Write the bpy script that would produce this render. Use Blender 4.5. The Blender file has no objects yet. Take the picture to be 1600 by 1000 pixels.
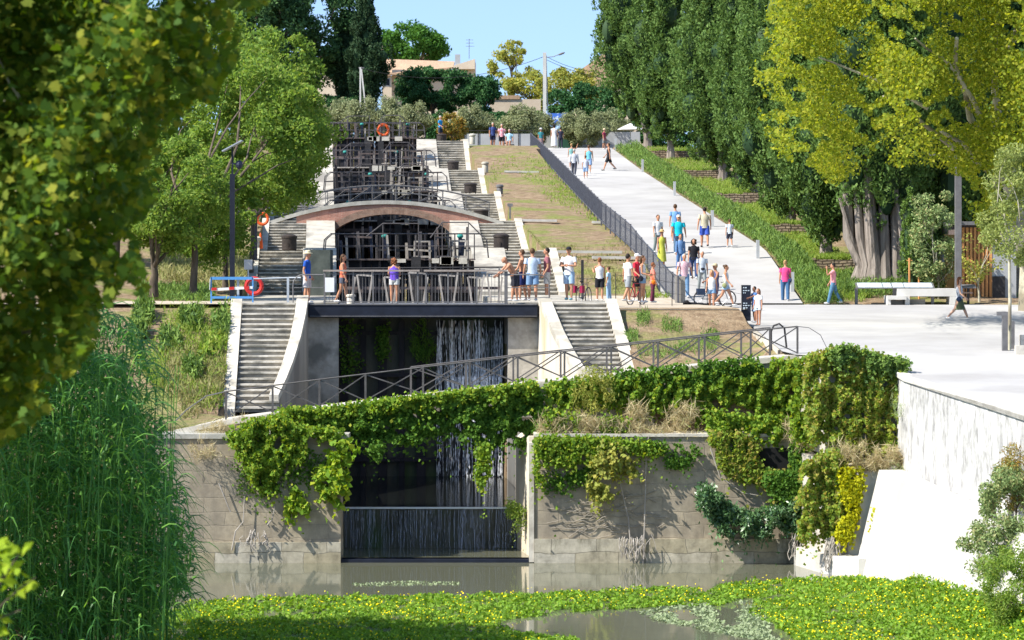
import bpy, math, random
import numpy as np
from mathutils import Vector, Matrix, Euler
R = math.radians
random.seed(7); RNG = np.random.default_rng(7)
S = bpy.context.scene; COL = S.collection

# ------------------------------------------------------------------ camera, sky, sun, exposure
F = 5000.0; CZ = 9.2
cam = bpy.data.objects.new('camera', bpy.data.cameras.new('camera')); COL.objects.link(cam)
cam.location = (0, 0, CZ); cam.rotation_euler = (R(90), 0, 0)
cam.data.sensor_width = 36; cam.data.lens = 36 * F / 1600
cam.data.shift_y = -100 / 1600
cam.data.clip_start = 0.5; cam.data.clip_end = 8000
cam.data.dof.use_dof = True; cam.data.dof.focus_distance = 118; cam.data.dof.aperture_fstop = 2.9
S.camera = cam
W_ = bpy.data.worlds.new('World'); S.world = W_; W_.use_nodes = True
_n = W_.node_tree.nodes; _l = W_.node_tree.links
_sky = _n.new('ShaderNodeTexSky'); _sky.sky_type = 'NISHITA'; _sky.sun_disc = False
SUN_EL, SUN_AZ = 46.0, -114.0          # azimuth measured clockwise from +Y
_sky.sun_elevation = R(SUN_EL); _sky.sun_rotation = R(SUN_AZ); _sky.air_density = 1.0; _sky.dust_density = 0.3; _sky.ozone_density = 1.2
_tc = _n.new('ShaderNodeTexCoord'); _mp = _n.new('ShaderNodeMapping'); _mp.inputs['Location'].default_value = (0, 0, .19); _l.new(_tc.outputs['Generated'], _mp.inputs[0]); _l.new(_mp.outputs[0], _sky.inputs[0])
_l.new(_sky.outputs[0], _n['Background'].inputs[0]); _n['Background'].inputs[1].default_value = 0.145
sun = bpy.data.objects.new('sun', bpy.data.lights.new('sun', 'SUN')); COL.objects.link(sun)
sun.data.energy = 4.6; sun.data.angle = R(0.5); sun.data.color = (1, .955, .87)
_d = Vector((math.sin(R(SUN_AZ)) * math.cos(R(SUN_EL)), math.cos(R(SUN_AZ)) * math.cos(R(SUN_EL)), math.sin(R(SUN_EL))))
sun.rotation_euler = _d.to_track_quat('Z', 'Y').to_euler()
S.view_settings.view_transform = 'Standard'; S.view_settings.look = 'None'; S.view_settings.gamma = 1
S.view_settings.exposure = 0.95
S.cycles.max_bounces = 8; S.cycles.transparent_max_bounces = 8; S.cycles.use_denoising = True

# ------------------------------------------------------------------ helpers
def P(px, py, D): return np.array([(px - 800) * D / F, D, CZ + (400 - py) * D / F])
def ZY(py, D): return CZ + (400 - py) * D / F
def XP(px, D): return (px - 800) * D / F
def ipl(tab):
    a = sorted(tab); xs = [t[0] for t in a]; ys = [t[1] for t in a]
    return lambda v: np.interp(v, xs, ys)
def cx(D): return -3.06 - 0.058 * (np.maximum(D, 96) - 111)

def setp(o, label=None, cat=None, group=None, kind=None):
    if label: o['label'] = label
    if cat: o['category'] = cat
    if group: o['group'] = group
    if kind: o['kind'] = kind
    return o
def empty(name, loc, label, cat, group=None, rz=0):
    o = bpy.data.objects.new(name, None); COL.objects.link(o); o.location = loc; o.rotation_euler = (0, 0, rz)
    o.empty_display_size = .3
    return setp(o, label, cat, group)
def wloc(o):
    v = Vector((0, 0, 0))
    while o is not None: v += o.location; o = o.parent
    return v
def copy_tree(o, parent=None):
    c = o.copy(); COL.objects.link(c); c.parent = parent
    for ch in list(o.children): copy_tree(ch, c)
    return c

# materials ---------------------------------------------------------
def nodes(name):
    m = bpy.data.materials.new(name); m.use_nodes = True
    nt = m.node_tree; return m, nt.nodes, nt.links, nt.nodes['Principled BSDF']
def mk(name, c1, c2=None, scale=2.0, rough=.8, bump=.3, bscale=None, metal=0, c3=None, stretch=None, dist=.02):
    m, n, l, b = nodes(name)
    b.inputs['Roughness'].default_value = rough; b.inputs['Metallic'].default_value = metal
    b.inputs['Specular IOR Level'].default_value = .25
    c2 = c2 or tuple(x * .75 for x in c1)
    geo = n.new('ShaderNodeNewGeometry'); src = geo.outputs['Position']
    if stretch:
        mp = n.new('ShaderNodeMapping'); mp.inputs['Scale'].default_value = stretch; l.new(src, mp.inputs[0]); src = mp.outputs[0]
    t = n.new('ShaderNodeTexNoise'); t.inputs['Scale'].default_value = scale; t.inputs['Detail'].default_value = 6; t.inputs['Roughness'].default_value = .65
    l.new(src, t.inputs['Vector'])
    r = n.new('ShaderNodeValToRGB'); r.color_ramp.elements[0].position = .36; r.color_ramp.elements[1].position = .64
    r.color_ramp.elements[0].color = (*c2, 1); r.color_ramp.elements[1].color = (*c1, 1)
    l.new(t.outputs[0], r.inputs[0]); out = r.outputs[0]
    if c3:
        t3 = n.new('ShaderNodeTexNoise'); t3.inputs['Scale'].default_value = scale * .37; t3.inputs['Detail'].default_value = 5
        l.new(src, t3.inputs['Vector'])
        r3 = n.new('ShaderNodeValToRGB'); r3.color_ramp.elements[0].position = .5; r3.color_ramp.elements[1].position = .62
        l.new(t3.outputs[0], r3.inputs[0])
        mx = n.new('ShaderNodeMixRGB'); l.new(r3.outputs[0], mx.inputs[0]); l.new(out, mx.inputs[1]); mx.inputs[2].default_value = (*c3, 1)
        out = mx.outputs[0]
    l.new(out, b.inputs['Base Color'])
    if bump:
        tb = n.new('ShaderNodeTexNoise'); tb.inputs['Scale'].default_value = bscale or scale * 5; tb.inputs['Detail'].default_value = 5
        l.new(src, tb.inputs['Vector'])
        bp = n.new('ShaderNodeBump'); bp.inputs['Strength'].default_value = bump; bp.inputs['Distance'].default_value = dist
        l.new(tb.outputs[0], bp.inputs['Height']); l.new(bp.outputs[0], b.inputs['Normal'])
    return m
def masonry(name, c1, c2, mortar, bw, bh, rough=.9, stain=None, msize=.012, bump=.6, stain_pos=(.46, .66), sscale=.55):
    m, n, l, b = nodes(name); b.inputs['Roughness'].default_value = rough; b.inputs['Specular IOR Level'].default_value = .2
    geo = n.new('ShaderNodeNewGeometry'); sep = n.new('ShaderNodeSeparateXYZ'); l.new(geo.outputs['Position'], sep.inputs[0])
    ad = n.new('ShaderNodeMath'); ad.operation = 'ADD'; l.new(sep.outputs[0], ad.inputs[0]); l.new(sep.outputs[1], ad.inputs[1])
    cb = n.new('ShaderNodeCombineXYZ'); l.new(ad.outputs[0], cb.inputs[0]); l.new(sep.outputs[2], cb.inputs[1])
    nz = n.new('ShaderNodeTexNoise'); nz.inputs['Scale'].default_value = 1.3; l.new(geo.outputs['Position'], nz.inputs['Vector'])
    wb = n.new('ShaderNodeVectorMath'); wb.operation = 'MULTIPLY_ADD'; wb.inputs[1].default_value = (.22, .22, .22)
    l.new(nz.outputs['Color'], wb.inputs[0]); l.new(cb.outputs[0], wb.inputs[2])
    br = n.new('ShaderNodeTexBrick'); br.inputs['Scale'].default_value = 1; br.inputs['Brick Width'].default_value = bw; br.inputs['Row Height'].default_value = bh
    br.inputs['Mortar Size'].default_value = msize; br.inputs['Color1'].default_value = (*c1, 1); br.inputs['Color2'].default_value = (*c2, 1); br.inputs['Mortar'].default_value = (*mortar, 1)
    br.inputs['Mortar Smooth'].default_value = .5
    l.new(wb.outputs[0], br.inputs['Vector']); out = br.outputs[0]
    t = n.new('ShaderNodeTexNoise'); t.inputs['Scale'].default_value = 3; t.inputs['Detail'].default_value = 8; t.inputs['Roughness'].default_value = .7; l.new(geo.outputs['Position'], t.inputs['Vector'])
    r = n.new('ShaderNodeValToRGB'); r.color_ramp.elements[0].position = .3; r.color_ramp.elements[1].position = .7
    r.color_ramp.elements[0].color = (.55, .55, .55, 1); r.color_ramp.elements[1].color = (1.15, 1.15, 1.15, 1); l.new(t.outputs[0], r.inputs[0])
    mx = n.new('ShaderNodeMixRGB'); mx.blend_type = 'MULTIPLY'; mx.inputs[0].default_value = 1; l.new(out, mx.inputs[1]); l.new(r.outputs[0], mx.inputs[2]); out = mx.outputs[0]
    if stain:
        mp = n.new('ShaderNodeMapping'); mp.inputs['Scale'].default_value = (1, 1, .35); l.new(geo.outputs['Position'], mp.inputs[0])
        ts = n.new('ShaderNodeTexNoise'); ts.inputs['Scale'].default_value = sscale; ts.inputs['Detail'].default_value = 7; ts.inputs['Roughness'].default_value = .7; l.new(mp.outputs[0], ts.inputs['Vector'])
        rs = n.new('ShaderNodeValToRGB'); rs.color_ramp.elements[0].position = stain_pos[0]; rs.color_ramp.elements[1].position = stain_pos[1]; l.new(ts.outputs[0], rs.inputs[0])
        m2 = n.new('ShaderNodeMixRGB'); l.new(rs.outputs[0], m2.inputs[0]); l.new(out, m2.inputs[1]); m2.inputs[2].default_value = (*stain, 1); out = m2.outputs[0]
    l.new(out, b.inputs['Base Color'])
    hs = n.new('ShaderNodeMath'); hs.operation = 'MULTIPLY_ADD'; l.new(t.outputs[0], hs.inputs[0]); hs.inputs[1].default_value = .6
    iv = n.new('ShaderNodeMath'); iv.operation = 'SUBTRACT'; iv.inputs[0].default_value = 1; l.new(br.outputs['Fac'], iv.inputs[1]); l.new(iv.outputs[0], hs.inputs[2])
    bp = n.new('ShaderNodeBump'); bp.inputs['Strength'].default_value = bump; bp.inputs['Distance'].default_value = .04; l.new(hs.outputs[0], bp.inputs['Height']); l.new(bp.outputs[0], b.inputs['Normal'])
    return m
def leafm(name, cols, trans=.35, rough=.65, tcol=None, spec=.12):
    m, n, l, b = nodes(name)
    geo = n.new('ShaderNodeNewGeometry'); r = n.new('ShaderNodeValToRGB')
    e = r.color_ramp.elements
    while len(e) < len(cols): e.new(.5)
    for i, c in enumerate(cols): e[i].position = i / max(1, len(cols) - 1); e[i].color = (*c, 1)
    l.new(geo.outputs['Random Per Island'], r.inputs[0]); l.new(r.outputs[0], b.inputs['Base Color'])
    b.inputs['Roughness'].default_value = rough; b.inputs['Specular IOR Level'].default_value = spec
    tr = n.new('ShaderNodeBsdfTranslucent'); hs = n.new('ShaderNodeHueSaturation'); hs.inputs['Value'].default_value = 1.5; hs.inputs['Saturation'].default_value = 1.1
    hs.inputs['Hue'].default_value = .485; l.new(r.outputs[0], hs.inputs['Color']); l.new(hs.outputs[0], tr.inputs[0])
    mx = n.new('ShaderNodeMixShader'); mx.inputs[0].default_value = trans
    l.new(b.outputs[0], mx.inputs[1]); l.new(tr.outputs[0], mx.inputs[2]); l.new(mx.outputs[0], n['Material Output'].inputs[0])
    return m
_flat = {}
def cl(c, rough=.85, spec=.2):
    k = (tuple(c), rough)
    if k not in _flat: _flat[k] = mk('cloth_%d' % len(_flat), c, tuple(x * .8 for x in c), 9, rough, .35, 14, dist=.01)
    return _flat[k]

# mesh builder -------------------------------------------------------
class B:
    def __init__(s): s.v = []; s.f = []; s.mi = []; s.cur = 0
    def add(s, vs, fs):
        o = len(s.v); s.v += [tuple(map(float, v)) for v in vs]; s.f += [tuple(i + o for i in f) for f in fs]; s.mi += [s.cur] * len(fs); return s
    def hexa(s, a, b):   # a: four bottom points, b: four top points (same winding)
        return s.add(list(a) + list(b), [(3, 2, 1, 0), (4, 5, 6, 7), (0, 1, 5, 4), (1, 2, 6, 5), (2, 3, 7, 6), (3, 0, 4, 7)])
    def box(s, x0, x1, y0, y1, z0, z1):
        return s.hexa([(x0, y0, z0), (x1, y0, z0), (x1, y1, z0), (x0, y1, z0)], [(x0, y0, z1), (x1, y0, z1), (x1, y1, z1), (x0, y1, z1)])
    def cbox(s, c, sx, sy, sz, rz=0):
        c = Vector(c); q = Matrix.Rotation(rz, 3, 'Z')
        a = [c + q @ Vector((x * sx / 2, y * sy / 2, -sz / 2)) for x, y in ((-1, -1), (1, -1), (1, 1), (-1, 1))]
        return s.hexa(a, [p + Vector((0, 0, sz)) for p in a])
    def bar(s, p, q, w=.05, h=None, up=(0, 0, 1)):
        p = Vector(p); q = Vector(q); h = h or w; d = (q - p)
        if d.length < 1e-6: return s
        d.normalize(); u = Vector(up)
        if abs(d.dot(u)) > .98: u = Vector((0, 1, 0))
        a = d.cross(u).normalized() * w / 2; b = a.cross(d).normalized() * h / 2
        r = lambda c: [c - a - b, c + a - b, c + a + b, c - a + b]
        return s.hexa(r(p), r(q))
    def tube(s, pts, rad, k=8, caps=True, flat=1.0):
        pts = [Vector(p) for p in pts]; n = len(pts)
        if not hasattr(rad, '__len__'): rad = [rad] * n
        rings = []; prev = None
        for i, p in enumerate(pts):
            t = (pts[min(i + 1, n - 1)] - pts[max(i - 1, 0)])
            t = t.normalized() if t.length > 1e-9 else Vector((0, 0, 1))
            if prev is None:
                u = Vector((1, 0, 0)) if abs(t.x) < .9 else Vector((0, 1, 0)); a = (u - t * u.dot(t)).normalized()
            else: a = (prev - t * prev.dot(t)).normalized()
            prev = a; b = t.cross(a)
            rr = rad[i]; rx, ry = (rr if hasattr(rr, '__len__') else (rr, rr * flat))
            rings += [p + a * rx * math.cos(2 * math.pi * j / k) + b * ry * math.sin(2 * math.pi * j / k) for j in range(k)]
        fs = [(i * k + j, i * k + (j + 1) % k, (i + 1) * k + (j + 1) % k, (i + 1) * k + j) for i in range(n - 1) for j in range(k)]
        if caps: fs += [tuple(range(k - 1, -1, -1)), tuple((n - 1) * k + j for j in range(k))]
        return s.add(rings, fs)
    def lathe(s, c, prof, k=14):
        return s.tube([(c[0], c[1], c[2] + z) for r, z in prof], [r for r, z in prof], k)
    def ell(s, c, r, nu=10, nv=7, rot=None):
        c = Vector(c); vs = []
        for i in range(1, nv):
            th = math.pi * i / nv
            for j in range(nu):
                ph = 2 * math.pi * j / nu; v = Vector((r[0] * math.sin(th) * math.cos(ph), r[1] * math.sin(th) * math.sin(ph), -r[2] * math.cos(th)))
                vs.append(c + (rot @ v if rot else v))
        lo = Vector((0, 0, -r[2])); hi = Vector((0, 0, r[2]))
        vs += [c + (rot @ lo if rot else lo), c + (rot @ hi if rot else hi)]; a = len(vs) - 2
        fs = [(i * nu + j, i * nu + (j + 1) % nu, (i + 1) * nu + (j + 1) % nu, (i + 1) * nu + j) for i in range(nv - 2) for j in range(nu)]
        fs += [(a, (j + 1) % nu, j) for j in range(nu)] + [(a + 1, (nv - 2) * nu + j, (nv - 2) * nu + (j + 1) % nu) for j in range(nu)]
        return s.add(vs, fs)
    def prism(s, poly, z0, z1):   # plan polygon ccw; z0/z1 numbers or lists
        n = len(poly); g = lambda z, i: z[i] if hasattr(z, '__len__') else z
        vs = [(p[0], p[1], g(z0, i)) for i, p in enumerate(poly)] + [(p[0], p[1], g(z1, i)) for i, p in enumerate(poly)]
        return s.add(vs, [tuple(range(n - 1, -1, -1)), tuple(range(n, 2 * n))] + [(i, (i + 1) % n, n + (i + 1) % n, n + i) for i in range(n)])
    def xprism(s, prof, x0, x1, sx=None):    # profile in (y,z), extruded in x; sx: function y->shift
        n = len(prof); f = sx or (lambda y: 0)
        vs = [(x0 + f(y), y, z) for y, z in prof] + [(x1 + f(y), y, z) for y, z in prof]
        return s.add(vs, [tuple(range(n)), tuple(range(2 * n - 1, n - 1, -1))] + [(i, n + i, n + (i + 1) % n, (i + 1) % n) for i in range(n)])
    def build(s, name, mat, parent=None, smooth=False, local=False):
        off = Vector((0, 0, 0)) if (parent is None or local) else wloc(parent)
        me = bpy.data.meshes.new(name); me.from_pydata([(v[0] - off.x, v[1] - off.y, v[2] - off.z) for v in s.v], [], s.f)
        for m in (mat if isinstance(mat, (list, tuple)) else [mat]): me.materials.append(m)
        if any(s.mi): me.polygons.foreach_set('material_index', s.mi)
        if smooth:
            me.polygons.foreach_set('use_smooth', [True] * len(me.polygons))
            try: me.set_sharp_from_angle(angle=R(40))
            except Exception: pass
        me.update()
        o = bpy.data.objects.new(name, me); COL.objects.link(o)
        if parent is not None: o.parent = parent
        return o
    def single(s, name, mat, label, cat, group=None, kind=None, smooth=False, origin=None):
        # a top-level thing of one mesh with its origin at its base
        a = np.array(s.v); c = origin if origin is not None else ((a[:, 0].min() + a[:, 0].max()) / 2, (a[:, 1].min() + a[:, 1].max()) / 2, a[:, 2].min())
        s.v = [(v[0] - c[0], v[1] - c[1], v[2] - c[2]) for v in s.v]
        o = s.build(name, mat, None, smooth); o.location = c
        return setp(o, label, cat, group, kind)

def npmesh(name, V, k, mat, parent=None, off=None, mats=None, mi=None):
    """V (n*k,3): n separate faces of k corners"""
    V = np.asarray(V, dtype=np.float32)
    if off is None: off = wloc(parent) if parent is not None else (0, 0, 0)
    V = V - np.array(off, dtype=np.float32)
    nf = len(V) // k; me = bpy.data.meshes.new(name)
    me.vertices.add(nf * k); me.vertices.foreach_set('co', V.ravel())
    me.loops.add(nf * k); me.loops.foreach_set('vertex_index', np.arange(nf * k, dtype=np.int32))
    me.polygons.add(nf); me.polygons.foreach_set('loop_start', np.arange(0, nf * k, k, dtype=np.int32))
    try: me.polygons.foreach_set('loop_total', np.full(nf, k, dtype=np.int32))
    except Exception: pass
    for m in (mats or [mat]): me.materials.append(m)
    if mi is not None: me.polygons.foreach_set('material_index', np.asarray(mi, dtype=np.int32))
    me.update(calc_edges=True)
    o = bpy.data.objects.new(name, me); COL.objects.link(o)
    if parent is not None: o.parent = parent
    return o
def unit(a): return a / np.maximum(np.linalg.norm(a, axis=1, keepdims=True), 1e-9)
def leafV(pts, size, asp=.5, axis=None, spread=1.0, nbias=None, nb=.0):
    """rhombic leaves: axis = preferred direction, nbias = preferred normal"""
    n = len(pts); a = RNG.normal(size=(n, 3)) * spread
    if axis is not None: a = a + np.asarray(axis)
    a = unit(a); q = RNG.normal(size=(n, 3))
    if nbias is not None: q = q + nb * np.asarray(nbias)
    q = q - a * (q * a).sum(1, keepdims=True); q = unit(q); b = np.cross(a, q)
    sz = (np.asarray(size) * RNG.uniform(.65, 1.25, n))[:, None]
    bend = q * sz * .12
    v0 = pts - a * sz * .5 - bend; v2 = pts + a * sz * .5 - bend; v1 = pts + b * sz * asp * .5 + a * sz * .06; v3 = pts - b * sz * asp * .5 + a * sz * .06
    return np.stack([v0, v1, v2, v3], 1).reshape(-1, 3)
def rnoise(q, seed, lo=18, hi=110, n=9):
    r = np.random.default_rng(seed); out = np.zeros(len(q))
    for i in range(n):
        a = r.uniform(0, 6.28); w = 6.28 / (lo * (hi / lo) ** r.uniform(0, 1)); out += np.sin((q[:, 0] * math.cos(a) + q[:, 1] * math.sin(a)) * w + r.uniform(0, 6.28) + 1.3 * np.sin(q[:, 0] * w * .31 + i))
    return out / math.sqrt(n / 2)
def in_poly(pt, poly):
    x, y = pt[:, 0], pt[:, 1]; r = np.zeros(len(pt), bool); n = len(poly); j = n - 1
    for i in range(n):
        xi, yi = poly[i]; xj, yj = poly[j]
        c = ((yi > y) != (yj > y)) & (x < (xj - xi) * (y - yi) / ((yj - yi) if abs(yj - yi) > 1e-9 else 1e-9) + xi); r ^= c; j = i
    return r
def poly_pts(poly, n, clump=0, csig=8):
    p = np.array(poly, float); lo, hi = p.min(0), p.max(0); out = np.zeros((0, 2))
    cc = None
    if clump:
        cc = np.zeros((0, 2))
        while len(cc) < clump:
            q = RNG.uniform(lo, hi, (clump * 3, 2)); cc = np.concatenate([cc, q[in_poly(q, poly)]])
        cc = cc[:clump]
    it = 0
    while len(out) < n and it < 60:
        it += 1
        if clump: q = cc[RNG.integers(0, clump, n)] + RNG.normal(size=(n, 2)) * csig
        else: q = RNG.uniform(lo, hi, (n, 2))
        out = np.concatenate([out, q[in_poly(q, poly)]])
    return out[:n]
# ------------------------------------------------------------------ materials
M = {}
M['concrete'] = mk('pale_concrete', (.62, .60, .56), (.52, .50, .46), .8, .9, .15, 6, c3=(.68, .66, .62))
M['plaza'] = mk('white_paving', (.415, .40, .385), (.34, .325, .31), .35, .9, .2, 9, c3=(.46, .445, .42))
M['stone'] = mk('weathered_limestone', (.52, .48, .41), (.33, .30, .25), 2.2, .9, .6, 9, c3=(.2, .19, .16))
M['stone_pale'] = mk('pale_limestone', (.60, .56, .48), (.46, .42, .35), 2.5, .9, .5, 11, c3=(.36, .33, .27))
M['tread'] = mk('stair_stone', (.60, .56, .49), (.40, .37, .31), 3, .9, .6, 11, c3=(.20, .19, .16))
M['riser'] = mk('shaded_riser_stone', (.30, .275, .23), (.17, .155, .13), 3.5, .95, .6, 11, c3=(.40, .36, .29))  # darker copy of the stair stone, the risers' shade is in the colour
M['darkstone'] = mk('wet_dark_stone', (.085, .085, .06), (.03, .032, .022), 1.6, .5, .6, 6, c3=(.035, .065, .016), stretch=(1, 1, .4))
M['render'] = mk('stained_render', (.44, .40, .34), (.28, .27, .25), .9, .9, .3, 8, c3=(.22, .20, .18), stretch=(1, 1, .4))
M['sunlit_render'] = mk('sunlit_cream_render', (.60, .52, .40), (.52, .40, .26), 1.0, .9, .3, 8, c3=(.62, .57, .48), stretch=(1, 1, .4))  # brighter render for the sunlit side, the light is in its colour
M['wall'] = masonry('grey_ashlar', (.48, .405, .29), (.41, .35, .26), (.38, .325, .24), 1.25, .41, stain=(.21, .18, .14), sscale=1.0, bump=.35, stain_pos=(.34, .72), msize=.018)
M['plinth'] = masonry('pale_ashlar_plinth', (.52, .48, .39), (.36, .31, .20), (.24, .22, .17), 1.35, .42, stain=(.12, .11, .07), stain_pos=(.55, .7), sscale=1.4)
M['rubble'] = mk('white_rubble', (.56, .55, .53), (.26, .255, .25), 4.5, .9, 1.0, 4, c3=(.66, .65, .63), stretch=(1, 1, .5), dist=.08)
M['drystone'] = masonry('dry_stone', (.42, .33, .23), (.30, .23, .16), (.10, .075, .05), .35, .13, msize=.03, bump=1)
M['brick'] = masonry('pink_brick', (.46, .21, .15), (.38, .165, .12), (.42, .32, .26), .24, .07, msize=.008, stain=(.34, .20, .15), bump=.3)
M['coping'] = mk('grey_coping', (.44, .42, .37), (.30, .29, .25), 2, .9, .4, 12)
M['pier'] = mk('dirty_pale_pier', (.50, .46, .39), (.33, .31, .27), 1.6, .9, .5, 9, c3=(.24, .22, .19))
M['white_stone'] = mk('sunlit_white_stone', (.60, .58, .54), (.42, .40, .36), 1.1, .9, .4, 7, c3=(.50, .48, .43), stretch=(1, 1, .5))
M['navy'] = mk('navy_painted_steel', (.018, .022, .036), (.012, .014, .022), 2, .45, .05)
M['iron'] = mk('dark_iron', (.045, .042, .042), (.028, .026, .026), 4, .5, .1)
M['gateiron'] = mk('weathered_gate_iron', (.12, .108, .108), (.07, .064, .068), 4, .55, .15)
M['iron_blue'] = mk('blue_black_iron', (.10, .105, .13), (.07, .073, .09), 4, .45, .1)
M['greyrail'] = mk('grey_rail_paint', (.17, .165, .165), (.12, .115, .115), 4, .5, .1)
M['bridgerail'] = mk('dark_grey_rail', (.115, .108, .105), (.08, .075, .073), 4, .5, .1)
M['galv'] = mk('galvanised_rail', (.42, .46, .50), (.33, .36, .4), 4, .4, .05)
M['gatewood'] = mk('black_wet_gate_timber', (.03, .027, .03), (.012, .012, .016), 3, .6, .4, 12, stretch=(1, 1, .3))
M['bluegate'] = mk('blue_black_steel_gate', (.028, .034, .062), (.014, .018, .034), 2, .4, .1)
M['palewood'] = mk('bleached_gate_timber', (.44, .40, .35), (.28, .25, .22), 5, .8, .4, 16, stretch=(1, 1, .3))
M['brownwood'] = mk('brown_gate_timber', (.16, .125, .115), (.09, .07, .065), 5, .8, .4, 16)
M['slat'] = mk('orange_larch_slats', (.66, .32, .12), (.52, .23, .08), 4, .7, .3, 16, stretch=(2, 2, .2))
M['teal'] = mk('teal_paint', (.04, .32, .27), (.03, .22, .19), 4, .5, .05)
M['white'] = mk('white_paint', (.80, .80, .80), (.72, .72, .72), 3, .5, .03)
M['orange'] = mk('orange_plastic', (.80, .14, .03), (.7, .1, .02), 3, .45, .03)
M['red'] = mk('red_plastic', (.62, .04, .03), (.5, .03, .03), 3, .45, .03)
M['blue'] = mk('blue_paint', (.10, .30, .62), (.08, .25, .52), 3, .45, .03)
M['bark'] = mk('grey_brown_bark', (.16, .125, .09), (.075, .058, .042), 5, .95, .8, 12, stretch=(1, 1, .25))
M['cybark'] = mk('silver_cypress_bark', (.34, .29, .25), (.15, .125, .105), 4, .95, .9, 14, stretch=(1.5, 1.5, .12))
M['planebark'] = mk('mottled_plane_bark', (.56, .52, .40), (.36, .33, .23), 2.5, .9, .4, 8, c3=(.24, .21, .15))
M['rust'] = mk('rusty_drum_iron', (.055, .042, .036), (.03, .025, .022), 4, .7, .3)
M['glass'] = mk('dark_window', (.03, .035, .04), (.02, .025, .03), 1, .15, 0)
M['plaster'] = mk('cream_plaster', (.66, .55, .42), (.58, .47, .35), 1, .9, .2, 9)
M['tile'] = mk('terracotta_tiles', (.50, .34, .22), (.38, .25, .16), 1.5, .9, .8, 5, stretch=(6, 1, 1))
M['greypaint'] = mk('grey_panel', (.42, .43, .44), (.36, .37, .38), 1, .7, .05)
M['tyre'] = cl((.03, .03, .03)); M['steel'] = mk('bright_steel', (.45, .45, .46), None, 3, .3, 0, metal=.6)
L_ = {}
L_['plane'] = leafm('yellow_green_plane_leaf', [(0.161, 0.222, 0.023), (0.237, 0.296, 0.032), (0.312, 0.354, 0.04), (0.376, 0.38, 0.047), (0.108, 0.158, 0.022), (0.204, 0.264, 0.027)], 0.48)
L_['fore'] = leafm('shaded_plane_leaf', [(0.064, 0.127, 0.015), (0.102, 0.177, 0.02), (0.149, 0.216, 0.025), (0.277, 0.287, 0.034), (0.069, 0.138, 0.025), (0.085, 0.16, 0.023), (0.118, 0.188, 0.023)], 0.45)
L_['mid'] = leafm('mid_green_leaf', [(0.102, 0.191, 0.035), (0.171, 0.276, 0.047), (0.251, 0.362, 0.067), (0.122, 0.218, 0.047), (0.299, 0.355, 0.079)], 0.42)
L_['fig'] = leafm('bright_fig_leaf', [(0.13, 0.26, 0.026), (0.221, 0.351, 0.039), (0.351, 0.403, 0.039)], .35)
L_['cyp'] = leafm('cypress_scale_leaf', [(0.073, 0.143, 0.031), (0.111, 0.193, 0.047), (0.156, 0.242, 0.063), (0.056, 0.111, 0.028)], 0.25)
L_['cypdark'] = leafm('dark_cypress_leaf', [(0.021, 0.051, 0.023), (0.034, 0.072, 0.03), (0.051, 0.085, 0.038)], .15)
L_['pine'] = leafm('blue_green_pine_leaf', [(0.04, 0.095, 0.036), (0.064, 0.137, 0.047), (0.091, 0.173, 0.055)], .2)
L_['pinebright'] = leafm('bright_pine_leaf', [(.05, .14, .022), (.085, .20, .03), (.06, .15, .03)], .25)
L_['olive'] = leafm('silver_olive_leaf', [(0.2, 0.24, 0.11), (0.27, 0.3, 0.15), (0.34, 0.36, 0.2), (0.15, 0.19, 0.085)], .25)
L_['mulb'] = leafm('dark_round_tree_leaf', [(0.027, 0.088, 0.031), (0.047, 0.133, 0.043), (0.078, 0.166, 0.055)], .2)
L_['yel'] = leafm('yellowing_leaf', [(0.23, 0.287, 0.057), (0.345, 0.368, 0.081), (0.414, 0.38, 0.081), (0.184, 0.241, 0.057)], .35)
L_['rust'] = leafm('autumn_shrub_leaf', [(.22, .20, .04), (.38, .22, .05), (.16, .18, .04), (.30, .28, .08)], .3)
L_['rose'] = leafm('rosemary_leaf', [(0.085, 0.162, 0.034), (0.135, 0.229, 0.045), (0.203, 0.296, 0.066), (0.101, 0.175, 0.057)], .2)
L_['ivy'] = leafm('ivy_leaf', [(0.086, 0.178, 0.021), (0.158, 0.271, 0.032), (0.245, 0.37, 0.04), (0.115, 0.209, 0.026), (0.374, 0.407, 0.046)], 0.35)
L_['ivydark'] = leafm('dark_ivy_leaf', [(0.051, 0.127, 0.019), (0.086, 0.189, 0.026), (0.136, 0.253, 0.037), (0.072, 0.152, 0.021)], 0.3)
L_['ivyolive'] = leafm('olive_creeper_leaf', [(0.146, 0.239, 0.036), (0.221, 0.322, 0.046), (0.33, 0.405, 0.057), (0.367, 0.292, 0.077), (0.128, 0.25, 0.052)], 0.4)
L_['ivyyel'] = leafm('yellow_creeper_leaf', [(.42, .44, .015), (.54, .52, .02), (.30, .36, .02)], .35)
L_['shrubdark'] = leafm('glossy_dark_shrub_leaf', [(0.04, 0.1, 0.036), (0.072, 0.154, 0.054), (0.134, 0.234, 0.082)], .15, .35, spec=.5)
L_['straw'] = leafm('dry_straw', [(0.42, 0.34, 0.18), (0.54, 0.46, 0.27), (0.32, 0.26, 0.14), (0.6, 0.53, 0.33), (0.26, 0.28, 0.1)], .3)
L_['grass'] = leafm('summer_grass', [(0.125, 0.234, 0.031), (0.213, 0.323, 0.05), (0.338, 0.399, 0.1), (0.163, 0.275, 0.037)], .35)
L_['drygrass'] = leafm('pale_dry_grass', [(.24, .25, .09), (.36, .32, .15), (.18, .22, .06)], .3)
L_['reed'] = leafm('reed_leaf', [(0.052, 0.169, 0.04), (0.084, 0.246, 0.053), (0.145, 0.334, 0.062), (0.221, 0.432, 0.071)], 0.42, .45, spec=.4)
L_['mat'] = leafm('water_primrose_leaf', [(0.112, 0.23, 0.026), (0.175, 0.322, 0.036), (0.25, 0.414, 0.048), (0.088, 0.184, 0.024), (0.3, 0.414, 0.072)], .3)
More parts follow.
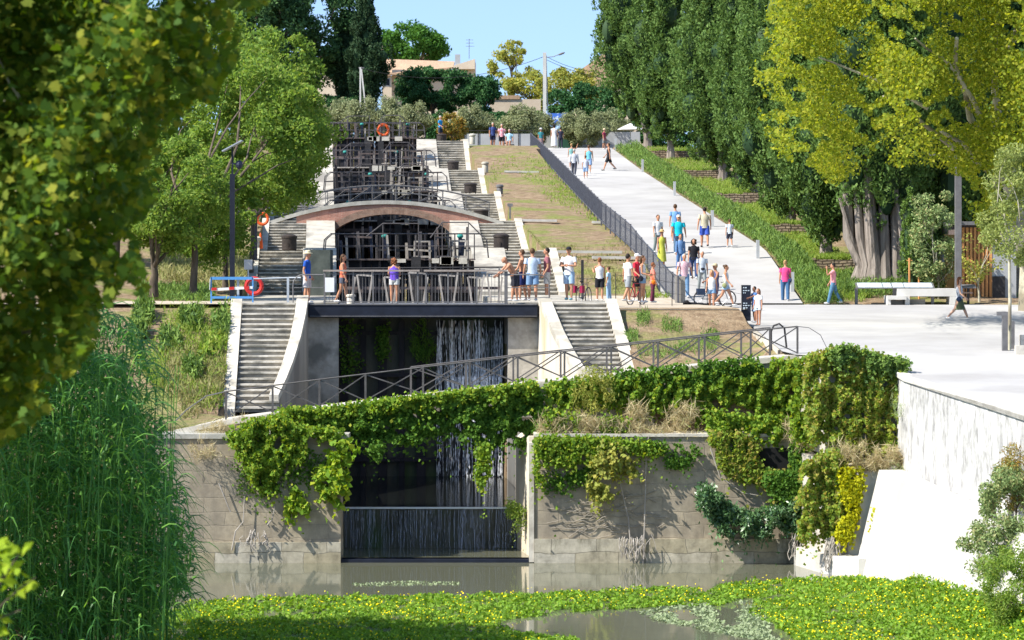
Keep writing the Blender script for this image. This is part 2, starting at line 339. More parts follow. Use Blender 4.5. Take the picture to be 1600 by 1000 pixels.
L_['flower'] = leafm('yellow_water_flower', [(.85, .68, .01), (.95, .80, .02)], .2)
L_['duck'] = leafm('pale_duckweed', [(.24, .30, .16), (.32, .37, .22), (.20, .27, .12)], .1)
L_['greyveg'] = leafm('grey_green_shrub_leaf', [(0.143, 0.227, 0.082), (0.215, 0.296, 0.117), (0.286, 0.374, 0.152), (0.372, 0.343, 0.164)], .25)
L_['young'] = leafm('young_tree_leaf', [(.20, .26, .07), (.28, .34, .10), (.36, .40, .14), (.16, .21, .06)], .35)
L_['root'] = leafm('dead_root', [(.30, .26, .21), (.42, .38, .32), (.22, .18, .14)], .1)

# ------------------------------------------------------------------ levels
LD = [104, 111, 140, 165, 185, 205, 227]                       # where each flight tops out
LZ = [5.3, 7.58, 9.42, 11.02, 12.8, 14.7, 17.35]               # landing levels above the canal
RUN = 6.5
gbank = ipl([(60, 2), (96, 4.3), (100, 4.9), (103, 5.5), (111.5, 7.4), (128, 7.32), (134, 7.8), (140, 8.9), (148, 9.55), (165, 10.9), (185, 12.72), (208, 14.75), (227, 17.05), (238, 17.3), (300, 18.2), (500, 21), (1200, 26), (4000, 30)])
gleft = ipl([(60, 2), (95, 3.6), (97.5, 4.0), (101, 4.25), (110.5, 7.2), (112, 7.5), (118, 7.55), (126, 8.1), (140, 9.3), (165, 11), (185, 12.9), (208, 15), (227, 17), (238, 17.3), (300, 18.2), (500, 21), (1200, 26), (4000, 30)])
xq = lambda D: 11.3 + .125 * max(0, 92 - D)
zpl = ipl([(0, 3.6), (30, 4.0), (60, 4.6), (80, 5.2), (92, 5.7), (98, 6.26), (110, 6.74), (121, 6.9), (131, 7.2)])
zramp = ipl([(126, 7.1), (131, 7.2), (148, 9.6), (165, 11.06), (185, 12.75), (208, 14.72), (238, 17.24), (246, 17.3)])
xrl = ipl([(126, 6.7), (128, 6.66), (146, 5.66), (163, 4.66), (208, 2.8), (238, 1.5)])
xrr = ipl([(128, 12.0), (146, 11.7), (163, 10.8), (208, 8.5), (238, 7.4)])
TW = [(145, 406), (160, 351), (181, 303), (204, 267), (231, 236)]
_tt = [(131, 7.22)]
for _D, _y in TW: _tt += [(_D + .04, ZY(_y, _D) - .55), (_D + .5, ZY(_y, _D) - .03)]
zterr = ipl(_tt + [(240, 17.35), (400, 18)])
xpl = ipl([(97.4, 8.6), (98.4, 8.3), (110.5, 8.3), (119, 7.1), (128, 6.7), (132, 6.6)])
def hsh(x, y):
    return (math.sin(x * 1.7 + y * .6) + math.sin(x * .53 - y * 1.1 + 2) + math.sin(x * 3.1 + y * 2.7) * .5) * .33
def ground_z(X, D):
    u = X - cx(D)
    if D < 96.5:
        if X > xq(D) + .65: return float(zpl(D)) - .14
        if X > xq(D) - 2.6 and D < 90: return -.25 + .95 * min(1, max(0, (X - xq(D) + 2.0) / 1.2)) * min(1, (90 - D) / 4)
        if X < -9.2:
            return -1.2 + min(1, (-9.2 - X) / 2.2) * (1.9 + .06 * min(40, (-9.2 - X))) + .06 * hsh(X, D)
        return -1.5
    if abs(u) < 2.92 and D < 233:
        return 0.0 - 1.5 if D < 100 else (.9 if D < 114.2 else float(np.interp(D, [114.2, 137, 137.5, 162, 162.5, 182, 182.5, 202, 202.5, 224, 225, 233], [4.6, 4.6, 6.4, 6.4, 8, 8, 9.8, 9.8, 11.7, 11.7, 14, 14])))
    if abs(u) < 4.96 and D < 112.2: return -1.5 if D < 98 else .9
    if abs(u) < 6.62 and D < 232: return (float(gbank(D)) if u > 0 else float(gleft(D))) - 1.3
    if D < 97.4 and X < 11.25 and X > -10.6: return -1.5
    bump = .10 * hsh(X * .9, D * .9) + .04 * hsh(X * 4, D * 3)
    if u > 0:
        if D < 131.5 and X > float(xpl(D)) - .05: return float(zpl(D)) - .12
        z = float(gbank(D))
        if D < 109 and X > 5: z += (float(zpl(D)) - .3 - z) * min(1, (X - 5) / 3.4)
        if D >= 111 and D <= 131.5: return z - .02
        if D > 126 and xrl(D) - .12 < X < xrr(D) + .2 and D < 247: return float(zramp(D)) - .14
        if X > xrr(D) + .2 and D >= 131:
            z = float(zramp(max(130, D - 3))) if D < 240 else z
            if D < 240:
                k = min(1, max(0, (X - xrr(D) - 1.0) / .6)); z += (float(zterr(D)) - z) * k + bump * .7 - .06
            else: z += bump
            return z
        return z + bump * (.6 if D > 113 else 1)
    z = float(gleft(D)) + bump
    if 110.8 < D < 112.5: z -= bump * .8
    if D > 112.5: z += min(2.5, max(0, (-X - 13) * .1))
    return z
def grid_obj(name, us, ds, mat, zf, label=None):
    V = []; Fa = []; nu = len(us)
    for D in ds:
        for u in us:
            X = u + float(cx(D)); V.append((X, D, zf(X, D)))
    for i in range(len(ds) - 1):
        for j in range(nu - 1): Fa.append((i * nu + j, i * nu + j + 1, (i + 1) * nu + j + 1, (i + 1) * nu + j))
    b = B(); b.v = V; b.f = Fa; b.mi = [0] * len(Fa)
    o = b.build(name, mat, None, True); setp(o, label, None, None, 'structure'); return o

def ground_material():
    m, n, l, b = nodes('dirt_and_dry_grass'); b.inputs['Roughness'].default_value = .95; b.inputs['Specular IOR Level'].default_value = .1
    geo = n.new('ShaderNodeNewGeometry')
    def noise(s, d=6): 
        t = n.new('ShaderNodeTexNoise'); t.inputs['Scale'].default_value = s; t.inputs['Detail'].default_value = d; t.inputs['Roughness'].default_value = .65; l.new(geo.outputs['Position'], t.inputs['Vector']); return t
    def ramp(src, st):
        r = n.new('ShaderNodeValToRGB'); e = r.color_ramp.elements
        while len(e) < len(st): e.new(.5)
        for i, (p, c) in enumerate(st): e[i].position = p; e[i].color = (*c, 1)
        l.new(src.outputs[0], r.inputs[0]); return r
    dirt = ramp(noise(2.2), [(.3, (.15, .10, .062)), (.48, (.26, .185, .115)), (.7, (.36, .27, .175))])
    gr = ramp(noise(5), [(.3, (.11, .14, .035)), (.55, (.22, .23, .07)), (.75, (.32, .29, .13))])
    mask = ramp(noise(.33, 8), [(.47, (0, 0, 0)), (.60, (1, 1, 1))])
    mx = n.new('ShaderNodeMixRGB'); l.new(mask.outputs[0], mx.inputs[0]); l.new(dirt.outputs[0], mx.inputs[1]); l.new(gr.outputs[0], mx.inputs[2])
    l.new(mx.outputs[0], b.inputs['Base Color'])
    t = noise(7, 8); bp = n.new('ShaderNodeBump'); bp.inputs['Strength'].default_value = .9; bp.inputs['Distance'].default_value = .12; l.new(t.outputs[0], bp.inputs['Height']); l.new(bp.outputs[0], b.inputs['Normal'])
    return m
M['ground'] = ground_material()
ds_extra = [v for w_ in (145, 160, 181, 204, 231) for v in (w_ + .03, w_ + .51)]
us = [-1500, -600, -250, -120, -70, -50, -40, -32, -27] + list(np.arange(-24, -8, .8)) + list(np.arange(-8, -6.7, .3)) + [-6.62, -6.6, -4.99, -4.93, -4.5, -2.95, -2.9, 0, 2.9, 2.95, 4.5, 4.93, 4.99, 6.6, 6.62] + list(np.arange(6.9, 11, .3)) + list(np.arange(11, 13.3, .3)) + list(np.arange(13.4, 22, .3)) + list(np.arange(22, 28, .8)) + [30, 34, 40, 50, 70, 120, 250, 600, 1500]
ds = [-200, -60, 0, 20, 35, 45, 52] + list(np.arange(56, 96, 1.0)) + [96.4, 96.55, 97.35, 97.45] + list(np.arange(98, 112.5, .6)) + [112.1, 112.3] + [113.2, 114.15, 114.35] + list(np.arange(115, 137, 1)) + [137, 137.5] + list(np.arange(138.5, 162, 1.2)) + [162, 162.5] + list(np.arange(163.5, 182, 1.2)) + [182, 182.5] + list(np.arange(184, 202, 1.5)) + [202, 202.5] + list(np.arange(204, 224, 1.5)) + [224, 225, 228, 232, 233, 236, 240, 244, 247, 250, 256, 264, 275, 290, 310, 340, 400, 500, 700, 1200, 2500, 4000]
grid_obj('ground', us, sorted(set(ds + ds_extra)), M['ground'], ground_z)

# canal water
def water_mat(name, c, rough=.05, bscale=.6, bstr=.12):
    m, n, l, b = nodes(name); b.inputs['Base Color'].default_value = (*c, 1); b.inputs['Roughness'].default_value = rough; b.inputs['IOR'].default_value = 1.33
    geo = n.new('ShaderNodeNewGeometry'); mp = n.new('ShaderNodeMapping'); mp.inputs['Scale'].default_value = (1, 2.2, 1); l.new(geo.outputs['Position'], mp.inputs[0])
    t = n.new('ShaderNodeTexNoise'); t.inputs['Scale'].default_value = bscale; t.inputs['Detail'].default_value = 4; l.new(mp.outputs[0], t.inputs['Vector'])
    bp = n.new('ShaderNodeBump'); bp.inputs['Strength'].default_value = bstr; bp.inputs['Distance'].default_value = .02; l.new(t.outputs[0], bp.inputs['Height']); l.new(bp.outputs[0], b.inputs['Normal'])
    return m
M['water'] = water_mat('murky_canal_water', (.125, .128, .085))
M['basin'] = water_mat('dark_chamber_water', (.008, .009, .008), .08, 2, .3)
b = B(); b.add([(-300, -100, 0), (300, -100, 0), (300, 40, 0), (-300, 40, 0)], [(0, 1, 2, 3)]); b.add([(-60, 40, 0), (17.9, 40, 0), (11.4, 92, 0), (11.4, 97, 0), (-60, 97, 0)], [(0, 1, 2, 3, 4)])
b.v = [(max(-60, min(17.9, v[0])), v[1], v[2]) for v in b.v]
setp(b.build('canal_water', M['water']), None, None, None, 'structure')
lv = [(99.8, 113.2, .16, 2.94), ]
b = B(); b.add([(cx(96.2) - 2.94, 96.2, .14), (cx(96.2) + 2.94, 96.2, .14), (cx(100) + 2.94, 99.7, .14), (cx(100) - 2.94, 99.7, .14)], [(0, 1, 2, 3)])
setp(b.build('basin_water', M['water']), None, None, None, 'structure')
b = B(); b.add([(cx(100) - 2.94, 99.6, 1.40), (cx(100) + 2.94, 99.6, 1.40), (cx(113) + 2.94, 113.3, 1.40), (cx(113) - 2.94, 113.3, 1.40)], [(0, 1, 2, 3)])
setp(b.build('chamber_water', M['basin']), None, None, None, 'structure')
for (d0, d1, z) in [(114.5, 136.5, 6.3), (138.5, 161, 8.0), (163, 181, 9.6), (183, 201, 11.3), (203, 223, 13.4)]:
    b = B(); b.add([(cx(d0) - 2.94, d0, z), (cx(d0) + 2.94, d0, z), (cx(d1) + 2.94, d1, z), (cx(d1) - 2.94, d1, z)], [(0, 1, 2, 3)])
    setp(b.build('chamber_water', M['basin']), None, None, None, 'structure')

# paving
V = []; Fa = []
dd = list(np.arange(60, 97.4, 3)) + [97.4, 98.4, 100, 102, 104, 106, 108, 110.5, 113, 116, 119, 122, 125, 128, 130, 131.4]
xs_t = [0, .02, .06, .12, .2, .35, .6, 1]
for D in dd:
    x0 = xq(D) + .05 if D < 97.39 else float(xpl(D)); x1 = 46
    for t in xs_t: V.append((x0 + (x1 - x0) * t, D, float(zpl(D))))
n = len(xs_t)
for i in range(len(dd) - 1):
    for j in range(n - 1): Fa.append((i * n + j, i * n + j + 1, (i + 1) * n + j + 1, (i + 1) * n + j))
b = B(); b.add(V, Fa); b.add([(11.9, 131.38, 7.196), (46, 131.38, 7.196), (46, 133.2, 7.2), (12.0, 133.2, 7.2)], [(0, 1, 2, 3)]); setp(b.build('plaza_paving', M['plaza'], None, True), None, None, None, 'structure')
V = []; Fa = []; dd = list(np.arange(131.4, 238, 2.2)) + [238, 246.9]
for D in dd:
    for t in (0, .33, .66, 1): V.append((float(xrl(D)) - .06 + (float(xrr(D)) + .06 - float(xrl(D))) * t, D, float(zramp(D)) + (.004 if D < 131.5 else 0)))
for i in range(len(dd) - 1):
    for j in range(3): Fa.append((i * 4 + j, i * 4 + j + 1, (i + 1) * 4 + j + 1, (i + 1) * 4 + j))
b = B(); b.add(V, Fa); setp(b.build('ramp_pavement', M['plaza'], None, True), None, None, None, 'structure')
# pale gravel walk between the footbridge and the ramp, and the towpath on the left
b = B()
for d0, d1 in ((111.2, 115), (115, 119), (119, 123), (123, 127), (127, 131)):
    f = lambda d: (float(cx(d)) + 6.7, min(float(xpl(d)) - .02, 8.2), float(gbank(d)) + .015)
    a0, a1, az = f(d0); c0, c1, cz = f(d1); b.add([(a0, d0, az), (a1, d0, az), (c1, d1, cz), (c0, d1, cz)], [(0, 1, 2, 3)])
M['gravel'] = mk('pale_gravel', (.50, .43, .34), (.38, .31, .23), 3, .95, .4, 25)
setp(b.build('gravel_path', M['gravel']), None, None, None, 'structure')
b = B(); b.add([(-40, 111.4, 7.53), (cx(111.4) - 6.6, 111.4, 7.53), (cx(113) - 6.6, 113.4, 7.6), (-40, 113.4, 7.66)], [(0, 1, 2, 3)])
setp(b.build('tow_path', M['gravel']), None, None, None, 'structure')

# ------------------------------------------------------------------ front walls
def wallthing(name, label, cat, mat, group=None):
    return None
tw = empty('canal_wall', (-6.5, 96, 0), 'grey stained ashlar canal wall left of the waterfall with ivy hanging from its top', 'stone wall')
xl = float(cx(96)) - 2.95; xr = float(cx(96)) + 2.86
b = B(); b.prism([(-10.7, 96), (xl, 96), (xl, 97.42), (-10.7, 97.42)], .62, 3.72); b.build('wall_face', M['wall'], tw)
b = B(); b.prism([(-10.7, 95.9), (xl + .004, 95.9), (xl + .004, 97.40), (-10.7, 97.40)], -1.4, .62); b.build('plinth', M['plinth'], tw)
b = B(); b.prism([(-10.75, 95.93), (-4.9, 95.93), (-4.9, 97.42), (-10.75, 97.42)], 3.722, 3.86); b.build('coping', M['coping'], tw)
tw = empty('canal_wall', (4.5, 96, 0), 'brown grey ashlar canal wall right of the waterfall covered with bare vine stems', 'stone wall')
b = B(); b.prism([(xr, 96), (8.5, 96), (8.5, 97.42), (xr, 97.42)], .72, 3.78); b.build('wall_face', M['wall'], tw)
b = B(); b.prism([(xr - .004, 95.9), (8.5, 95.9), (8.5, 97.40), (xr - .004, 97.40)], -1.4, .72); b.build('plinth', M['plinth'], tw)
b = B(); b.prism([(xr - .02, 95.94), (8.3, 95.94), (8.3, 97.42), (xr - .02, 97.42)], 3.782, 3.87); b.build('coping', M['stone_pale'], tw)
b = B(); b.prism([(xr - .16, 95.95), (xr - .01, 95.95), (xr - .01, 96.6), (xr - .16, 96.6)], 0.02, 3.6); b.build('quoin', M['stone_pale'], tw)
# inner side of the opening, its sunlight put into the colour
b = B(); zc = [ZY(705, 98)] * 2
b.prism([(xr - .55, 99.5), (xr - .165, 96.7), (xr - .01, 96.7), (xr - .01, 104), (xr - .55, 104)], .02, [3.3, 3.75, 3.75, 3.75, 3.3]); b.build('inner_splay', M['sunlit_render'], tw)
# pier covered by creepers, quay revetment, upper quay wall
tq = empty('corner_pier', (9.9, 94.5, 0), 'square stone pier under hanging creepers where the canal wall meets the quay', 'stone pier')
b = B(); b.prism([(9.2, 93.5), (11.2, 93.5), (11.2, 97.5), (8.7, 97.5)], 3.4, 6.15); b.build('upper_block', M['stone'], tq)
b = B(); b.prism([(8.6, 95.4), (9.4, 92.8), (11.2, 92.8), (11.2, 97.5), (8.6, 97.5)], -1.4, [3.35, 3.1, 3.3, 3.45, 3.5]); b.build('lower_block', M['stone'], tq)
b = B(); b.prism([(10.05, 92.5), (11.15, 92.5), (11.15, 92.79), (9.75, 92.79)], -1.3, [2.9, 3.1, 3.1, 2.9]); b.build('end_buttress', M['white_stone'], tq)
tq = empty('quay_wall', (11, 80, 0), 'white sunlit rubble quay wall below the plaza with sloping ledge at its foot', 'quay wall')
b = B(); b.prism([(xq(30), 30), (xq(30) + 1.3, 30), (xq(80) + 1.3, 80), (xq(92) + 1.3, 92), (12.6, 93.4), (11.2, 93.4), (xq(92), 92), (xq(80), 80)], .2, [float(zpl(d_)) - .1 for d_ in (30, 30, 80, 92, 93.4, 93.4, 92, 80)]); b.build('rubble_face', M['rubble'], tq)
b = B(); b.prism([(xq(30) - .06, 30), (xq(30) + .3, 30), (xq(80) + .3, 80), (xq(92) + .3, 92), (11.5, 93.4), (11.13, 93.4), (xq(92) - .06, 92), (xq(80) - .06, 80)], [float(zpl(d_)) - .098 for d_ in (30, 30, 80, 92, 93.4, 93.4, 92, 80)], [float(zpl(d_)) + .02 for d_ in (30, 30, 80, 92, 93.4, 93.4, 92, 80)]); b.build('coping', M['white_stone'], tq)
b = B(); V0 = [(12.35, 74, -1.4), (xq(74) - .01, 74, -1.4), (11.24, 92.6, -1.4), (9.55, 92.6, -1.4)]; V1 = [(xq(74) - .5, 74, 2.2), (xq(74) - .01, 74, 2.2), (11.24, 92.2, 3.05), (10.55, 92.0, 3.05)]
b.hexa(V0, V1); b.build('battered_ledge', M['white_stone'], tq)
b = B(); b.prism([(9.0, 92.7), (9.9, 91.4), (10.2, 91.4), (10.2, 93.0), (8.75, 95.3), (8.4, 95.3)], -1.3, .55); b.build('foot_step', M['white_stone'], tq)
B().cbox((11.05 - .25, 90.2, .42), .62, .5, .46, .1).single('stone_block', M['stone_pale'], 'square pale stone block lying at the water edge below the quay', 'stone block')

# weir, gate wall and waterfall under the front bridge
c1 = float(cx(99.7))
t = empty('weir', (c1, 99.6, 0), 'low dark weir across the lock mouth with a thin sheet of water running over it', 'weir')
b = B(); b.box(c1 - 2.94, c1 + 2.94, 99.3, 99.9, -.5, 1.36); b.build('weir_wall', M['darkstone'], t)
b = B(); b.box(float(cx(96)) - 2.96, float(cx(96)) + 2.86, 96.0, 96.35, -.6, .10); b.build('sill', M['navy'], t)
def fall(name, x0, x1, D, zt, zb, n, wid, parent, mat, brk=.5, depth=.25):
    """broken falling threads: each a chain of short tapering slivers that drift and thin as they fall"""
    V = []
    for i in range(n):
        x = random.uniform(x0, x1); d = D - random.uniform(0, depth); z = zt - abs(random.gauss(0, .03)); w0 = wid * random.choice((.5, .7, 1, 1, 1.8)); stop = zb if random.random() < brk else zb + (zt - zb) * random.uniform(0, .7)
        ph = random.uniform(0, 6)
        while z > stop:
            ln = random.uniform(.12, .34); w = w0 * (.35 + .9 * abs(math.sin(z * 2.3 + ph)) * random.uniform(.4, 1.2)); xx = x + .03 * math.sin(z * 1.7 + ph)
            if random.random() < .8: V += [(xx, d, z + ln * .1), (xx + w, d - .01, z - ln * .45), (xx + random.uniform(-.6, .6) * w, d - .015, max(zb, z - ln * 1.05)), (xx - w, d - .01, z - ln * .5)]
            z -= ln * .85; x += random.gauss(0, .006); d -= .003
    return npmesh(name, np.array(V), 4, mat, parent)
m, n, l, bb = nodes('falling_water'); bb.inputs['Base Color'].default_value = (.9, .93, .97, 1); bb.inputs['Roughness'].default_value = .15
tr = n.new('ShaderNodeBsdfTransparent'); mx = n.new('ShaderNodeMixShader'); mx.inputs[0].default_value = .22
l.new(bb.outputs[0], mx.inputs[1]); l.new(tr.outputs[0], mx.inputs[2]); l.new(mx.outputs[0], n['Material Output'].inputs[0]); M['fall'] = m
m, n, l, bb = nodes('thin_water_film'); bb.inputs['Base Color'].default_value = (.40, .43, .55, 1); bb.inputs['Roughness'].default_value = .2
tr = n.new('ShaderNodeBsdfTransparent'); mx = n.new('ShaderNodeMixShader'); mx.inputs[0].default_value = .6
l.new(bb.outputs[0], mx.inputs[1]); l.new(tr.outputs[0], mx.inputs[2]); l.new(mx.outputs[0], n['Material Output'].inputs[0]); M['film'] = m
fall('water_film', c1 - 2.9, c1 + 2.9, 99.28, 1.38, .15, 330, .009, t, M['film'], .6, .06)
b = B(); b.box(c1 - 2.9, c1 + 2.9, 99.2, 99.32, 1.36, 1.415); b.build('overflow_lip', M['fall'], t)
cg = float(cx(114))
t = empty('waterfall_gate', (cg, 114, 0), 'dark wet timber lock gate under the front bridge, white water down its right half', 'lock gate')
b = B(); b.box(cg - 2.94, cg + 2.94, 114, 114.6, .8, 7.3); b.build('gate_back', M['darkstone'], t)
for i, x in enumerate(np.linspace(-2.75, 2.75, 9)):
    b = B(); w = .2 if i % 2 else .32; b.box(cg + x - w / 2, cg + x + w / 2, 113.78 + .04 * (i % 3), 113.98, .9, 6.9); b.build('gate_board', M['gatewood'], t)
b = B()
for z in (1.9, 3.4, 4.9, 6.4): b.box(cg - 2.94, cg + 2.94, 113.7, 113.77, z, z + .14)
b.build('gate_rails', M['gatewood'], t)
wf = empty('waterfall', (cg + 1.7, 113.5, 1.4), 'white waterfall streaming in broken strands over the gate below the front bridge', 'waterfall')
fall('water_strands', cg + .55, cg + 2.9, 113.5, 6.95, 1.42, 34, .020, wf, M['fall'], .6, .35)
fall('spray', cg + .6, cg + 2.9, 113.45, 6.7, 1.42, 70, .009, wf, M['fall'], .3, .5)
fall('water_curtain', cg + 2.0, cg + 2.9, 113.2, 5.3, 1.42, 24, .014, wf, M['fall'], .3, .6)
fall('water_foam', cg + .9, cg + 2.9, 112.9, 5.0, 3.4, 60, .02, wf, M['fall'], .25, .9)
b = B()
for i in range(9):
    x = cg + random.uniform(.7, 2.8); z = 6.9; p = [(x, 113.6, z)]
    for k in range(5): x += random.uniform(-.12, .08); z -= random.uniform(.2, .6); p.append((x, 113.4 - .02 * k, z))
    b.tube(p, [.035, .03, .03, .025, .02, .01], 5)
b.single('dead_branches', M['palewood'], 'bare dead branches caught on top of the waterfall gate', 'branches')
# chamber side walls from the mouth to the gate
for sgn in (-1, 1):
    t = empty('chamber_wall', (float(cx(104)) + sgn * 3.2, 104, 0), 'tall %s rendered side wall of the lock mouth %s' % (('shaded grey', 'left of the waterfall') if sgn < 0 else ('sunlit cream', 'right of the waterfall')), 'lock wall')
    pl = []
    def uu(D, u): return (float(cx(D)) + sgn * u, D)
    q = [uu(98.5, 2.94), uu(101, 2.94), uu(109, 2.94), uu(114.6, 2.94), uu(114.6, 3.95), uu(111.6, 4.0), uu(109, 4.16), uu(106, 4.5), uu(103.6, 4.92), uu(102.4, 5.25), uu(98.5, 5.25)]
    zs = lambda D: float(np.interp(D, [98, 102.4, 103.6, 106, 109, 111.6], [3.9, 3.95, 4.6, 5.75, 6.85, 7.45]))
    # thick curved wing wall beside the stairs, its crest falling with the flight
    pts = [(111.6, 4.0, 4.4), (109.5, 4.08, 4.46), (107.5, 4.24, 4.60), (105.5, 4.48, 4.82), (104.2, 4.68, 5.0), (102.9, 4.92, 5.22)]
    off = 0 if sgn > 0 else -1.0
    for i in range(len(pts) - 1):
        (d0, a0, e0), (d1, a1, e1) = pts[i], pts[i + 1]
        z0 = float(np.interp(d0, [102.4 if sgn < 0 else 104, 111.0], [5.3 + off, 7.58])) + .12; z1 = float(np.interp(d1, [102.4 if sgn < 0 else 104, 111.0], [5.3 + off, 7.58])) + .12
        A = [uu(d1, a1), uu(d1, e1), uu(d0, e0), uu(d0, a0)]
        if sgn < 0: A = A[::-1]; zt = [z0, z0, z1, z1]
        else: zt = [z1, z1, z0, z0]
        if i == 0: bw = B(); bc = B()
        bw.prism(A, 0, [z - .1 for z in zt])
        g = 1.012
        bc.prism(A, [z - .098 for z in zt], [z + .13 for z in zt])
    bw.build('wing_wall', M['render'] if sgn < 0 else M['sunlit_render'], t); bc.build('wing_coping', M['stone_pale'], t)  # lit and shaded side are told apart by render colour
    A = [uu(113.9, 2.95), uu(111.62, 2.95), uu(111.62, 3.98), uu(113.9, 3.98)]
    b = B(); b.prism(A if sgn < 0 else A[::-1], .2, 7.06); b.build('pillar', M['render'], t)
    A = [uu(111.6, 3.25), uu(101.0, 2.96), uu(98.7, 2.96), uu(98.7, 4.9), uu(102.8, 4.9), uu(107.5, 4.22), uu(111.6, 3.98)]
    b = B(); b.prism(A if sgn < 0 else A[::-1], -.5, 2.9); b.build('lower_wall', M['darkstone'], t)

# ------------------------------------------------------------------ stairs beside the locks
def flight(n, side, top, bot, nst, label, Dt, Db, flare=0):
    sg = side
    t = empty('stone_stairs', (float(cx(Db)) + sg * 5.4, Db, bot), label, 'stairs', 'stone stair flights climbing beside the locks')
    bt = B(); st = (Dt - Db) / nst; rise = (top - bot) / nst
    for i in range(nst):
        d0 = Db + i * st; z1 = bot + (i + 1) * rise; fl = flare * (1 - i / nst)
        xa = float(cx(d0)) + sg * (4.42 + fl); xb = float(cx(d0)) + sg * 6.28; x0, x1 = min(xa, xb), max(xa, xb)
        j = random.uniform(-.012, .012)
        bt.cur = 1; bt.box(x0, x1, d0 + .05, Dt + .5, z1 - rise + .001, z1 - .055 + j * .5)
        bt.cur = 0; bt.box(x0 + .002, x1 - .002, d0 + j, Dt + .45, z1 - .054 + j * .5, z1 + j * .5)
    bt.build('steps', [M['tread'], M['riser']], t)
    k = 8
    for (u0, u1, nm) in ((6.3, 6.68, 'stringer'),) + (() if n == 1 else ((2.95, 4.4, 'chamber_pier'),)):
        b = B()
        for i in range(k):
            d0 = Db - .5 + (Dt - Db + .5) * i / k; d1 = Db - .5 + (Dt - Db + .5) * (i + 1) / k
            h0 = bot + (top - bot) * i / k + .14; h1 = bot + (top - bot) * (i + 1) / k + .14
            A = [(float(cx(d0)) + sg * u0, d0), (float(cx(d0)) + sg * u1, d0), (float(cx(d1)) + sg * u1, d1), (float(cx(d1)) + sg * u0, d1)]
            if sg > 0: b.prism(A, bot - 4, [h0, h0, h1, h1])
            else: b.prism(A[::-1], bot - 4, [h1, h1, h0, h0])
        b.build(nm, M['stone_pale'] if nm == 'stringer' else M['pier'], t)
    # landing behind the flight
    if n < 6:
        d0, d1 = Dt + .45, LD[n + 1] - RUN + .2; zz = top
        A = [(float(cx(d0)) + sg * 2.95, d0), (float(cx(d0)) + sg * 6.68, d0), (float(cx(d1)) + sg * 6.68, d1), (float(cx(d1)) + sg * 2.95, d1)]
        b = B(); b.prism(A if sg > 0 else A[::-1], zz - 4, zz - .004); b.build('landing', M['stone'], t)
    return t
words = ['', 'widest flight of worn stone steps %s the waterfall, lowest of the climb', 'worn stone steps %s the locks behind the people on the dark footbridge', 'worn stone steps %s the brick arch bridge rising to its end',
         'stone steps %s the locks just above the brick arch bridge', 'stone steps %s the locks, second flight from the top', 'stone steps %s the locks, topmost flight under the olive trees']
for n in range(1, 7):
    for sg in (-1, 1):
        Dt = LD[n]; 
        if n == 1: Db = 104 if sg > 0 else 102.4; bot = 5.3 if sg > 0 else 4.2; ns = 16 if sg > 0 else 20
        else: Db = Dt - RUN; bot = LZ[n - 1]; ns = [0, 0, 12, 11, 12, 12, 15][n]
        flight(n, sg, LZ[n], bot, ns, words[n] % ('left of' if sg < 0 else 'right of'), Dt, Db, .5 if n == 1 else 0)
# ------------------------------------------------------------------ steel bridge at the front
cb = float(cx(112))
t = empty('steel_bridge', (cb, 111, 7.1), 'dark navy steel footbridge beam across the lock above the waterfall', 'footbridge')
b = B(); b.box(cb - 3.94, cb + 4.0, 111.06, 111.3, 7.06, 7.53); b.build('front_beam', M['navy'], t)
b = B(); b.box(cb - 3.90, cb + 3.98, 111.0, 111.06, 7.10, 7.125); b.box(cb - 3.9, cb + 3.98, 111.03, 111.06, 7.50, 7.53); b.build('flange', M['greyrail'], t)
b = B(); b.box(cb - 3.94, cb + 4.0, 111.3, 114.6, 7.36, 7.53); b.build('deck', M['greyrail'], t)  # carried back to the gate to keep sun off its boards
t = empty('bridge_railing', (cb, 111.2, 7.53), 'grey brown railing with flat handrail on the dark steel footbridge where people lean', 'railing')
x0, x1 = XP(505, 111.2), XP(792, 111.2)
b = B(); xm = XP(657, 111.2)
b.box(x0, xm - .03, 111.12, 111.3, 8.66, 8.72); b.box(xm + .12, x1, 111.12, 111.3, 8.66, 8.72); b.build('handrail', mk('worn_handrail', (.36, .31, .27), (.26, .22, .19), 6, .7, .2), t)
for x in (x0 + .05, x0 + 1.05, XP(583, 111.2), xm - .1, xm + .2, XP(700, 111.2), XP(745, 111.2), x1 - .03):
    w = .12 if x > x1 - .1 else .06
    B().box(x - w / 2, x + w / 2, 111.18, 111.24, 7.53, 8.66).build('post', M['greyrail'], t)
b = B()
for x in np.arange(x0 + .1, x1, .115): b.tube([(x, 111.21, 7.6), (x, 111.21, 8.56)], .0075, 4, False)
b.box(x0, x1, 111.195, 111.225, 8.56, 8.59); b.box(x0, x1, 111.195, 111.225, 7.6, 7.625); b.build('baluster_panel', M['greyrail'], t)
for sgx, xa, xb in ((1, x1, XP(858, 111.2)), (-1, x0, XP(458, 111.2))):
    b = B(); p = [(xa, 111.2, 8.55)] + [(xb - sgx * .35 + sgx * .35 * math.sin(a), 111.2, 8.2 + .35 * math.cos(a)) for a in np.linspace(0, math.pi / 2, 6)] + [(xb, 111.2, 7.5)]
    b.tube(p, .025, 6); b.tube([(xa, 111.2, 8.1), (xb, 111.2, 8.1)], .014, 5); b.tube([(xa, 111.2, 7.75), (xb, 111.2, 7.75)], .014, 5); b.build('end_rail', M['greyrail'], t)
for px_, nm in ((572, 0), (515, 1)):
    x = XP(px_, 111.1)
    if nm: B().box(x - .16, x + .16, 111.1, 111.13, 7.95, 8.45).single('notice_board', M['white'], 'white notice plate fixed to the left end of the bridge railing', 'notice')

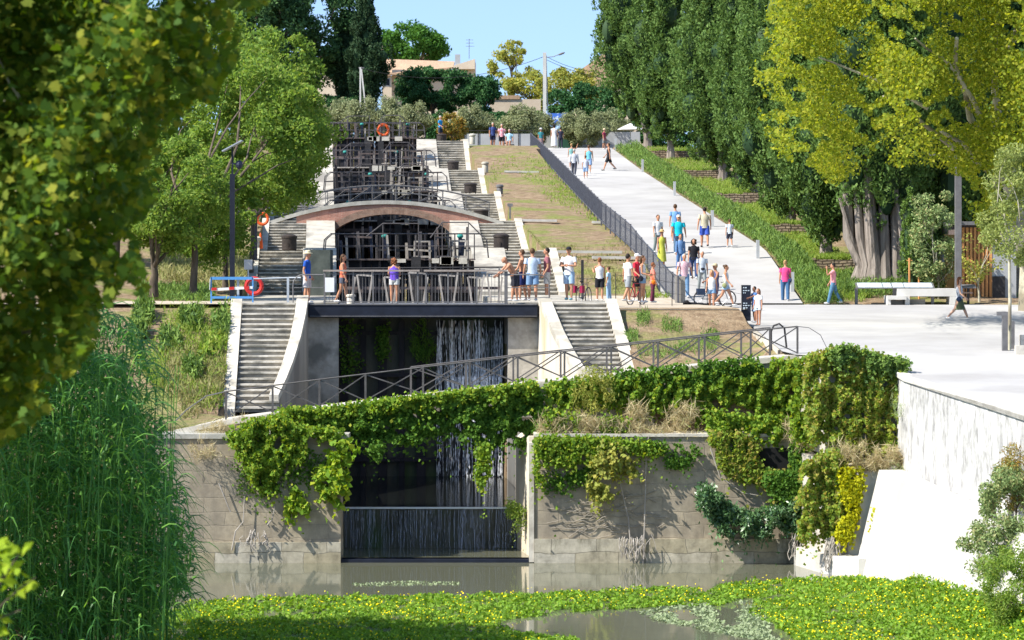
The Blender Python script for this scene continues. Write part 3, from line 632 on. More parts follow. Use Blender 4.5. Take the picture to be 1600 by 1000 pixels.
# ------------------------------------------------------------------ lock gates up the staircase
def gate(n, label, dd=4.2, npost=17, zoff=0):
    D = LD[n] - dd; c = float(cx(D)); z = LZ[n] - zoff; rr = random.Random(n * 11)
    t = empty('lock_gate', (c, D, z - 3), label, 'lock gate', 'lock gates stepping up the hill')
    for s in (-1, 1):
        b = B(); 
        for i in range(6):
            a0 = .04 + i * .48; a1 = a0 + .45; y0 = D - .5 * (1 - a0 / 3); y1 = D - .5 * (1 - a1 / 3)
            A = [(c + s * a0, y0), (c + s * a1, y1), (c + s * a1, y1 + .25), (c + s * a0, y0 + .25)]
            b.prism(A if s > 0 else A[::-1], z - 3.4, z - .02)
        b.build('door_leaf', M['gatewood'], t)
        b = B()
        for zz in (z - .45, z - 1.3, z - 2.1): b.bar((c + s * .05, D - .56, zz), (c + s * 2.9, D - .1, zz), .12, .16)
        for i in range(4): a = .3 + .8 * i; b.bar((c + s * a, D - .56 + a * .16, z - 2.6), (c + s * a, D - .56 + a * .16, z), .1, .1)
        b.build('door_frame', M['brownwood'], t)
    b = B(); b.box(c - 2.94, c + 2.94, D - .75, D + .5, z + .0, z + .07); b.build('walkway', M['palewood'] if n in (3, 5) else M['brownwood'], t)
    for dy in (-.72, .45):
        b = B(); zt = z + 1.12
        xs = np.linspace(-2.9, 2.9, 8)
        b.tube([(c - 3.5, D + dy, z + .1), (c - 3.42, D + dy, zt - .25), (c - 3.15, D + dy, zt), (c + 3.15, D + dy, zt), (c + 3.42, D + dy, zt - .25), (c + 3.5, D + dy, z + .1)], .026, 6)
        b.tube([(c - 3.45, D + dy, z + .6), (c + 3.45, D + dy, z + .6)], .018, 5)
        for x in xs: b.tube([(c + x, D + dy, z + .05), (c + x, D + dy, zt)], .02, 5)
        b.build('railing', M['gateiron'], t)
    b = B(); x_ = c + rr.uniform(-.6, .4); zt = z + 1.55
    b.tube([(x_ - 2.0, D - .9, z + 1.0), (x_ - 1.3, D - .9, zt), (x_ + .2, D - .9, zt), (x_ + .2, D - .9, z)], .028, 6); b.tube([(x_ + .7, D - .9, z + .95), (x_ + 1.2, D - .9, zt + .05), (x_ + 2.3, D - .9, zt + .05), (x_ + 2.9, D - .9, z + 1.0)], .028, 6)
    for q_ in (-1.3, 1.2, 2.3): b.tube([(x_ + q_, D - .9, zt), (x_ + q_, D - .9, z)], .024, 5)
    b.build('bent_rail', M['gateiron'], t)
    for q_ in (.7, 1.6, 2.3):
        b = B(); w_ = .34; xx = c + q_; h_ = rr.uniform(.75, 1.1)
        for e_ in (-w_, w_): b.bar((xx + e_, D - .6, z - .4), (xx + e_ * .9, D - .6, z + h_), .09)
        for e_ in (.15, h_): b.bar((xx - w_, D - .6, z + e_), (xx + w_, D - .6, z + e_), .08)
        b.build('rack_frame', M[rr.choice(['palewood', 'gateiron', 'brownwood'])], t)
    for q_ in range(5):
        xx = c + rr.uniform(-.4, 2.5); B().cbox((xx, D - .85, z - .02), rr.uniform(.3, .6), .25, rr.uniform(.15, .35)).build('sill_block', M['stone_pale'], t)
    # frames of timber and steel standing on the gate
    for i in range(npost):
        x = c - 2.8 + 5.6 * (i + rr.uniform(.1, .9)) / npost; h = rr.uniform(.7, 1.5); lean = rr.uniform(-.14, .14); y = D + rr.uniform(-.5, .35); w = rr.uniform(.07, .14)
        B().bar((x, y, z - rr.uniform(0, .5)), (x + lean, y, z + h), w).build('stanchion', M[rr.choice(['gateiron', 'brownwood', 'palewood', 'gatewood', 'bluegate', 'iron', 'palewood'])], t)
    for i in range(4):
        xa = c - 2.6 + 1.35 * i; y = D - .3; zz = z + rr.uniform(.25, 1.15)
        B().bar((xa, y, zz), (xa + rr.uniform(.8, 1.3), y, zz + rr.uniform(-.1, .1)), .08).build('cross_bar', M[rr.choice(['brownwood', 'palewood', 'iron'])], t)
    for x in ((-2.2, 1.0) if n % 2 else (-.9, 2.3)):
        b = B(); b.bar((c + x, D - .1, z), (c + x, D - .1, z + .95), .16, .15); w = b.build('winding_post', M['bluegate'], t)
        b = B(); b.ell((c + x, D - .12, z + 1.02), (.14, .12, .10), 10, 6); b.build('winding_cap', M['teal'], w, True)
    for x in (-.45, .45):
        b = B(); b.box(c + x - .2, c + x + .2, D - .95, D - .8, z - 2.9, z + .15); b.build('paddle_plate', M['iron'], t)
gate(2, 'black timber lock gate under the brick arch, nearest of the gates up the hill', 4.2, 19, .4)
gate(3, 'black timber lock gate hidden right behind the brick arch bridge', -4.2)
gate(4, 'lock gate just above the brick arch bridge with curved rails')
gate(5, 'lock gate second from the top with a bleached walkway')
gate(6, 'topmost lock gate standing under the olive trees with an orange life ring')
# bleached frames behind the front bridge
c = float(cx(114.6)); t = empty('timber_screen', (c, 114.7, 7), 'row of bleached crooked gate timbers behind the front bridge railing', 'gate timbers')
for i, px_ in enumerate((551, 562, 578, 604, 617, 643, 664, 690, 711, 735, 752, 765, 781)):
    x = XP(px_, 114.6); s = (-1) ** i * .08; zz = 8.45 + .08 * (i % 3)
    b = B(); b.bar((x - s, 114.6, 7.31), (x, 114.6, 7.9), .07); b.bar((x, 114.6, 7.88), (x + s * 1.2, 114.6, zz), .065)
    if i % 2: b.bar((x + s, 114.6, zz), (x + .5, 114.6, zz - .05), .06)
    b.build('timber', M['palewood'], t)
b = B(); b.box(c - 2.9, c + 2.9, 114.7, 114.8, 8.0, 8.1); b.box(c - 2.9, c + 2.9, 114.7, 115.2, 7.1, 7.2); b.build('beam', M['brownwood'], t)
b = B(); b.tube([(c - 2.9, 116, 8.75), (c + 3.2, 116, 8.8)], .03, 6)
for x in np.linspace(-2.8, 2.8, 9): b.tube([(c + x, 116, 6.8), (c + x, 116, 8.75)], .025, 5)
b.build('back_rail', M['iron'], t)
# big dark container standing on the left side wall
B().box(XP(476, 131), XP(516, 131), 131, 133, 6.8, 9.45).single('sluice_box', mk('green_grey_sluice', (.10, .115, .10), (.05, .06, .055), 2, .7, .3), 'dark green grey sluice box left of the gates behind the straw hat man', 'sluice box')

# ------------------------------------------------------------------ brick arch bridge
DA = 164.4; ca = float(cx(165)); t = empty('brick_bridge', (ca, DA, 9), 'pink brick arch bridge with grey curved coping crossing the locks', 'arch bridge')
xa, xb = XP(417, DA), XP(787, DA); xm = (xa + xb) / 2
ztop = lambda x: ZY(347, DA) + (ZY(313, DA) - ZY(347, DA)) * max(0, 1 - ((x - xm) / ((xb - xa) / 2)) ** 2) ** 1.0
zar = lambda u: 9.75 + 1.6 * math.sqrt(max(0, 1 - (u / 3.3) ** 2))
xs = np.linspace(xa, xb, 49); bs = B(); bc = B(); br_ = B()
for i in range(48):
    p, q = xs[i], xs[i + 1]
    lo = lambda x: zar(x - ca) if abs(x - ca) < 3.3 else 9.0
    lp, lq = min(lo(p), ztop(p) - .4), min(lo(q), ztop(q) - .4)
    if p > XP(462, DA): bs.hexa([(p, DA, lp), (q, DA, lq), (q, DA + 2, lq), (p, DA + 2, lp)], [(p, DA, ztop(p) - .2), (q, DA, ztop(q) - .2), (q, DA + 2, ztop(q) - .2), (p, DA + 2, ztop(p) - .2)])
    bc.hexa([(p, DA - .09, ztop(p) - .198), (q, DA - .09, ztop(q) - .198), (q, DA + 2.1, ztop(q) - .198), (p, DA + 2.1, ztop(p) - .198)], [(p, DA - .09, ztop(p)), (q, DA - .09, ztop(q)), (q, DA + 2.1, ztop(q)), (p, DA + 2.1, ztop(p))])
    if abs(p - ca) < 3.3 and abs(q - ca) < 3.3:
        up = lambda x: min(zar(x - ca) + .36, ztop(x) - .21)
        br_.hexa([(p, DA - .03, lp - .002), (q, DA - .03, lq - .002), (q, DA - .001, lq - .002), (p, DA - .001, lp - .002)], [(p, DA - .03, up(p)), (q, DA - .03, up(q)), (q, DA - .001, up(q)), (p, DA - .001, up(p))])
bs.build('spandrel', M['brick'], t); bc.build('coping', M['coping'], t); br_.build('arch_ring', masonry('arch_brick', (.33, .2, .14), (.27, .155, .11), (.3, .24, .19), .07, .26, msize=.01, bump=.3), t)
for dy in (.08, 1.9):
    b = B(); x2 = np.linspace(XP(472, DA), XP(764, DA), 25); zr = lambda x: ztop(x) + .78
    b.tube([(x, DA + dy, zr(x)) for x in x2], .03, 6); b.tube([(x, DA + dy, ztop(x) + .42) for x in x2], .015, 5)
    for i in range(0, 25, 3): b.tube([(x2[i], DA + dy, ztop(x2[i])), (x2[i], DA + dy, zr(x2[i]))], .02, 5)
    for i in range(0, 24, 3): b.tube([(x2[i], DA + dy, ztop(x2[i]) + .05), (x2[i + 3], DA + dy, zr(x2[i + 3]))], .013, 5)
    b.build('railing', M['greyrail'], t)

# ------------------------------------------------------------------ sloping footbridge over the mouth
DF = 97.5
zco = ipl([(XP(a, DF), ZY(y, DF)) for a, y in ((270, 672), (345, 657), (500, 637), (660, 618), (835, 598), (1000, 581), (1170, 562), (1297, 549))])
t = empty('sloping_footbridge', (0, DF, 3.9), 'sloping stone footbridge with pale coping across the lock mouth, draped in ivy', 'footbridge')
xs = np.linspace(XP(272, DF), XP(1297, DF), 50); b = B(); bc = B(); xo0, xo1 = float(cx(97)) - 2.95, float(cx(97)) + 2.95
for i in range(49):
    p, q = xs[i], xs[i + 1]
    zl = lambda x: (float(zco(x)) - .95 if xo0 < x < xo1 else 2.5)
    l2 = max(zl(p), zl(q))
    b.hexa([(p, DF, l2), (q, DF, l2), (q, DF + 1.8, l2), (p, DF + 1.8, l2)], [(p, DF, zco(p) - .16), (q, DF, zco(q) - .16), (q, DF + 1.8, zco(q) - .16), (p, DF + 1.8, zco(p) - .16)])
    bc.hexa([(p, DF - .08, zco(p) - .158), (q, DF - .08, zco(q) - .158), (q, DF + 1.9, zco(q) - .158), (p, DF + 1.9, zco(p) - .158)], [(p, DF - .08, zco(p)), (q, DF - .08, zco(q)), (q, DF + 1.9, zco(q)), (p, DF + 1.9, zco(p))])
b.build('bridge_body', M['stone'], t); bc.build('coping', M['stone_pale'], t)
def xrail(name_label, D, pxs, h, mat):
    t = empty('footbridge_railing', (0, D, 4), name_label, 'railing', 'two cross braced railings of the sloping footbridge')
    xs = [XP(p, D) for p in pxs]
    for x in xs: B().bar((x, D, zco(x)), (x, D, zco(x) + h), .06).build('post', mat, t)
    b = B()
    b.tube([(x, D, zco(x) + h) for x in xs], .024, 6)
    b.build('top_rail', mat, t)
    for p, q in zip(xs[:-1], xs[1:]):
        B().bar((p, D, zco(p) + .05), (q, D, zco(q) + h - .02), .035).bar((p, D + .03, zco(p) + h - .02), (q, D + .03, zco(q) + .05), .035).build('cross_brace', mat, t)
    return t, xs
t, xs = xrail('near cross braced iron railing of the sloping footbridge above the ivy', DF + .12, [353, 426, 499, 571, 661, 734, 809, 882, 955, 1028, 1101, 1173, 1246], .86, M['bridgerail'])
b = B(); x = xs[-1]; b.tube([(x, DF + .12, zco(x) + .86), (x + .35, DF + .12, zco(x) + .82), (x + .7, DF + .12, zco(x) + .6), (x + .95, DF + .12, zco(x + .9) + .0)], .012, 5)
x = xs[0]; b.tube([(x, DF + .12, zco(x) + .86), (x - .6, DF + .12, zco(x) + .72), (x - 1.2, DF + .12, zco(x) + .3), (x - 1.6, DF + .12, zco(x) - .1)], .02, 5); b.build('end_rail', M['greyrail'], t)
xrail('far cross braced iron railing of the sloping footbridge seen behind the near one', DF + 1.66, [642, 728, 802, 876, 948, 1021, 1092, 1158, 1203], .86, M['bridgerail'])
b = B(); p = P(1205, 548, 99.5); b.tube([tuple(p), tuple(p + [0, 0, .6]), tuple(p + [.08, 0, .78]), tuple(p + [.25, 0, .84]), tuple(p + [.42, .1, .7]), tuple(p + [.5, .15, 0])], .03, 6)
b.single('hoop_barrier', M['iron'], 'dark bent iron hoop at the plaza end of the sloping footbridge', 'hoop')
bb_ = P(1170, 507, 110)
b = B(); b.prism([(8.28, 99.6), (8.6, 99.6), (8.7, 110), (8.2, 110.4)], 4.6, [6.27, 6.27, 6.70, 6.70]); b.single('plaza_edge_wall', M['stone_pale'], 'pale concrete edge wall where the plaza drops to the dirt slope', 'edge wall')

# ------------------------------------------------------------------ picket fence beside the ramp
t = empty('picket_fence', (4, 165, 9), 'long black metal picket fence running down beside the white ramp', 'fence')
dd = list(np.arange(126.5, 239, 2.6)); zf = ipl([(126, 7.25), (131, 7.5), (148, 9.6), (165, 11.06), (185, 12.75), (208, 14.72), (238, 17.24)])
fx = lambda D: float(xrl(D)) - .12
for i, D in enumerate(dd):
    B().bar((fx(D), D, zf(D) - .3), (fx(D), D, zf(D) + 1.16), .07).build('post', M['iron_blue'], t)
    if i == len(dd) - 1: break
    E = dd[i + 1]; b = B()
    for h in (.12, 1.1): b.bar((fx(D), D, zf(D) + h), (fx(E), E, zf(E) + h), .035, .045)
    for k in range(1, 10):
        d = D + (E - D) * k / 10; b.bar((fx(d), d, zf(d) + .12), (fx(d), d, zf(d) + 1.1), .018)
    b.build('picket_panel', M['iron_blue'], t)
x = XP(1058, 127); B().box(x - .1, x + .3, 126.6, 126.9, 7.2, 8.4).single('gate_pier', M['render'], 'short rendered grey post at the bottom end of the picket fence', 'post')
# low cable rail along the gravel path
t = empty('cable_rail', (4, 112, 7.4), 'thin low cable rail on slim posts along the front of the gravel path', 'cable rail')
pp = [P(962, 470, 111.6), P(1000, 473, 113.5), P(1050, 480, 116), P(1105, 487, 118.5), P(1160, 500, 112)]
for p in pp: B().tube([p - [0, 0, .2], p + [0, 0, .95]], .016, 5).build('post', M['iron'], t)
b = B()
for h in (.9, .5): b.tube([p + [0, 0, h] for p in pp], .006, 4)
b.build('cable', M['iron'], t)
# kerb strips across the dirt bank
for i, (y, xa, xb, D) in enumerate(((268, 788, 842, 206), (306, 800, 897, 186), (344, 806, 870, 165), (347, 925, 952, 164), (393, 840, 972, 143), (402, 925, 1000, 141))):
    b = B(); b.bar(P(xa, y, D), P(xb, y + 1, D), .5, .12); b.single('kerb_stone', M['white_stone'], ['short pale kerb strip highest on the dirt bank', 'pale kerb strip on the dirt bank below the highest one', 'pale kerb strip on the dirt bank level with the brick bridge end', 'short pale kerb strip against the fence level with the brick bridge', 'long pale kerb strip on the dirt bank just behind the standing men', 'slanting pale kerb strip near the fence behind the standing men'][i], 'kerb', 'kerb strips on the dirt bank')

# ------------------------------------------------------------------ small furniture
def drum(px, py, D, w, h, label):
    p = P(px, py, D); t = empty('iron_drum', tuple(p), label, 'drum', 'dark iron drums on the stair landings')
    b = B(); b.lathe(p, [(w * .40, .08), (w * .46, .12), (w * .46, h * .75), (w * .5, h * .78), (w * .5, h * .88), (w * .34, h * .96), (w * .1, h)], 16); b.build('body', M['rust'], t, True)
    b = B(); 
    for a in range(3): q = 2.1 * a + .4; b.bar(p + [w * .4 * math.cos(q), w * .4 * math.sin(q), -.05], p + [w * .45 * math.cos(q), w * .45 * math.sin(q), h * .5], .06)
    b.build('feet', M['rust'], t)
    return t
drum(690, 222, 227.4, .75, .6, 'dark iron drum under the man in blue at the head of the stairs')
drum(708, 267, 205.6, .78, .65, 'dark iron drum on the stair landing two flights below the blue man')
drum(735, 303.5, 185.6, .78, .68, 'dark iron drum on the stair landing halfway up the right stairs')
drum(752, 342, 165.8, .8, .5, 'dark iron drum peeking over the end of the brick bridge coping')
drum(783, 392, 140.6, .72, .78, 'dark iron drum on the right landing below the brick bridge')
drum(452, 394, 140.6, .7, .8, 'dark iron drum on the shaded left stairs')
def bollard(px, py, D, w, h, mat, label, grp='stone mooring posts on the bank'):
    p = P(px, py, D); b = B(); b.lathe(p, [(w * .40, -.15), (w * .40, h * .6), (w * .36, h * .66), (w * .5, h * .74), (w * .5, h * .9), (w * .3, h)], 14); return b.single('mooring_post', mat, label, 'mooring post', grp, smooth=True)
bollard(758, 266, 206, .5, .55, M['stone_pale'], 'pale stone mooring post on the dirt bank right of the upper stairs')
bollard(738, 222, 228, .48, .6, M['stone_pale'], 'pale stone mooring post at the top of the bank near the couple')
bollard(781, 303, 186, .45, .55, M['greyrail'], 'grey mooring post on the dirt bank halfway up the right stairs')
bollard(400, 394, 141, .5, .7, M['stone_pale'], 'stone mooring post left of the shaded stairs')
bollard(548, 474, 111.9, .34, .32, M['stone_pale'], 'small pale stone stump on the bridge deck beside the railing')
p = P(797, 342, 166); B().bar(p, p + [0, 0, .75], .09).cbox(p + [0, 0, .72], .28, .1, .16).single('marker_post', M['greyrail'], 'small grey marker post on the bank beside the brick bridge end', 'marker')

def ring(px, py, D, r, label, mat=None):
    p = P(px, py, D); b = B(); b.tube([(p[0] + r * math.cos(a), D, p[2] + r * math.sin(a)) for a in np.linspace(0, 2 * math.pi, 21)], r * .27, 8, False)
    o = b.single('life_ring', mat or M['orange'], label, 'life ring', 'life rings beside the locks', smooth=True, origin=tuple(p)); o['label'] = label; return o
ring(599, 203, 222.2, .36, 'orange life ring hanging on the topmost lock gate railing')
ring(397, 447, 112.6, .27, 'red life ring behind the blue barrier on the left path', M['red'])
ring(410, 342, 152, .26, 'orange life ring beside the shaded left stairs below the trees')
p = P(407, 385, 141); B().lathe(p, [(.12, -.1), (.1, .2), (.05, .5), (.02, .6)], 10).single('traffic_cone', M['orange'], 'small orange cone beside the stone mooring post on the left', 'cone')
# lamp posts
p = P(363, 465, 113.8); t = empty('street_lamp', tuple(p), 'tall dark street lamp with a solar panel on top, left of the stairs', 'street lamp')
b = B(); b.bar(p - [0, 0, .4], p + [0, 0, 4.4], .17); b.bar(p + [0, 0, 4.4], p + [0, 0, 5.35], .06); b.build('pole', M['navy'], t)
b = B(); b.bar(p + [-.34, 0, 5.2], p + [.36, 0, 5.58], .75, .04, (0, 0, 1)); b.build('solar_panel', M['galv'], t)
b = B(); b.bar(p + [0, 0, 4.75], p + [.25, -.1, 4.78], .05); b.ell(p + [.25, -.1, 4.72], (.13, .13, .16), 8, 6); b.build('lamp_head', M['bluegate'], t)
p = P(797 - 398, 397, 138); B().bar(p - [0, 0, .5], p + [0, 0, 1.9], .16).single('dark_post', M['navy'], 'short dark post among the trees left of the shaded stairs', 'post')
p = P(1497, 477, 131.5); t = empty('lamp_post', tuple(p), 'tall dark square lamp post rising into the plane tree by the slatted kiosk', 'lamp post')
B().bar(p - [0, 0, .3], p + [0, 0, 6.2], .25).build('pole', M['greyrail'], t); B().bar(p + [0, 0, 6.1], p + [-1.2, 0, 6.2], .2, .08).build('lamp_head', M['greyrail'], t)
# path lights along the ramp
for px_, py_, D, lab in ((962, 237, 236, 'topmost white path light where the ramp ends'), (1004, 270, 207, 'white path light beside the rosemary below the walking man in black'), (1054, 306, 184, 'white path light halfway down the ramp hedge'), (1113, 353, 160.5, 'white path light near the man in the beige shirt'), (1184, 406, 144.5, 'white path light just above the woman in pink'), (1238, 446, 134.6, 'lowest white path light behind the woman in pink')):
    p = P(px_, py_, D); p[2] = float(zramp(D)) - .05
    B().cbox(p + [0, 0, .42], .14, .22, .9).single('path_light', M['greypaint'], lab, 'path light', 'white path lights along the ramp hedge')
# dry stone terrace walls
for i, (xa, xb, y, D) in enumerate(((1000, 1045, 247, 231), (1058, 1098, 278, 204), (1106, 1152, 314, 181), (1166, 1226, 362, 160), (1232, 1290, 417, 145))):
    za = ZY(y - 11, D) + .03; b = B(); k = 8; X0, X1 = XP(xa, D), XP(xb, D) + 1.6
    for j in range(k): h = za + random.uniform(-.05, .06); b.hexa([(X0 + (X1 - X0) * j / k, D + .02 * (j % 2), za - 1.2), (X0 + (X1 - X0) * (j + 1) / k, D + .02 * (j % 2), za - 1.2), (X0 + (X1 - X0) * (j + 1) / k, D + .6, za - 1.2), (X0 + (X1 - X0) * j / k, D + .6, za - 1.2)], [(X0 + (X1 - X0) * j / k, D + .02 * (j % 2), h), (X0 + (X1 - X0) * (j + 1) / k, D + .02 * (j % 2), h), (X0 + (X1 - X0) * (j + 1) / k, D + .6, h), (X0 + (X1 - X0) * j / k, D + .6, h)])
    b.single('dry_stone_wall', M['drystone'], ['highest dry stone terrace wall beside the ramp under the cypresses', 'second dry stone terrace wall down from the top of the ramp', 'dry stone terrace wall halfway down the planted slope', 'dry stone terrace wall behind the boy in white', 'lowest dry stone terrace wall behind the woman in pink'][i], 'dry stone wall', 'dry stone terrace walls beside the ramp')
# bench, info table, totem, bollards, kiosk
t = empty('concrete_bench', tuple(P(1440, 475, 131.3)), 'long white concrete bench with two seat levels at the back of the plaza', 'bench')
f = lambda xa, xb, ya, yb, d0, d1, nm, m=M['concrete']: B().box(XP(xa, 131.3), XP(xb, 131.3), d0, d1, ZY(yb, 131.3), ZY(ya, 131.3)).build(nm, m, t)
f(1402, 1496, 451, 463, 131.3, 132.6, 'high_slab'); f(1386, 1415, 462, 468, 131.0, 132.4, 'low_slab'); f(1386, 1391, 468, 476, 131.1, 132.3, 'leg'); f(1414, 1421, 463.2, 476, 131.2, 132.3, 'leg'); f(1484, 1496, 463.2, 476, 131.3, 132.4, 'leg'); f(1392, 1413, 469, 476, 131.6, 132.2, 'plinth', M['render']); f(1422, 1448, 468, 476, 131.8, 132.2, 'plinth', M['render'])
t = empty('info_table', tuple(P(1398, 475, 131.7)), 'long low information table with pale printed panels in front of the rosemary', 'information table')
for px_ in (1338, 1397, 1457): B().box(XP(px_, 131.7) - .06, XP(px_, 131.7) + .06, 131.65, 131.75, 6.9, 7.9).build('leg', M['greyrail'], t)
b = B(); b.hexa([(XP(1337, 131.7), 131.4, 7.86), (XP(1459, 131.7), 131.4, 7.86), (XP(1459, 131.7), 132.0, 8.06), (XP(1337, 131.7), 132.0, 8.06)], [(XP(1337, 131.7), 131.4, 7.9), (XP(1459, 131.7), 131.4, 7.9), (XP(1459, 131.7), 132.0, 8.1), (XP(1337, 131.7), 132.0, 8.1)]); b.build('table_top', M['greyrail'], t)
M['print'] = mk('printed_panel', (.62, .70, .74), (.36, .44, .50), 6, .5, 0)
for xa, xb in ((1340, 1378), (1379.5, 1392), (1394, 1411), (1412.5, 1456)):
    b = B(); q = lambda x, y, z: (XP(x, 131.7), y, z); b.hexa([q(xa, 131.43, 7.906), q(xb, 131.43, 7.906), q(xb, 131.97, 8.086), q(xa, 131.97, 8.086)], [q(xa, 131.43, 7.918), q(xb, 131.43, 7.918), q(xb, 131.97, 8.098), q(xa, 131.97, 8.098)]); b.build('panel', M['print'], t)
p = P(1513, 477, 131.8); t = empty('lectern_sign', tuple(p), 'dark slanted lectern sign behind the walking woman in the green skirt', 'sign')
B().box(p[0] - .05, p[0] + .05, p[1], p[1] + .1, p[2] - .2, p[2] + .72).build('post', M['iron'], t); b = B(); b.hexa([(p[0] - .3, p[1] - .2, p[2] + .7), (p[0] + .3, p[1] - .2, p[2] + .7), (p[0] + .3, p[1] + .2, p[2] + .8), (p[0] - .3, p[1] + .2, p[2] + .8)], [(p[0] - .3, p[1] - .2, p[2] + .76), (p[0] + .3, p[1] - .2, p[2] + .76), (p[0] + .3, p[1] + .2, p[2] + .86), (p[0] - .3, p[1] + .2, p[2] + .86)]); b.build('panel', M['greyrail'], t)
p = P(1166, 497, 111.3); t = empty('totem_sign', tuple(p), 'narrow dark totem sign with white lines beside two children', 'sign'); zt = p[2]
b = B(); b.box(p[0] - .15, p[0] + .16, 111.3, 111.42, zt - .1, zt + 1.15); b.build('panel', M['navy'], t)
B().box(p[0] - .17, p[0] - .152, 111.28, 111.46, zt - .2, zt + 1.15).build('edge_post', M['greyrail'], t)
b = B(); rr = random.Random(3)
for z, k in ((1.04, 2), (.94, 3), (.86, 2), (.5, 2), (.42, 3), (.34, 2), (.3, 1)):
    x = -.11
    for j in range(k): w = rr.uniform(.03, .08); b.box(p[0] + x, p[0] + x + w, 111.288, 111.298, zt + z, zt + z + .035); x += w + .025
b.build('lettering', M['print'], t)
for px_, y0, y1, w, lab, hd in ((1570, 549, 487, .17, 'dark square bollard sign with a side plate in front of the young tree', 1), (1582, 549, 502, .12, 'dark slim bollard just behind the young tree trunk', 0)):
    D = 98.6 if hd else 99.4; p = P(px_, y0, D); b = B(); h = (y0 - y1) * D / F; b.cbox(p + [0, 0, h / 2 - .1], w, w, h + .2)
    if hd: b.cbox(p + [-.1, 0, h - .06], .3, w * .98, .12)
    b.single('bollard', M['greyrail'], lab, 'bollard')
for px_, py_, s, lab in ((1594, 556, .3, 'pale stone cube seat cut by the right edge of the plaza'), (1604, 545, .4, 'larger pale stone cube behind the small one at the right edge')):
    D = 97.5 if s < .35 else 99; p = P(px_, py_, D); B().cbox(p + [0, 0, s / 2 - .03], s, s, s * 1.3).single('stone_cube', M['stone_pale'], lab, 'stone cube')
t = empty('slatted_kiosk', (float(XP(1530, 134.5)), 135, 7), 'small building clad in vertical orange wooden slats with a dark door', 'kiosk')
D = 134.5; b = B()
for x in np.arange(XP(1497, D), XP(1548, D), .165): b.box(x, x + .11, D, D + .06, 7, 10.4)
b.build('slat_wall', M['slat'], t)
B().box(XP(1478, D), XP(1496, D), D + .3, D + .5, 7, 10.1).build('plywood_panel', mk('tan_panel', (.50, .33, .14), (.4, .26, .1), 3, .8, .2), t)
B().box(XP(1496, D), XP(1549, D), D + .12, D + 3, 6.9, 10.5).build('inner_wall', M['brownwood'], t)
B().box(XP(1551, D), XP(1570, D), D - .1, D, 7.1, 8.35).build('door', M['iron'], t)
B().box(XP(1549, D), XP(1588, D), D + .02, D + 3, 6.9, 10.5).build('side_wall', M['greypaint'], t)
B().box(XP(1490, D), XP(1595, D), D - .4, D + 3.2, 10.5, 10.65).build('roof', M['greyrail'], t)
# barrier and rail on the left path
t = empty('blue_barrier', (float(XP(363, 112)), 112, 7.45), 'blue and white metal barrier with red and white tape on the left path', 'barrier')
xa, xb = XP(330, 112), XP(395, 112)
b = B()
for x in (xa, xb): b.bar((x, 112, 7.4), (x, 112, 8.46), .05)
b.bar((xa, 112, 8.42), (xb, 112, 8.42), .05, .1); b.bar((xa, 112, 7.75), (xb, 112, 7.75), .04, .08); b.build('frame', M['blue'], t)
b = B(); b.bar((xa, 111.95, 8.02), (xb, 111.95, 8.1), .02, .09); b.bar((xa - .03, 111.95, 8.4), (xa - .05, 111.95, 8.02), .02, .1); b.build('white_tape', M['white'], t)
for k in (0, .42, .78): x = xa + (xb - xa) * k; B().bar((x + .02, 111.93, 8.04 + k * .06), (x + .2, 111.93, 8.05 + k * .06), .02, .1).build('tape_stripe', M['red'], t)
t = empty('galvanised_rail', (float(XP(425, 112)), 112, 7.5), 'pale galvanised pipe rail between the blue barrier and the bridge', 'railing')
b = B(); b.tube([(XP(370, 112.1), 112.1, 8.38), (XP(452, 112.1), 112.1, 8.44), (XP(470, 112), 112, 8.44)], .03, 6); b.build('rail', M['galv'], t)
for px_ in (372, 450): B().bar((XP(px_, 112.1), 112.1, 7.4), (XP(px_, 112.1), 112.1, 8.45), .08).build('post', M['galv'], t)
p = P(388, 450, 116); t = empty('notice_sign', tuple(p), 'small blank pale sign on a thin post behind the blue barrier', 'sign')
B().tube([p - [0, 0, .4], p + [0, 0, .9]], .025, 6).build('post', M['galv'], t); B().cbox(p + [0, -.03, .85], .3, .02, .36).build('plate', M['greypaint'], t)
p = P(1058, 492, 113); b = B(); b.cbox(p, .46, .3, .09, .1); b.single('turquoise_board', M['teal'], 'turquoise board lying on the dirt slope in front of the dog', 'board')
p = P(910, 468, 117)
B().bar(p, p + [0, 0, 1.45], .1).single('wooden_post', M['iron'], 'dark wooden post beside the parked bicycle behind the man in the black cap', 'post')
B().bar(p + [-.1, 0, .3], p + [-.7, .1, .95], .06).single('wooden_prop', M['brownwood'], 'slanting bar leaning behind the man with crossed arms', 'bar')
# ------------------------------------------------------------------ people
def remesh(b, vox):
    me = bpy.data.meshes.new('tmp'); me.from_pydata(b.v, [], b.f); me.update()
    o = bpy.data.objects.new('tmp', me); COL.objects.link(o)
    md = o.modifiers.new('r', 'REMESH'); md.mode = 'VOXEL'; md.voxel_size = vox; md.use_smooth_shade = True
    sm = o.modifiers.new('s', 'SMOOTH'); sm.factor = .5; sm.iterations = 2
    dg = bpy.context.evaluated_depsgraph_get(); ev = o.evaluated_get(dg); m2 = bpy.data.meshes.new_from_object(ev)
    bpy.data.objects.remove(o); bpy.data.meshes.remove(me); return m2
SK = {'tan': mk('tanned_skin', (.50, .25, .15), (.45, .22, .13), 12, .55, 0), 'fair': mk('fair_skin', (.60, .36, .25), (.55, .32, .22), 12, .55, 0), 'brown': mk('brown_skin', (.36, .17, .10), (.32, .15, .09), 12, .55, 0)}
HR = {'brown': (.09, .045, .02), 'dark': (.02, .014, .01), 'grey': (.45, .43, .40), 'blond': (.38, .24, .10), 'red': (.22, .08, .03)}
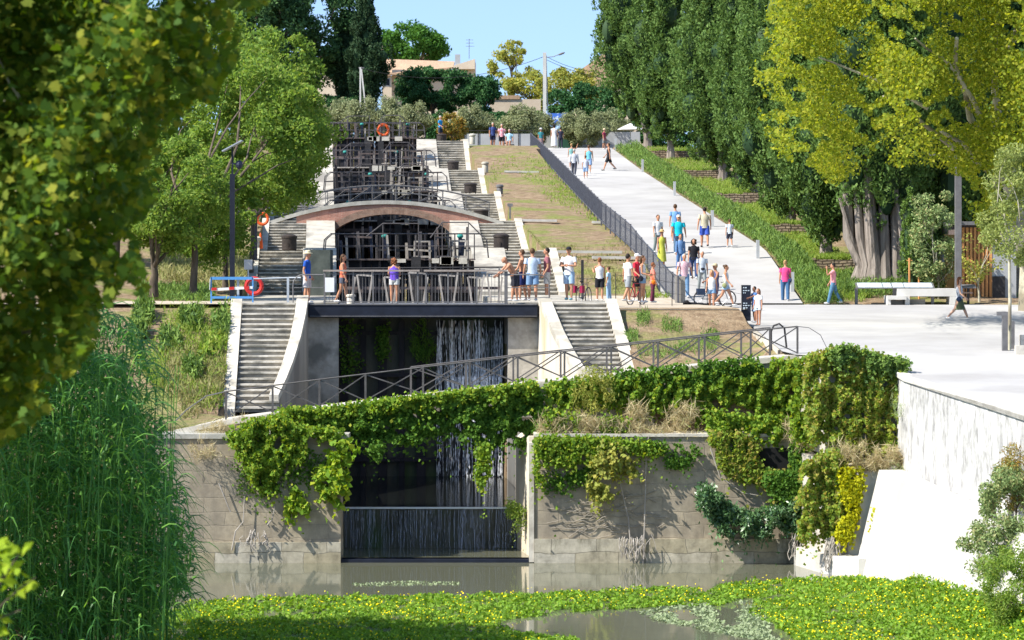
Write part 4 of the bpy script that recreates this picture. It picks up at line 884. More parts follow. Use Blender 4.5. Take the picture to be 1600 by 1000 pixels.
def person(px, py, D, H, face, label, top=None, bot=None, hair='brown', hl='short', hat=None, skin='tan', la=(3, -3), lk=(4, 4), sh=(0, 4), ab=(9, 9), el=(12, 12), inn=(0, 0), lean=0, shoes=(.6, .6, .6), w=1.0, bag=None, kind='m', z=None, sit=False, group=None, topcut=0):
    p0 = P(px, py, D); p0 = (p0[0], D, p0[2] if z is None else z)
    t = empty('person', p0, label, 'person', group or 'visitors around the locks', R(face))
    V3 = Vector; hw = .052 * w * H; sw = (.107 if kind == 'm' else .095) * w * H
    hip = V3((0, 0, .515 * H)); knee_l, shank = .245 * H, .245 * H
    legs = []
    for i, s in enumerate((1, -1)):
        a = R(la[i]); k = R(la[i] - lk[i]); h0 = hip + V3((s * hw, 0, 0))
        kn = h0 + knee_l * V3((s * .02, -math.sin(a), -math.cos(a))); an = kn + shank * V3((0, -math.sin(k), -math.cos(k)))
        legs.append((h0, kn, an, k))
    dz = min(l[2].z for l in legs) - .038 * H; sh_ = V3((0, 0, -dz)); hip += sh_
    legs = [(a + sh_, b_ + sh_, c_ + sh_, k) for a, b_, c_, k in legs]
    RL = Matrix.Rotation(R(lean), 3, 'X')
    tp = lambda x, y, z: hip + RL @ V3((x, y, z * H))
    arms = []
    for i, s in enumerate((1, -1)):
        s0 = tp(s * sw, 0, .29); a = R(sh[i] + lean * .3); o = R(ab[i])
        d = V3((s * math.sin(o), -math.sin(a) * math.cos(o), -math.cos(a) * math.cos(o))); e0 = s0 + d * .172 * H
        fa = a + R(el[i]); dn = R(inn[i]); d2 = V3((s * (math.sin(o) * .5 - math.sin(dn)), -math.sin(fa) * math.cos(dn), -math.cos(fa) * math.cos(dn))).normalized()
        w0 = e0 + d2 * .148 * H; arms.append((s0, e0, w0, d2))
    b = B(); k = w * H
    tor = [(0, .0, -.05, .060, .052), (0, 0, -.01, .088, .066), (0, 0, .04, .086, .062), (0, 0, .10, .074, .054), (0, -.004, .17, .086, .062), (0, 0, .24, .096, .062), (0, .004, .29, .088, .05), (0, .004, .32, .052, .042), (0, 0, .34, .032, .034), (0, -.006, .38, .031, .033)]
    b.tube([tp(x, y * H, z) for x, y, z, _, _ in tor], [(rx * k if i < 8 else rx * H, ry * k if i < 8 else ry * H) for i, (_, _, _, rx, ry) in enumerate(tor)], 14)
    for h0, kn, an, kk in legs:
        b.tube([h0 + V3((0, 0, .02 * H)), h0.lerp(kn, .35), kn, kn.lerp(an, .3), an.lerp(kn, .15), an], [.054 * k, .051 * k, .034 * k, .034 * k, .022 * H, .021 * H], 10)
        b.ell(an + V3((0, -.035 * H, -.018 * H)), (.025 * H, .068 * H, .02 * H), 8, 6)
    for s0, e0, w0, d2 in arms:
        b.tube([s0 + V3((0, 0, .01 * H)), s0.lerp(e0, .4), e0, e0.lerp(w0, .35), w0], [.031 * k, .028 * k, .021 * k, .021 * k, .014 * H], 8)
        b.ell(w0 + d2 * .025 * H, (.017 * H, .021 * H, .03 * H), 8, 6)
    hc = tp(0, -.012 * H, .435)
    b.ell(hc, (.046 * H, .056 * H, .066 * H), 12, 9); b.ell(hc + V3((0, -.02 * H, -.035 * H)), (.034 * H, .036 * H, .034 * H), 8, 6)
    b.ell(hc + V3((0, -.058 * H, -.01 * H)), (.008 * H, .014 * H, .014 * H), 6, 5)
    for s in (-1, 1): b.ell(hc + V3((s * .047 * H, .004 * H, -.006 * H)), (.007 * H, .012 * H, .018 * H), 6, 5)
    me = remesh(b, .0135 * H / 1.7)
    fb = B()
    for i, (s0, e0, w0, d2) in enumerate(arms):
        s = 1 if i == 0 else -1; sd = d2.cross(V3((1, 0, 0)))
        sd = sd.normalized() if sd.length > .2 else V3((0, 1, 0)); pl = V3((-s, 0, 0))
        for j, (off, ln) in enumerate(((-.015, .032), (-.005, .038), (.005, .036), (.014, .028))):
            q = w0 + d2 * .045 * H + sd * off * H; fb.tube([q - d2 * .012 * H, q + d2 * ln * .5 * H, q + d2 * ln * .85 * H + pl * .010 * H], [.0062 * H, .0055 * H, .004 * H], 5)
        q = w0 + d2 * .02 * H + sd * -.016 * H; fb.tube([q, q + d2 * .016 * H + sd * -.014 * H, q + d2 * .034 * H + sd * -.016 * H], [.0068 * H, .006 * H, .0045 * H], 5)
    n0 = len(me.vertices); vv = np.zeros(n0 * 3); me.vertices.foreach_get('co', vv)
    fs = [tuple(p.vertices) for p in me.polygons]
    bb = B(); bb.v = [tuple(x) for x in vv.reshape(-1, 3)]; bb.f = fs; bb.mi = [0] * len(fs); bb.add(fb.v, fb.f)
    bpy.data.meshes.remove(me); bb.build('body', SK[skin], t, True, True)
    # hair
    if hair:
        b = B(); b.ell(hc + V3((0, .012 * H, .014 * H)), (.052 * H, .056 * H, .062 * H), 12, 8)
        if hl == 'long': b.tube([hc + V3((0, .03 * H, .03 * H)), hc + V3((0, .045 * H, -.03 * H)), hc + V3((0, .045 * H, -.10 * H)), hc + V3((0, .04 * H, -.15 * H))], [(.05 * H, .035 * H), (.058 * H, .03 * H), (.054 * H, .024 * H), (.03 * H, .012 * H)], 10)
        if hl == 'curly':
            for q in range(16): a = q * 2.4; b.ell(hc + V3((.05 * H * math.cos(a), .022 * H + .04 * H * math.sin(a), .03 * H - .10 * H * (q / 15))), (.028 * H,) * 3, 6, 5)
        if hl == 'bun': b.ell(hc + V3((0, .062 * H, .04 * H)), (.026 * H,) * 3, 8, 6)
        if hl == 'tail': b.tube([hc + V3((0, .05 * H, .03 * H)), hc + V3((0, .075 * H, -.02 * H)), hc + V3((0, .07 * H, -.09 * H))], [.02 * H, .018 * H, .008 * H], 7)
        b.build('hair', cl(HR[hair], .6), t, True, True)
    b = B()
    for s in (-1, 1): b.ell(hc + V3((s * .019 * H, -.054 * H, .004 * H)), (.006 * H, .005 * H, .004 * H), 6, 4)
    b.ell(hc + V3((0, -.055 * H, -.033 * H)), (.014 * H, .006 * H, .0035 * H), 6, 4); b.build('facial_features', cl((.12, .05, .04), .6), t, True, True)
    if hat:
        b = B(); c, st = hat
        if st == 'brim': b.lathe(hc + V3((0, 0, .022 * H)), [(.098 * H, 0), (.098 * H, .006 * H), (.06 * H, .012 * H), (.055 * H, .05 * H), (.035 * H, .064 * H)], 14)
        else: b.ell(hc + V3((0, .006 * H, .034 * H)), (.054 * H, .062 * H, .046 * H), 12, 8); b.ell(hc + V3((0, -.065 * H, .026 * H)), (.042 * H, .045 * H, .007 * H), 10, 5)
        b.build('hat', cl(c), t, True, True)
    # clothes
    def sleeve(b, fr, g=1.28):
        for s0, e0, w0, d2 in arms:
            if fr <= 1: b.tube([s0 + V3((0, 0, .012 * H)), s0.lerp(e0, fr * .5), s0.lerp(e0, fr)], [.036 * k, .036 * k, .037 * k], 9)
            else: b.tube([s0 + V3((0, 0, .012 * H)), s0.lerp(e0, .5), e0, e0.lerp(w0, fr - 1)], [.036 * k, .034 * k, .028 * k, .024 * k], 9)
    if top:
        c, st = top[0], top[1]; b = B(); g = 1.1
        lo = {'tank': .0, 'crop': .10}.get(st, -.035)
        rows = [(lo, .092, .072)] + [(z, rx, ry) for z, rx, ry in ((.04, .090, .066), (.10, .082, .060), (.17, .092, .067), (.24, .102, .067)) if z > lo + .01]
        rows += [(.285, .092 if st != 'tank' else .07, .053), (.318, .055 if st != 'tank' else .045, .044)] + ([(.332, .038, .038)] if st != 'tank' else [])
        b.tube([tp(0, 0, z) for z, _, _ in rows], [(rx * k * 1.04, ry * k * 1.06) for _, rx, ry in rows], 16)
        if st in ('tee', 'dress'): sleeve(b, .55 if st == 'tee' else .3)
        if st == 'long': sleeve(b, 1.9)
        m = cl(c)
        if len(top) > 2:
            m = top[2]
        b.build('shirt' if st != 'dress' else 'bodice', m, t, True, True)
    if bot:
        c, st = bot[0], bot[1]; b = B()
        b.tube([tp(0, 0, .055), tp(0, 0, .01), tp(0, 0, -.03), tp(0, 0, -.06)], [(.088 * k, .066 * k), (.095 * k, .072 * k), (.094 * k, .07 * k), (.06 * k, .05 * k)], 14)
        if st in ('shorts', 'brief', 'jeans'):
            for h0, kn, an, kk in legs:
                if st == 'jeans': b.tube([h0 + V3((0, 0, .02 * H)), h0.lerp(kn, .35), kn, kn.lerp(an, .4), an + V3((0, 0, .0))], [.058 * k, .057 * k, .043 * k, .041 * k, .036 * H], 10)
                else:
                    f_ = .85 if st == 'shorts' else .42; b.tube([h0 + V3((0, 0, .02 * H)), h0.lerp(kn, f_ * .5), h0.lerp(kn, f_)], [.059 * k, .061 * k, .060 * k], 10)
        else:
            ln = {'skirt': .24, 'dress': .36, 'midi': .44}[st]; mx = legs[0][1].lerp(legs[1][1], .5); dn = V3((mx.x, mx.y * .6, 0))
            b.tube([tp(0, 0, .03), tp(0, 0, -.03), hip + dn * .5 + V3((0, 0, -ln * .5 * H)), hip + dn + V3((0, 0, -ln * H))], [(.09 * k, .07 * k), (.104 * k, .084 * k), (.118 * k, .1 * k), (.135 * k, .125 * k)], 16)
        b.build({'jeans': 'trousers', 'shorts': 'shorts', 'brief': 'shorts', 'skirt': 'skirt', 'dress': 'skirt', 'midi': 'skirt'}[st], cl(c), t, True, True)
    if shoes:
        for h0, kn, an, kk in legs:
            b = B(); b.ell(an + V3((0, -.034 * H, -.014 * H)), (.030 * H, .076 * H, .026 * H), 10, 6); b.build('shoe', cl(shoes), t, True, True)
    if bag:
        c, st = bag; b = B()
        if st == 'pack': b.ell(tp(0, .085 * H, .19), (.07 * H, .045 * H, .1 * H), 10, 8)
        elif st == 'hip': b.ell(tp(0, -.08 * H, .05), (.06 * H, .03 * H, .03 * H), 10, 6)
        else:
            q = tp(-sw * 1.25, .01 * H, .0); b.ell(q, (.035 * H, .06 * H, .06 * H), 10, 7); b.tube([q + V3((0, 0, .05 * H)), tp(-.02 * H, -.07 * H, .2), tp(sw * .6, 0, .325), tp(-.02 * H, .07 * H, .2), q + V3((0, .02 * H, .05 * H))], .006 * H, 5)
        b.build('bag', cl(c), t, True, True)
    return t
def stripes(name, ca, cb_, s=30):
    m, n, l, bb = nodes(name); tc = n.new('ShaderNodeTexCoord'); wv = n.new('ShaderNodeTexWave'); wv.bands_direction = 'Z'; wv.inputs['Scale'].default_value = s; l.new(tc.outputs['Object'], wv.inputs['Vector'])
    r = n.new('ShaderNodeValToRGB'); r.color_ramp.interpolation = 'CONSTANT'; r.color_ramp.elements[1].position = .5; r.color_ramp.elements[0].color = (*ca, 1); r.color_ramp.elements[1].color = (*cb_, 1)
    l.new(wv.outputs[0], r.inputs[0]); l.new(r.outputs[0], bb.inputs['Base Color']); bb.inputs['Roughness'].default_value = .85; return m
def patt(name, ca, cb_, s=18): return mk(name, ca, cb_, s, .85, .2)
WH = (.74, .74, .75); BK = (.02, .02, .025); DEN = (.20, .33, .52); JE = (.09, .17, .30); NV = (.025, .035, .14); GY = (.30, .32, .34)
WALK = dict(la=(24, -20), lk=(6, 24), sh=(-16, 20), el=(14, 22)); WALK2 = dict(la=(-16, 20), lk=(22, 6), sh=(18, -12), el=(20, 12)); SLOW = dict(la=(12, -10), lk=(6, 16), sh=(-8, 10))
# bridge
person(480, 474, 112.3, 1.78, 78, 'person in a straw hat and royal blue shirt at the left end of the bridge', ((.02, .09, .42), 'tee'), ((.55, .52, .52), 'shorts'), 'grey', hat=((.75, .64, .42), 'brim'), sh=(-6, -12), el=(35, 30), shoes=WH)
person(536, 474, 112.2, 1.68, 82, 'person in an orange tank top and dark shorts walking across the bridge', ((.85, .20, .10), 'tank'), ((.10, .11, .15), 'brief'), 'brown', 'long', shoes=WH, kind='f', **SLOW)
person(616, 474, 112.1, 1.55, 170, 'person in a purple top and white shorts with curly hair, back turned on the bridge', ((.16, .08, .55), 'tank'), ((.70, .72, .70), 'brief'), 'red', 'curly', kind='f', w=1.1, el=(60, 60), inn=(35, 35), la=(2, -2))
person(806, 471, 112.4, 1.66, 285, 'bald shirtless person in dark shorts leaning forward on the end of the railing', None, ((.03, .03, .04), 'shorts'), None, lean=34, sh=(38, 34), el=(6, 6), la=(0, 10), lk=(2, 4), w=1.12)
person(816, 470, 113.2, 1.76, 255, 'shirtless person in navy shorts standing second at the railing end', None, (NV, 'shorts'), 'brown', sh=(20, 5), el=(24, 12), la=(6, -6))
person(832, 470, 112.9, 1.80, 190, 'person seen from behind in a white and blue shirt with light denim shorts', ((.55, .66, .80), 'tee'), (DEN, 'shorts'), 'brown', shoes=WH, w=1.08, ab=(14, 14), la=(5, -5))
person(855, 469, 113.2, 1.80, 275, 'person in a dusky maroon shirt and pale patterned shorts facing left', ((.30, .11, .13), 'tee'), ((.60, .55, .48), 'shorts'), 'dark', el=(30, 20), la=(5, -4))
person(889, 469, 113.4, 1.83, 340, 'person with crossed arms in a black cap, white shirt and denim shorts', (WH, 'tee'), ((.33, .46, .62), 'shorts'), 'dark', hat=(BK, 'cap'), sh=(22, 22), el=(75, 75), inn=(62, 62), la=(5, -5), lk=(3, 3), ab=(16, 16), shoes=(.25, .45, .5), w=1.05)
person(937, 470, 114.5, 1.50, 188, 'person in a white tank top and black shorts standing by the parked bicycle', (WH, 'tank'), (BK, 'shorts'), 'red', 'bun', kind='f', el=(90, 14), sh=(30, 4))
person(951, 470, 113.3, 1.18, 250, 'small person in a pale blue shirt and light jeans above the right stairs', ((.42, .60, .75), 'tee'), ((.35, .50, .68), 'jeans'), 'brown', shoes=(.5, .5, .5))
# gravel path group
person(981, 472, 118.5, 1.74, 120, 'person in a white shirt and grey shorts seen from behind on the gravel path', (WH, 'tee'), (GY, 'shorts'), 'dark', **SLOW)
person(995, 471, 121.5, 1.76, 60, 'person in a red shirt and white cap beside a bicycle on the gravel path', ((.70, .03, .06), 'tee'), (BK, 'shorts'), 'grey', hat=(WH, 'cap'), la=(4, -4), el=(50, 50))
person(1004, 473, 118.8, 1.70, 75, 'person in a white top and denim shorts holding something on the gravel path', (WH, 'tank'), (DEN, 'brief'), 'brown', 'long', kind='f', el=(80, 70), inn=(10, 10), shoes=WH, bag=((.03, .03, .05), 'side'))
person(1020, 473, 119.5, 1.46, 100, 'person in a salmon shirt and maroon trousers with an orange bag', ((.75, .23, .17), 'tee'), ((.14, .03, .06), 'jeans'), 'red', bag=((.9, .22, .02), 'side'), la=(4, -4))
# on the ramp
def onramp(px, D, *a, **k):
    return person(px, 0, D, *a, z=float(zramp(D)), **k)
onramp(1028, 146, 1.72, 20, 'person in a white shirt and grey trousers with a backpack walking down by the fence', (WH, 'tee'), ((.25, .30, .28), 'jeans'), 'brown', bag=((.05, .06, .1), 'pack'), **SLOW)
onramp(1034, 141.5, 1.62, 15, 'person in a yellow green dress and straw hat walking down by the fence', ((.55, .56, .08), 'tank'), ((.55, .56, .08), 'dress'), 'blond', hat=((.65, .45, .2), 'brim'), kind='f')
onramp(1055, 150.5, 1.78, 175, 'person in a mid blue shirt walking up behind the turquoise shirt', ((.16, .33, .62), 'tee'), (GY, 'shorts'), 'brown', **SLOW)
onramp(1060, 145.6, 1.76, 5, 'broad person in a bright turquoise shirt and pale cap walking down the ramp', ((.01, .52, .66), 'tee'), ((.12, .2, .3), 'jeans'), 'grey', hat=((.7, .68, .62), 'cap'), w=1.18, ab=(16, 16), **SLOW)
onramp(1063, 140.4, 1.60, 10, 'person in a denim shirt and blue jeans walking down the middle of the group', ((.13, .25, .47), 'long'), ((.09, .20, .42), 'jeans'), 'brown', kind='f', **SLOW)
onramp(1084, 138.3, 1.68, 0, 'person with long curly dark hair in a black top and navy jeans', ((.015, .015, .02), 'tee'), ((.04, .07, .17), 'jeans'), 'dark', 'curly', kind='f', w=1.08, la=(14, -10), lk=(5, 14), sh=(-8, 10))
onramp(1069, 133.0, 1.76, 12, 'person in a red and white striped shirt and jeans walking down near the fence end', (WH, 'tee', stripes('red_white_stripes', (.5, .06, .12), (.75, .74, .76), 13)), ((.16, .29, .47), 'jeans'), 'grey', w=1.12, ab=(20, 18), **SLOW)
onramp(1097, 134.6, 1.66, 10, 'person in a grey shirt and grey trousers with a black hip bag', ((.55, .6, .66), 'tee'), ((.33, .36, .36), 'jeans'), 'grey', bag=((.02, .02, .03), 'hip'), **SLOW)
onramp(1118, 128.6, 1.70, 300, 'person in a sun hat and dark tank top pushing the bicycle', ((.08, .09, .2), 'tank'), ((.05, .06, .2), 'shorts'), 'blond', hat=((.55, .45, .28), 'cap'), skin='brown', sh=(30, 30), el=(35, 35), w=1.05, **{k: v for k, v in SLOW.items() if k != 'sh'})
person(1112, 484, 120.2, 1.46, 350, 'girl in a white top and denim shorts walking beside the black dog', (WH, 'tank'), (DEN, 'brief'), 'blond', 'long', kind='f', **SLOW)
person(1134, 478, 125.5, 1.62, 75, 'person in a white tank top and denim shorts with a bag striding right', (WH, 'tank'), ((.30, .44, .62), 'brief'), 'brown', 'bun', kind='f', bag=((.28, .30, .14), 'side'), **WALK)
onramp(1101, 148.2, 1.80, 185, 'person in a beige shirt and royal blue shorts walking up the ramp', ((.56, .50, .36), 'tee'), ((.05, .10, .45), 'shorts'), 'dark', shoes=BK, w=1.12, ab=(14, 12), **SLOW)
onramp(1140, 148.2, 1.26, 190, 'boy in a white shirt and dark shorts near the rosemary on the ramp edge', ((.66, .72, .80), 'tee'), ((.04, .045, .07), 'shorts'), 'brown', **SLOW)
person(1227, 471, 132.2, 1.66, 178, 'person in a pink top and blue jeans at the foot of the rosemary hedge', ((.75, .07, .24), 'tee'), ((.06, .14, .27), 'jeans'), 'blond', 'bun', kind='f', w=1.08, bag=((.03, .05, .12), 'side'), la=(6, -8), lk=(4, 10))
person(1302, 475, 131.2, 1.66, 265, 'person in a pink shirt and blue jeans on the phone in front of the rosemary', ((.80, .32, .34), 'tee'), ((.10, .22, .34), 'jeans'), 'dark', sh=(60, 10), el=(115, 20), la=(17, -17), lk=(4, 14))
person(1499, 501, 120.0, 1.66, 82, 'person in a white top and olive skirt striding across the white plaza', (WH, 'tank'), ((.12, .14, .07), 'skirt'), 'red', 'long', kind='f', bag=((.03, .05, .1), 'side'), skin='fair', shoes=WH, la=(26, -24), lk=(4, 18), sh=(30, 10), el=(60, 40))
person(1179, 504, 111.4, 1.22, 300, 'child in a blue patterned shirt reaching for the totem sign', ((.1, .25, .55), 'tee', patt('blue_pattern', (.12, .32, .65), (.03, .06, .2))), ((.35, .45, .6), 'shorts'), 'dark', sh=(65, 5), el=(10, 10), skin='brown')
person(1185, 508, 110.2, 1.22, 320, 'child in a white shirt and pale shorts standing barefoot by the totem sign', (WH, 'tee'), ((.55, .62, .68), 'brief'), 'red', 'long', kind='f', shoes=None)
# top of the ramp
onramp(897, 203, 1.66, 170, 'person in a grey shirt and dark trousers walking up the ramp with three others', ((.48, .5, .56), 'long'), ((.05, .055, .08), 'jeans'), 'grey', w=1.1, **SLOW)
onramp(915, 200, 1.42, 180, 'child in a pale shirt and denim shorts walking up among the adults', ((.60, .63, .72), 'tee'), ((.25, .38, .58), 'shorts'), 'brown', **SLOW)
onramp(920, 205, 1.80, 175, 'person in a turquoise tank top and blue shorts walking up the ramp', ((.18, .52, .66), 'tank'), ((.25, .38, .62), 'shorts'), 'brown', **SLOW)
onramp(893, 211, 1.60, 180, 'person with blond hair in a teal top raising an arm at the far ramp', ((.2, .42, .40), 'tank'), ((.6, .6, .5), 'skirt'), 'blond', kind='f', sh=(10, 100), el=(20, 90), ab=(10, 40))
onramp(951, 208.5, 1.80, 265, 'person in a black tank top and black shorts striding across the upper ramp', (BK, 'tank'), (BK, 'shorts'), 'brown', shoes=(.2, .2, .2), **WALK)
person(866, 231, 237.5, 1.70, 175, 'person in a long white dress with a dark bag at the top of the ramp', (WH, 'dress'), (WH, 'midi'), 'dark', 'curly', kind='f', bag=((.03, .03, .05), 'side'), w=1.1, z=17.24)
person(876, 231, 238.6, 1.50, 190, 'person in dark clothes half hidden behind the white dress', ((.03, .03, .06), 'tee'), ((.03, .03, .05), 'jeans'), 'dark', z=17.25)
person(845, 234, 238.5, 1.58, 10, 'person in a white sun hat and teal shirt at the fence head', ((.05, .25, .28), 'tee'), ((.3, .2, .2), 'skirt'), 'blond', hat=(WH, 'brim'), kind='f', z=17.1)
person(944, 240, 236, 1.50, 60, 'person in a straw hat and maroon shirt at the top right of the ramp', ((.36, .05, .10), 'tee'), ((.2, .2, .2), 'shorts'), 'grey', hat=((.75, .62, .42), 'brim'), z=17.05)
person(770, 227, 233, 1.76, 15, 'person in a navy patterned shirt and dark shorts at the top of the dirt bank', ((.05, .08, .24), 'tee'), ((.02, .025, .06), 'shorts'), 'grey', z=17.1, w=1.08)
person(784, 228, 232.5, 1.74, 5, 'person in a pink and white shirt and black shorts beside the navy shirt', ((.72, .28, .32), 'tee', patt('pink_pattern', (.85, .6, .6), (.6, .12, .2), 9)), (BK, 'shorts'), 'grey', z=17.0, w=1.1)
person(796, 228, 231.5, 1.72, 350, 'person in a pale blue shirt sitting low at the top of the dirt bank', ((.36, .58, .72), 'tee'), ((.4, .45, .5), 'shorts'), 'grey', z=16.95, la=(84, 78), lk=(94, 92), w=1.1)
person(688, 214, 228.6, 1.72, 60, 'person in a bright blue shirt behind the drum at the head of the right stairs', ((.02, .30, .66), 'tee'), ((.03, .04, .07), 'shorts'), 'grey', z=17.45, el=(70, 60))
person(786 - 5 + 12 - 4, 231, 233.5, 1.2, 20, 'small person in white standing just behind the couple on the bank top', (WH, 'dress'), (WH, 'skirt'), 'blond', kind='f', z=17.1)

# ------------------------------------------------------------------ bicycles and dog
def bike(p, rz, label, fc, bagc=None, basket=None):
    t = empty('bicycle', tuple(p), label, 'bicycle', 'bicycles by the path', rz); r = .34
    for x in (-.52, .52):
        b = B(); b.tube([(x + r * math.cos(a), 0, r + r * math.sin(a)) for a in np.linspace(0, 2 * math.pi, 25)], .02, 6, False); wh = b.build('wheel', M['tyre'], t, True, True)
        b = B()
        for a in np.linspace(0, math.pi, 9)[:-1]: b.tube([(x - r * math.cos(a), 0, r - r * math.sin(a)), (x + r * math.cos(a), 0, r + r * math.sin(a))], .003, 4, False)
        b.tube([(x + (r - .03) * math.cos(a), 0, r + (r - .03) * math.sin(a)) for a in np.linspace(0, 2 * math.pi, 25)], .009, 5, False); b.build('rim', M['steel'], wh, False, True)
    b = B(); J = dict(bb=(-.05, 0, .3), st=(-.2, 0, .82), hd=(.38, 0, .8), h2=(.41, 0, .66), rr=(-.52, 0, r), fr=(.52, 0, r))
    for u, v in (('bb', 'st'), ('st', 'hd'), ('bb', 'h2'), ('bb', 'rr'), ('st', 'rr'), ('h2', 'fr'), ('hd', 'h2')): b.tube([J[u], J[v]], .016, 6)
    b.build('frame', cl(fc, .4), t, False, True)
    b = B(); b.tube([(.3, -.27, 1.0), (.38, -.1, .99), (.38, .1, .99), (.3, .27, 1.0)], .014, 6); b.tube([J['hd'], (.37, 0, 1.0)], .014, 6); b.build('handlebar', M['iron'], t, False, True)
    b = B(); b.ell((-.23, 0, .9), (.13, .07, .035), 8, 6); b.tube([J['st'], (-.22, 0, .9)], .013, 5); b.build('saddle', M['tyre'], t, True, True)
    b = B(); b.tube([(-.05, -.1, .3), (-.05, .1, .3)], .012, 5); b.lathe((-.05, 0, .3), [(.08, -.005), (.08, .005)], 12); b.bar((-.05, .1, .3), (.08, .1, .2), .02); b.bar((-.05, -.1, .3), (-.18, -.1, .4), .02); b.build('pedals', M['iron'], t, False, True)
    if bagc:
        for y in (-.14, .14): B().cbox((-.58, y, .62), .3, .1, .26).build('pannier', cl(bagc), t, False, True)
    return t
p = P(1117, 472, 128.3); p[2] = float(zramp(128.3)); bike(p, R(8), 'bicycle with dark panniers pushed along at the foot of the ramp', (.05, .08, .12), (.03, .05, .1))
p = P(912, 469, 116); p[2] = float(gbank(116)); bike(p, R(70), 'bicycle with a crimson pannier parked by the post on the gravel path', (.1, .1, .12), (.32, .02, .07))
p = P(994, 472, 120.5); p[2] = float(gbank(120.5)); bike(p, R(62), 'bicycle with red frame held by the person in red', (.45, .03, .04))
p = P(1091, 480, 120.6); t = empty('dog', (p[0], p[1], float(zpl(120.6))), 'shaggy black dog walking on a lead beside the girl', 'dog', None, R(200))
b = B(); b.tube([(-.3, 0, .42), (-.18, 0, .42), (0, 0, .41), (.2, 0, .42), (.32, 0, .46), (.4, 0, .52)], [.07, .125, .13, .145, .11, .075], 12)
b.ell((.47, 0, .57), (.1, .075, .08), 10, 7); b.tube([(.5, 0, .55), (.62, 0, .52)], [.05, .03], 8)
for x, fwd in ((.24, .03), (-.24, -.03)):
    for y in (-.07, .07):
        s = .05 if y > 0 else -.05
        b.tube([(x, y, .4), (x + (s + .0), y, .24), (x + s + (.02 if x > 0 else -.05), y, .13), (x + s, y, .02)] if x > 0 else [(x, y, .42), (x + s + .06, y, .26), (x + s - .06, y, .15), (x + s, y, .02)], [.07, .045, .03, .026], 8); b.ell((x + s + .02, y, .02), (.045, .03, .02), 8, 5)
b.tube([(-.3, 0, .46), (-.4, 0, .52), (-.48, 0, .48)], [.035, .035, .015], 7)
for y in (-.06, .06): b.tube([(.46, y, .63), (.45, y * 1.6, .58), (.46, y * 1.7, .5)], [.025, .03, .012], 6)
me = remesh(b, .012); vv = np.zeros(len(me.vertices) * 3); me.vertices.foreach_get('co', vv); FUR = cl((.012, .012, .014), .75)
bb = B(); bb.v = [tuple(x) for x in vv.reshape(-1, 3)]; bb.f = [tuple(q.vertices) for q in me.polygons]; bb.mi = [0] * len(bb.f); bb.build('body', FUR, t, True, True)
pp = vv.reshape(-1, 3); pp = pp[pp[:, 2] > .12]; pp = pp[RNG.integers(0, len(pp), 1600)]; o = npmesh('coat', leafV(pp + [0, 0, -.02], .09, .25, axis=(-.5, 0, -1), spread=.5), 4, FUR, t, off=(0, 0, 0))
# ------------------------------------------------------------------ vegetation
def crown_pts(n, c, r, nclump, cr, hollow=.55, flat=.8, zmin=None):
    c = np.array(c, float); r = np.array(r, float)
    d = unit(RNG.normal(size=(nclump, 3))); rad = RNG.uniform(hollow, 1, nclump)[:, None] ** .6
    cc = c + d * r * rad; rr = cr * RNG.uniform(.6, 1.3, nclump)
    i = RNG.integers(0, nclump, n); q = unit(RNG.normal(size=(n, 3))) * (RNG.uniform(0, 1, n) ** .45)[:, None]
    p = cc[i] + q * rr[i][:, None] * [1, 1, flat]
    if zmin is not None: p = p[p[:, 2] > zmin]
    return p, cc
def limb(b, a, e, r0, r1, bow=.15, k=7, seg=5):
    a = Vector(a); e = Vector(e); L = (e - a).length; pts = []; rad = []
    off = Vector((random.uniform(-1, 1), random.uniform(-1, 1), random.uniform(-.2, .6))) * L * bow
    for i in range(seg + 1):
        s = i / seg; pts.append(a.lerp(e, s) + off * math.sin(math.pi * s) + Vector((random.gauss(0, 1), random.gauss(0, 1), 0)) * L * .012 * (0 < i < seg)); rad.append(r0 + (r1 - r0) * s)
    b.tube(pts, rad, k)
def tree(name, label, base, fork, c, r, n, ls, mat, bark, tr=.14, ncl=40, cr=.7, group=None, cat='tree', asp=.55, nlimb=9, hollow=.5, flat=.8, spread=1, axis=None, nb=.6):
    base = np.array(base, float); t = empty(name, tuple(base), label, cat, group)
    p, cc = crown_pts(n, c, r, ncl, cr, hollow, flat)
    nbias = unit(p - np.array(c, float)) + [0, 0, .5]
    npmesh('crown', leafV(p, ls, asp, axis, spread, nbias, nb), 4, mat, t)
    b = B(); f = np.array(fork, float); b.tube([base - [0, 0, .4], base + [0, 0, .1], base * .5 + f * .5 + [tr * .4, 0, 0], f], [tr * 1.35, tr * 1.1, tr * .92, tr * .8], 10)
    for q in cc[RNG.permutation(len(cc))[:nlimb]]: limb(b, f - [0, 0, tr], q, tr * .55, tr * .1)
    b.build('trunk', bark, t, True); return t
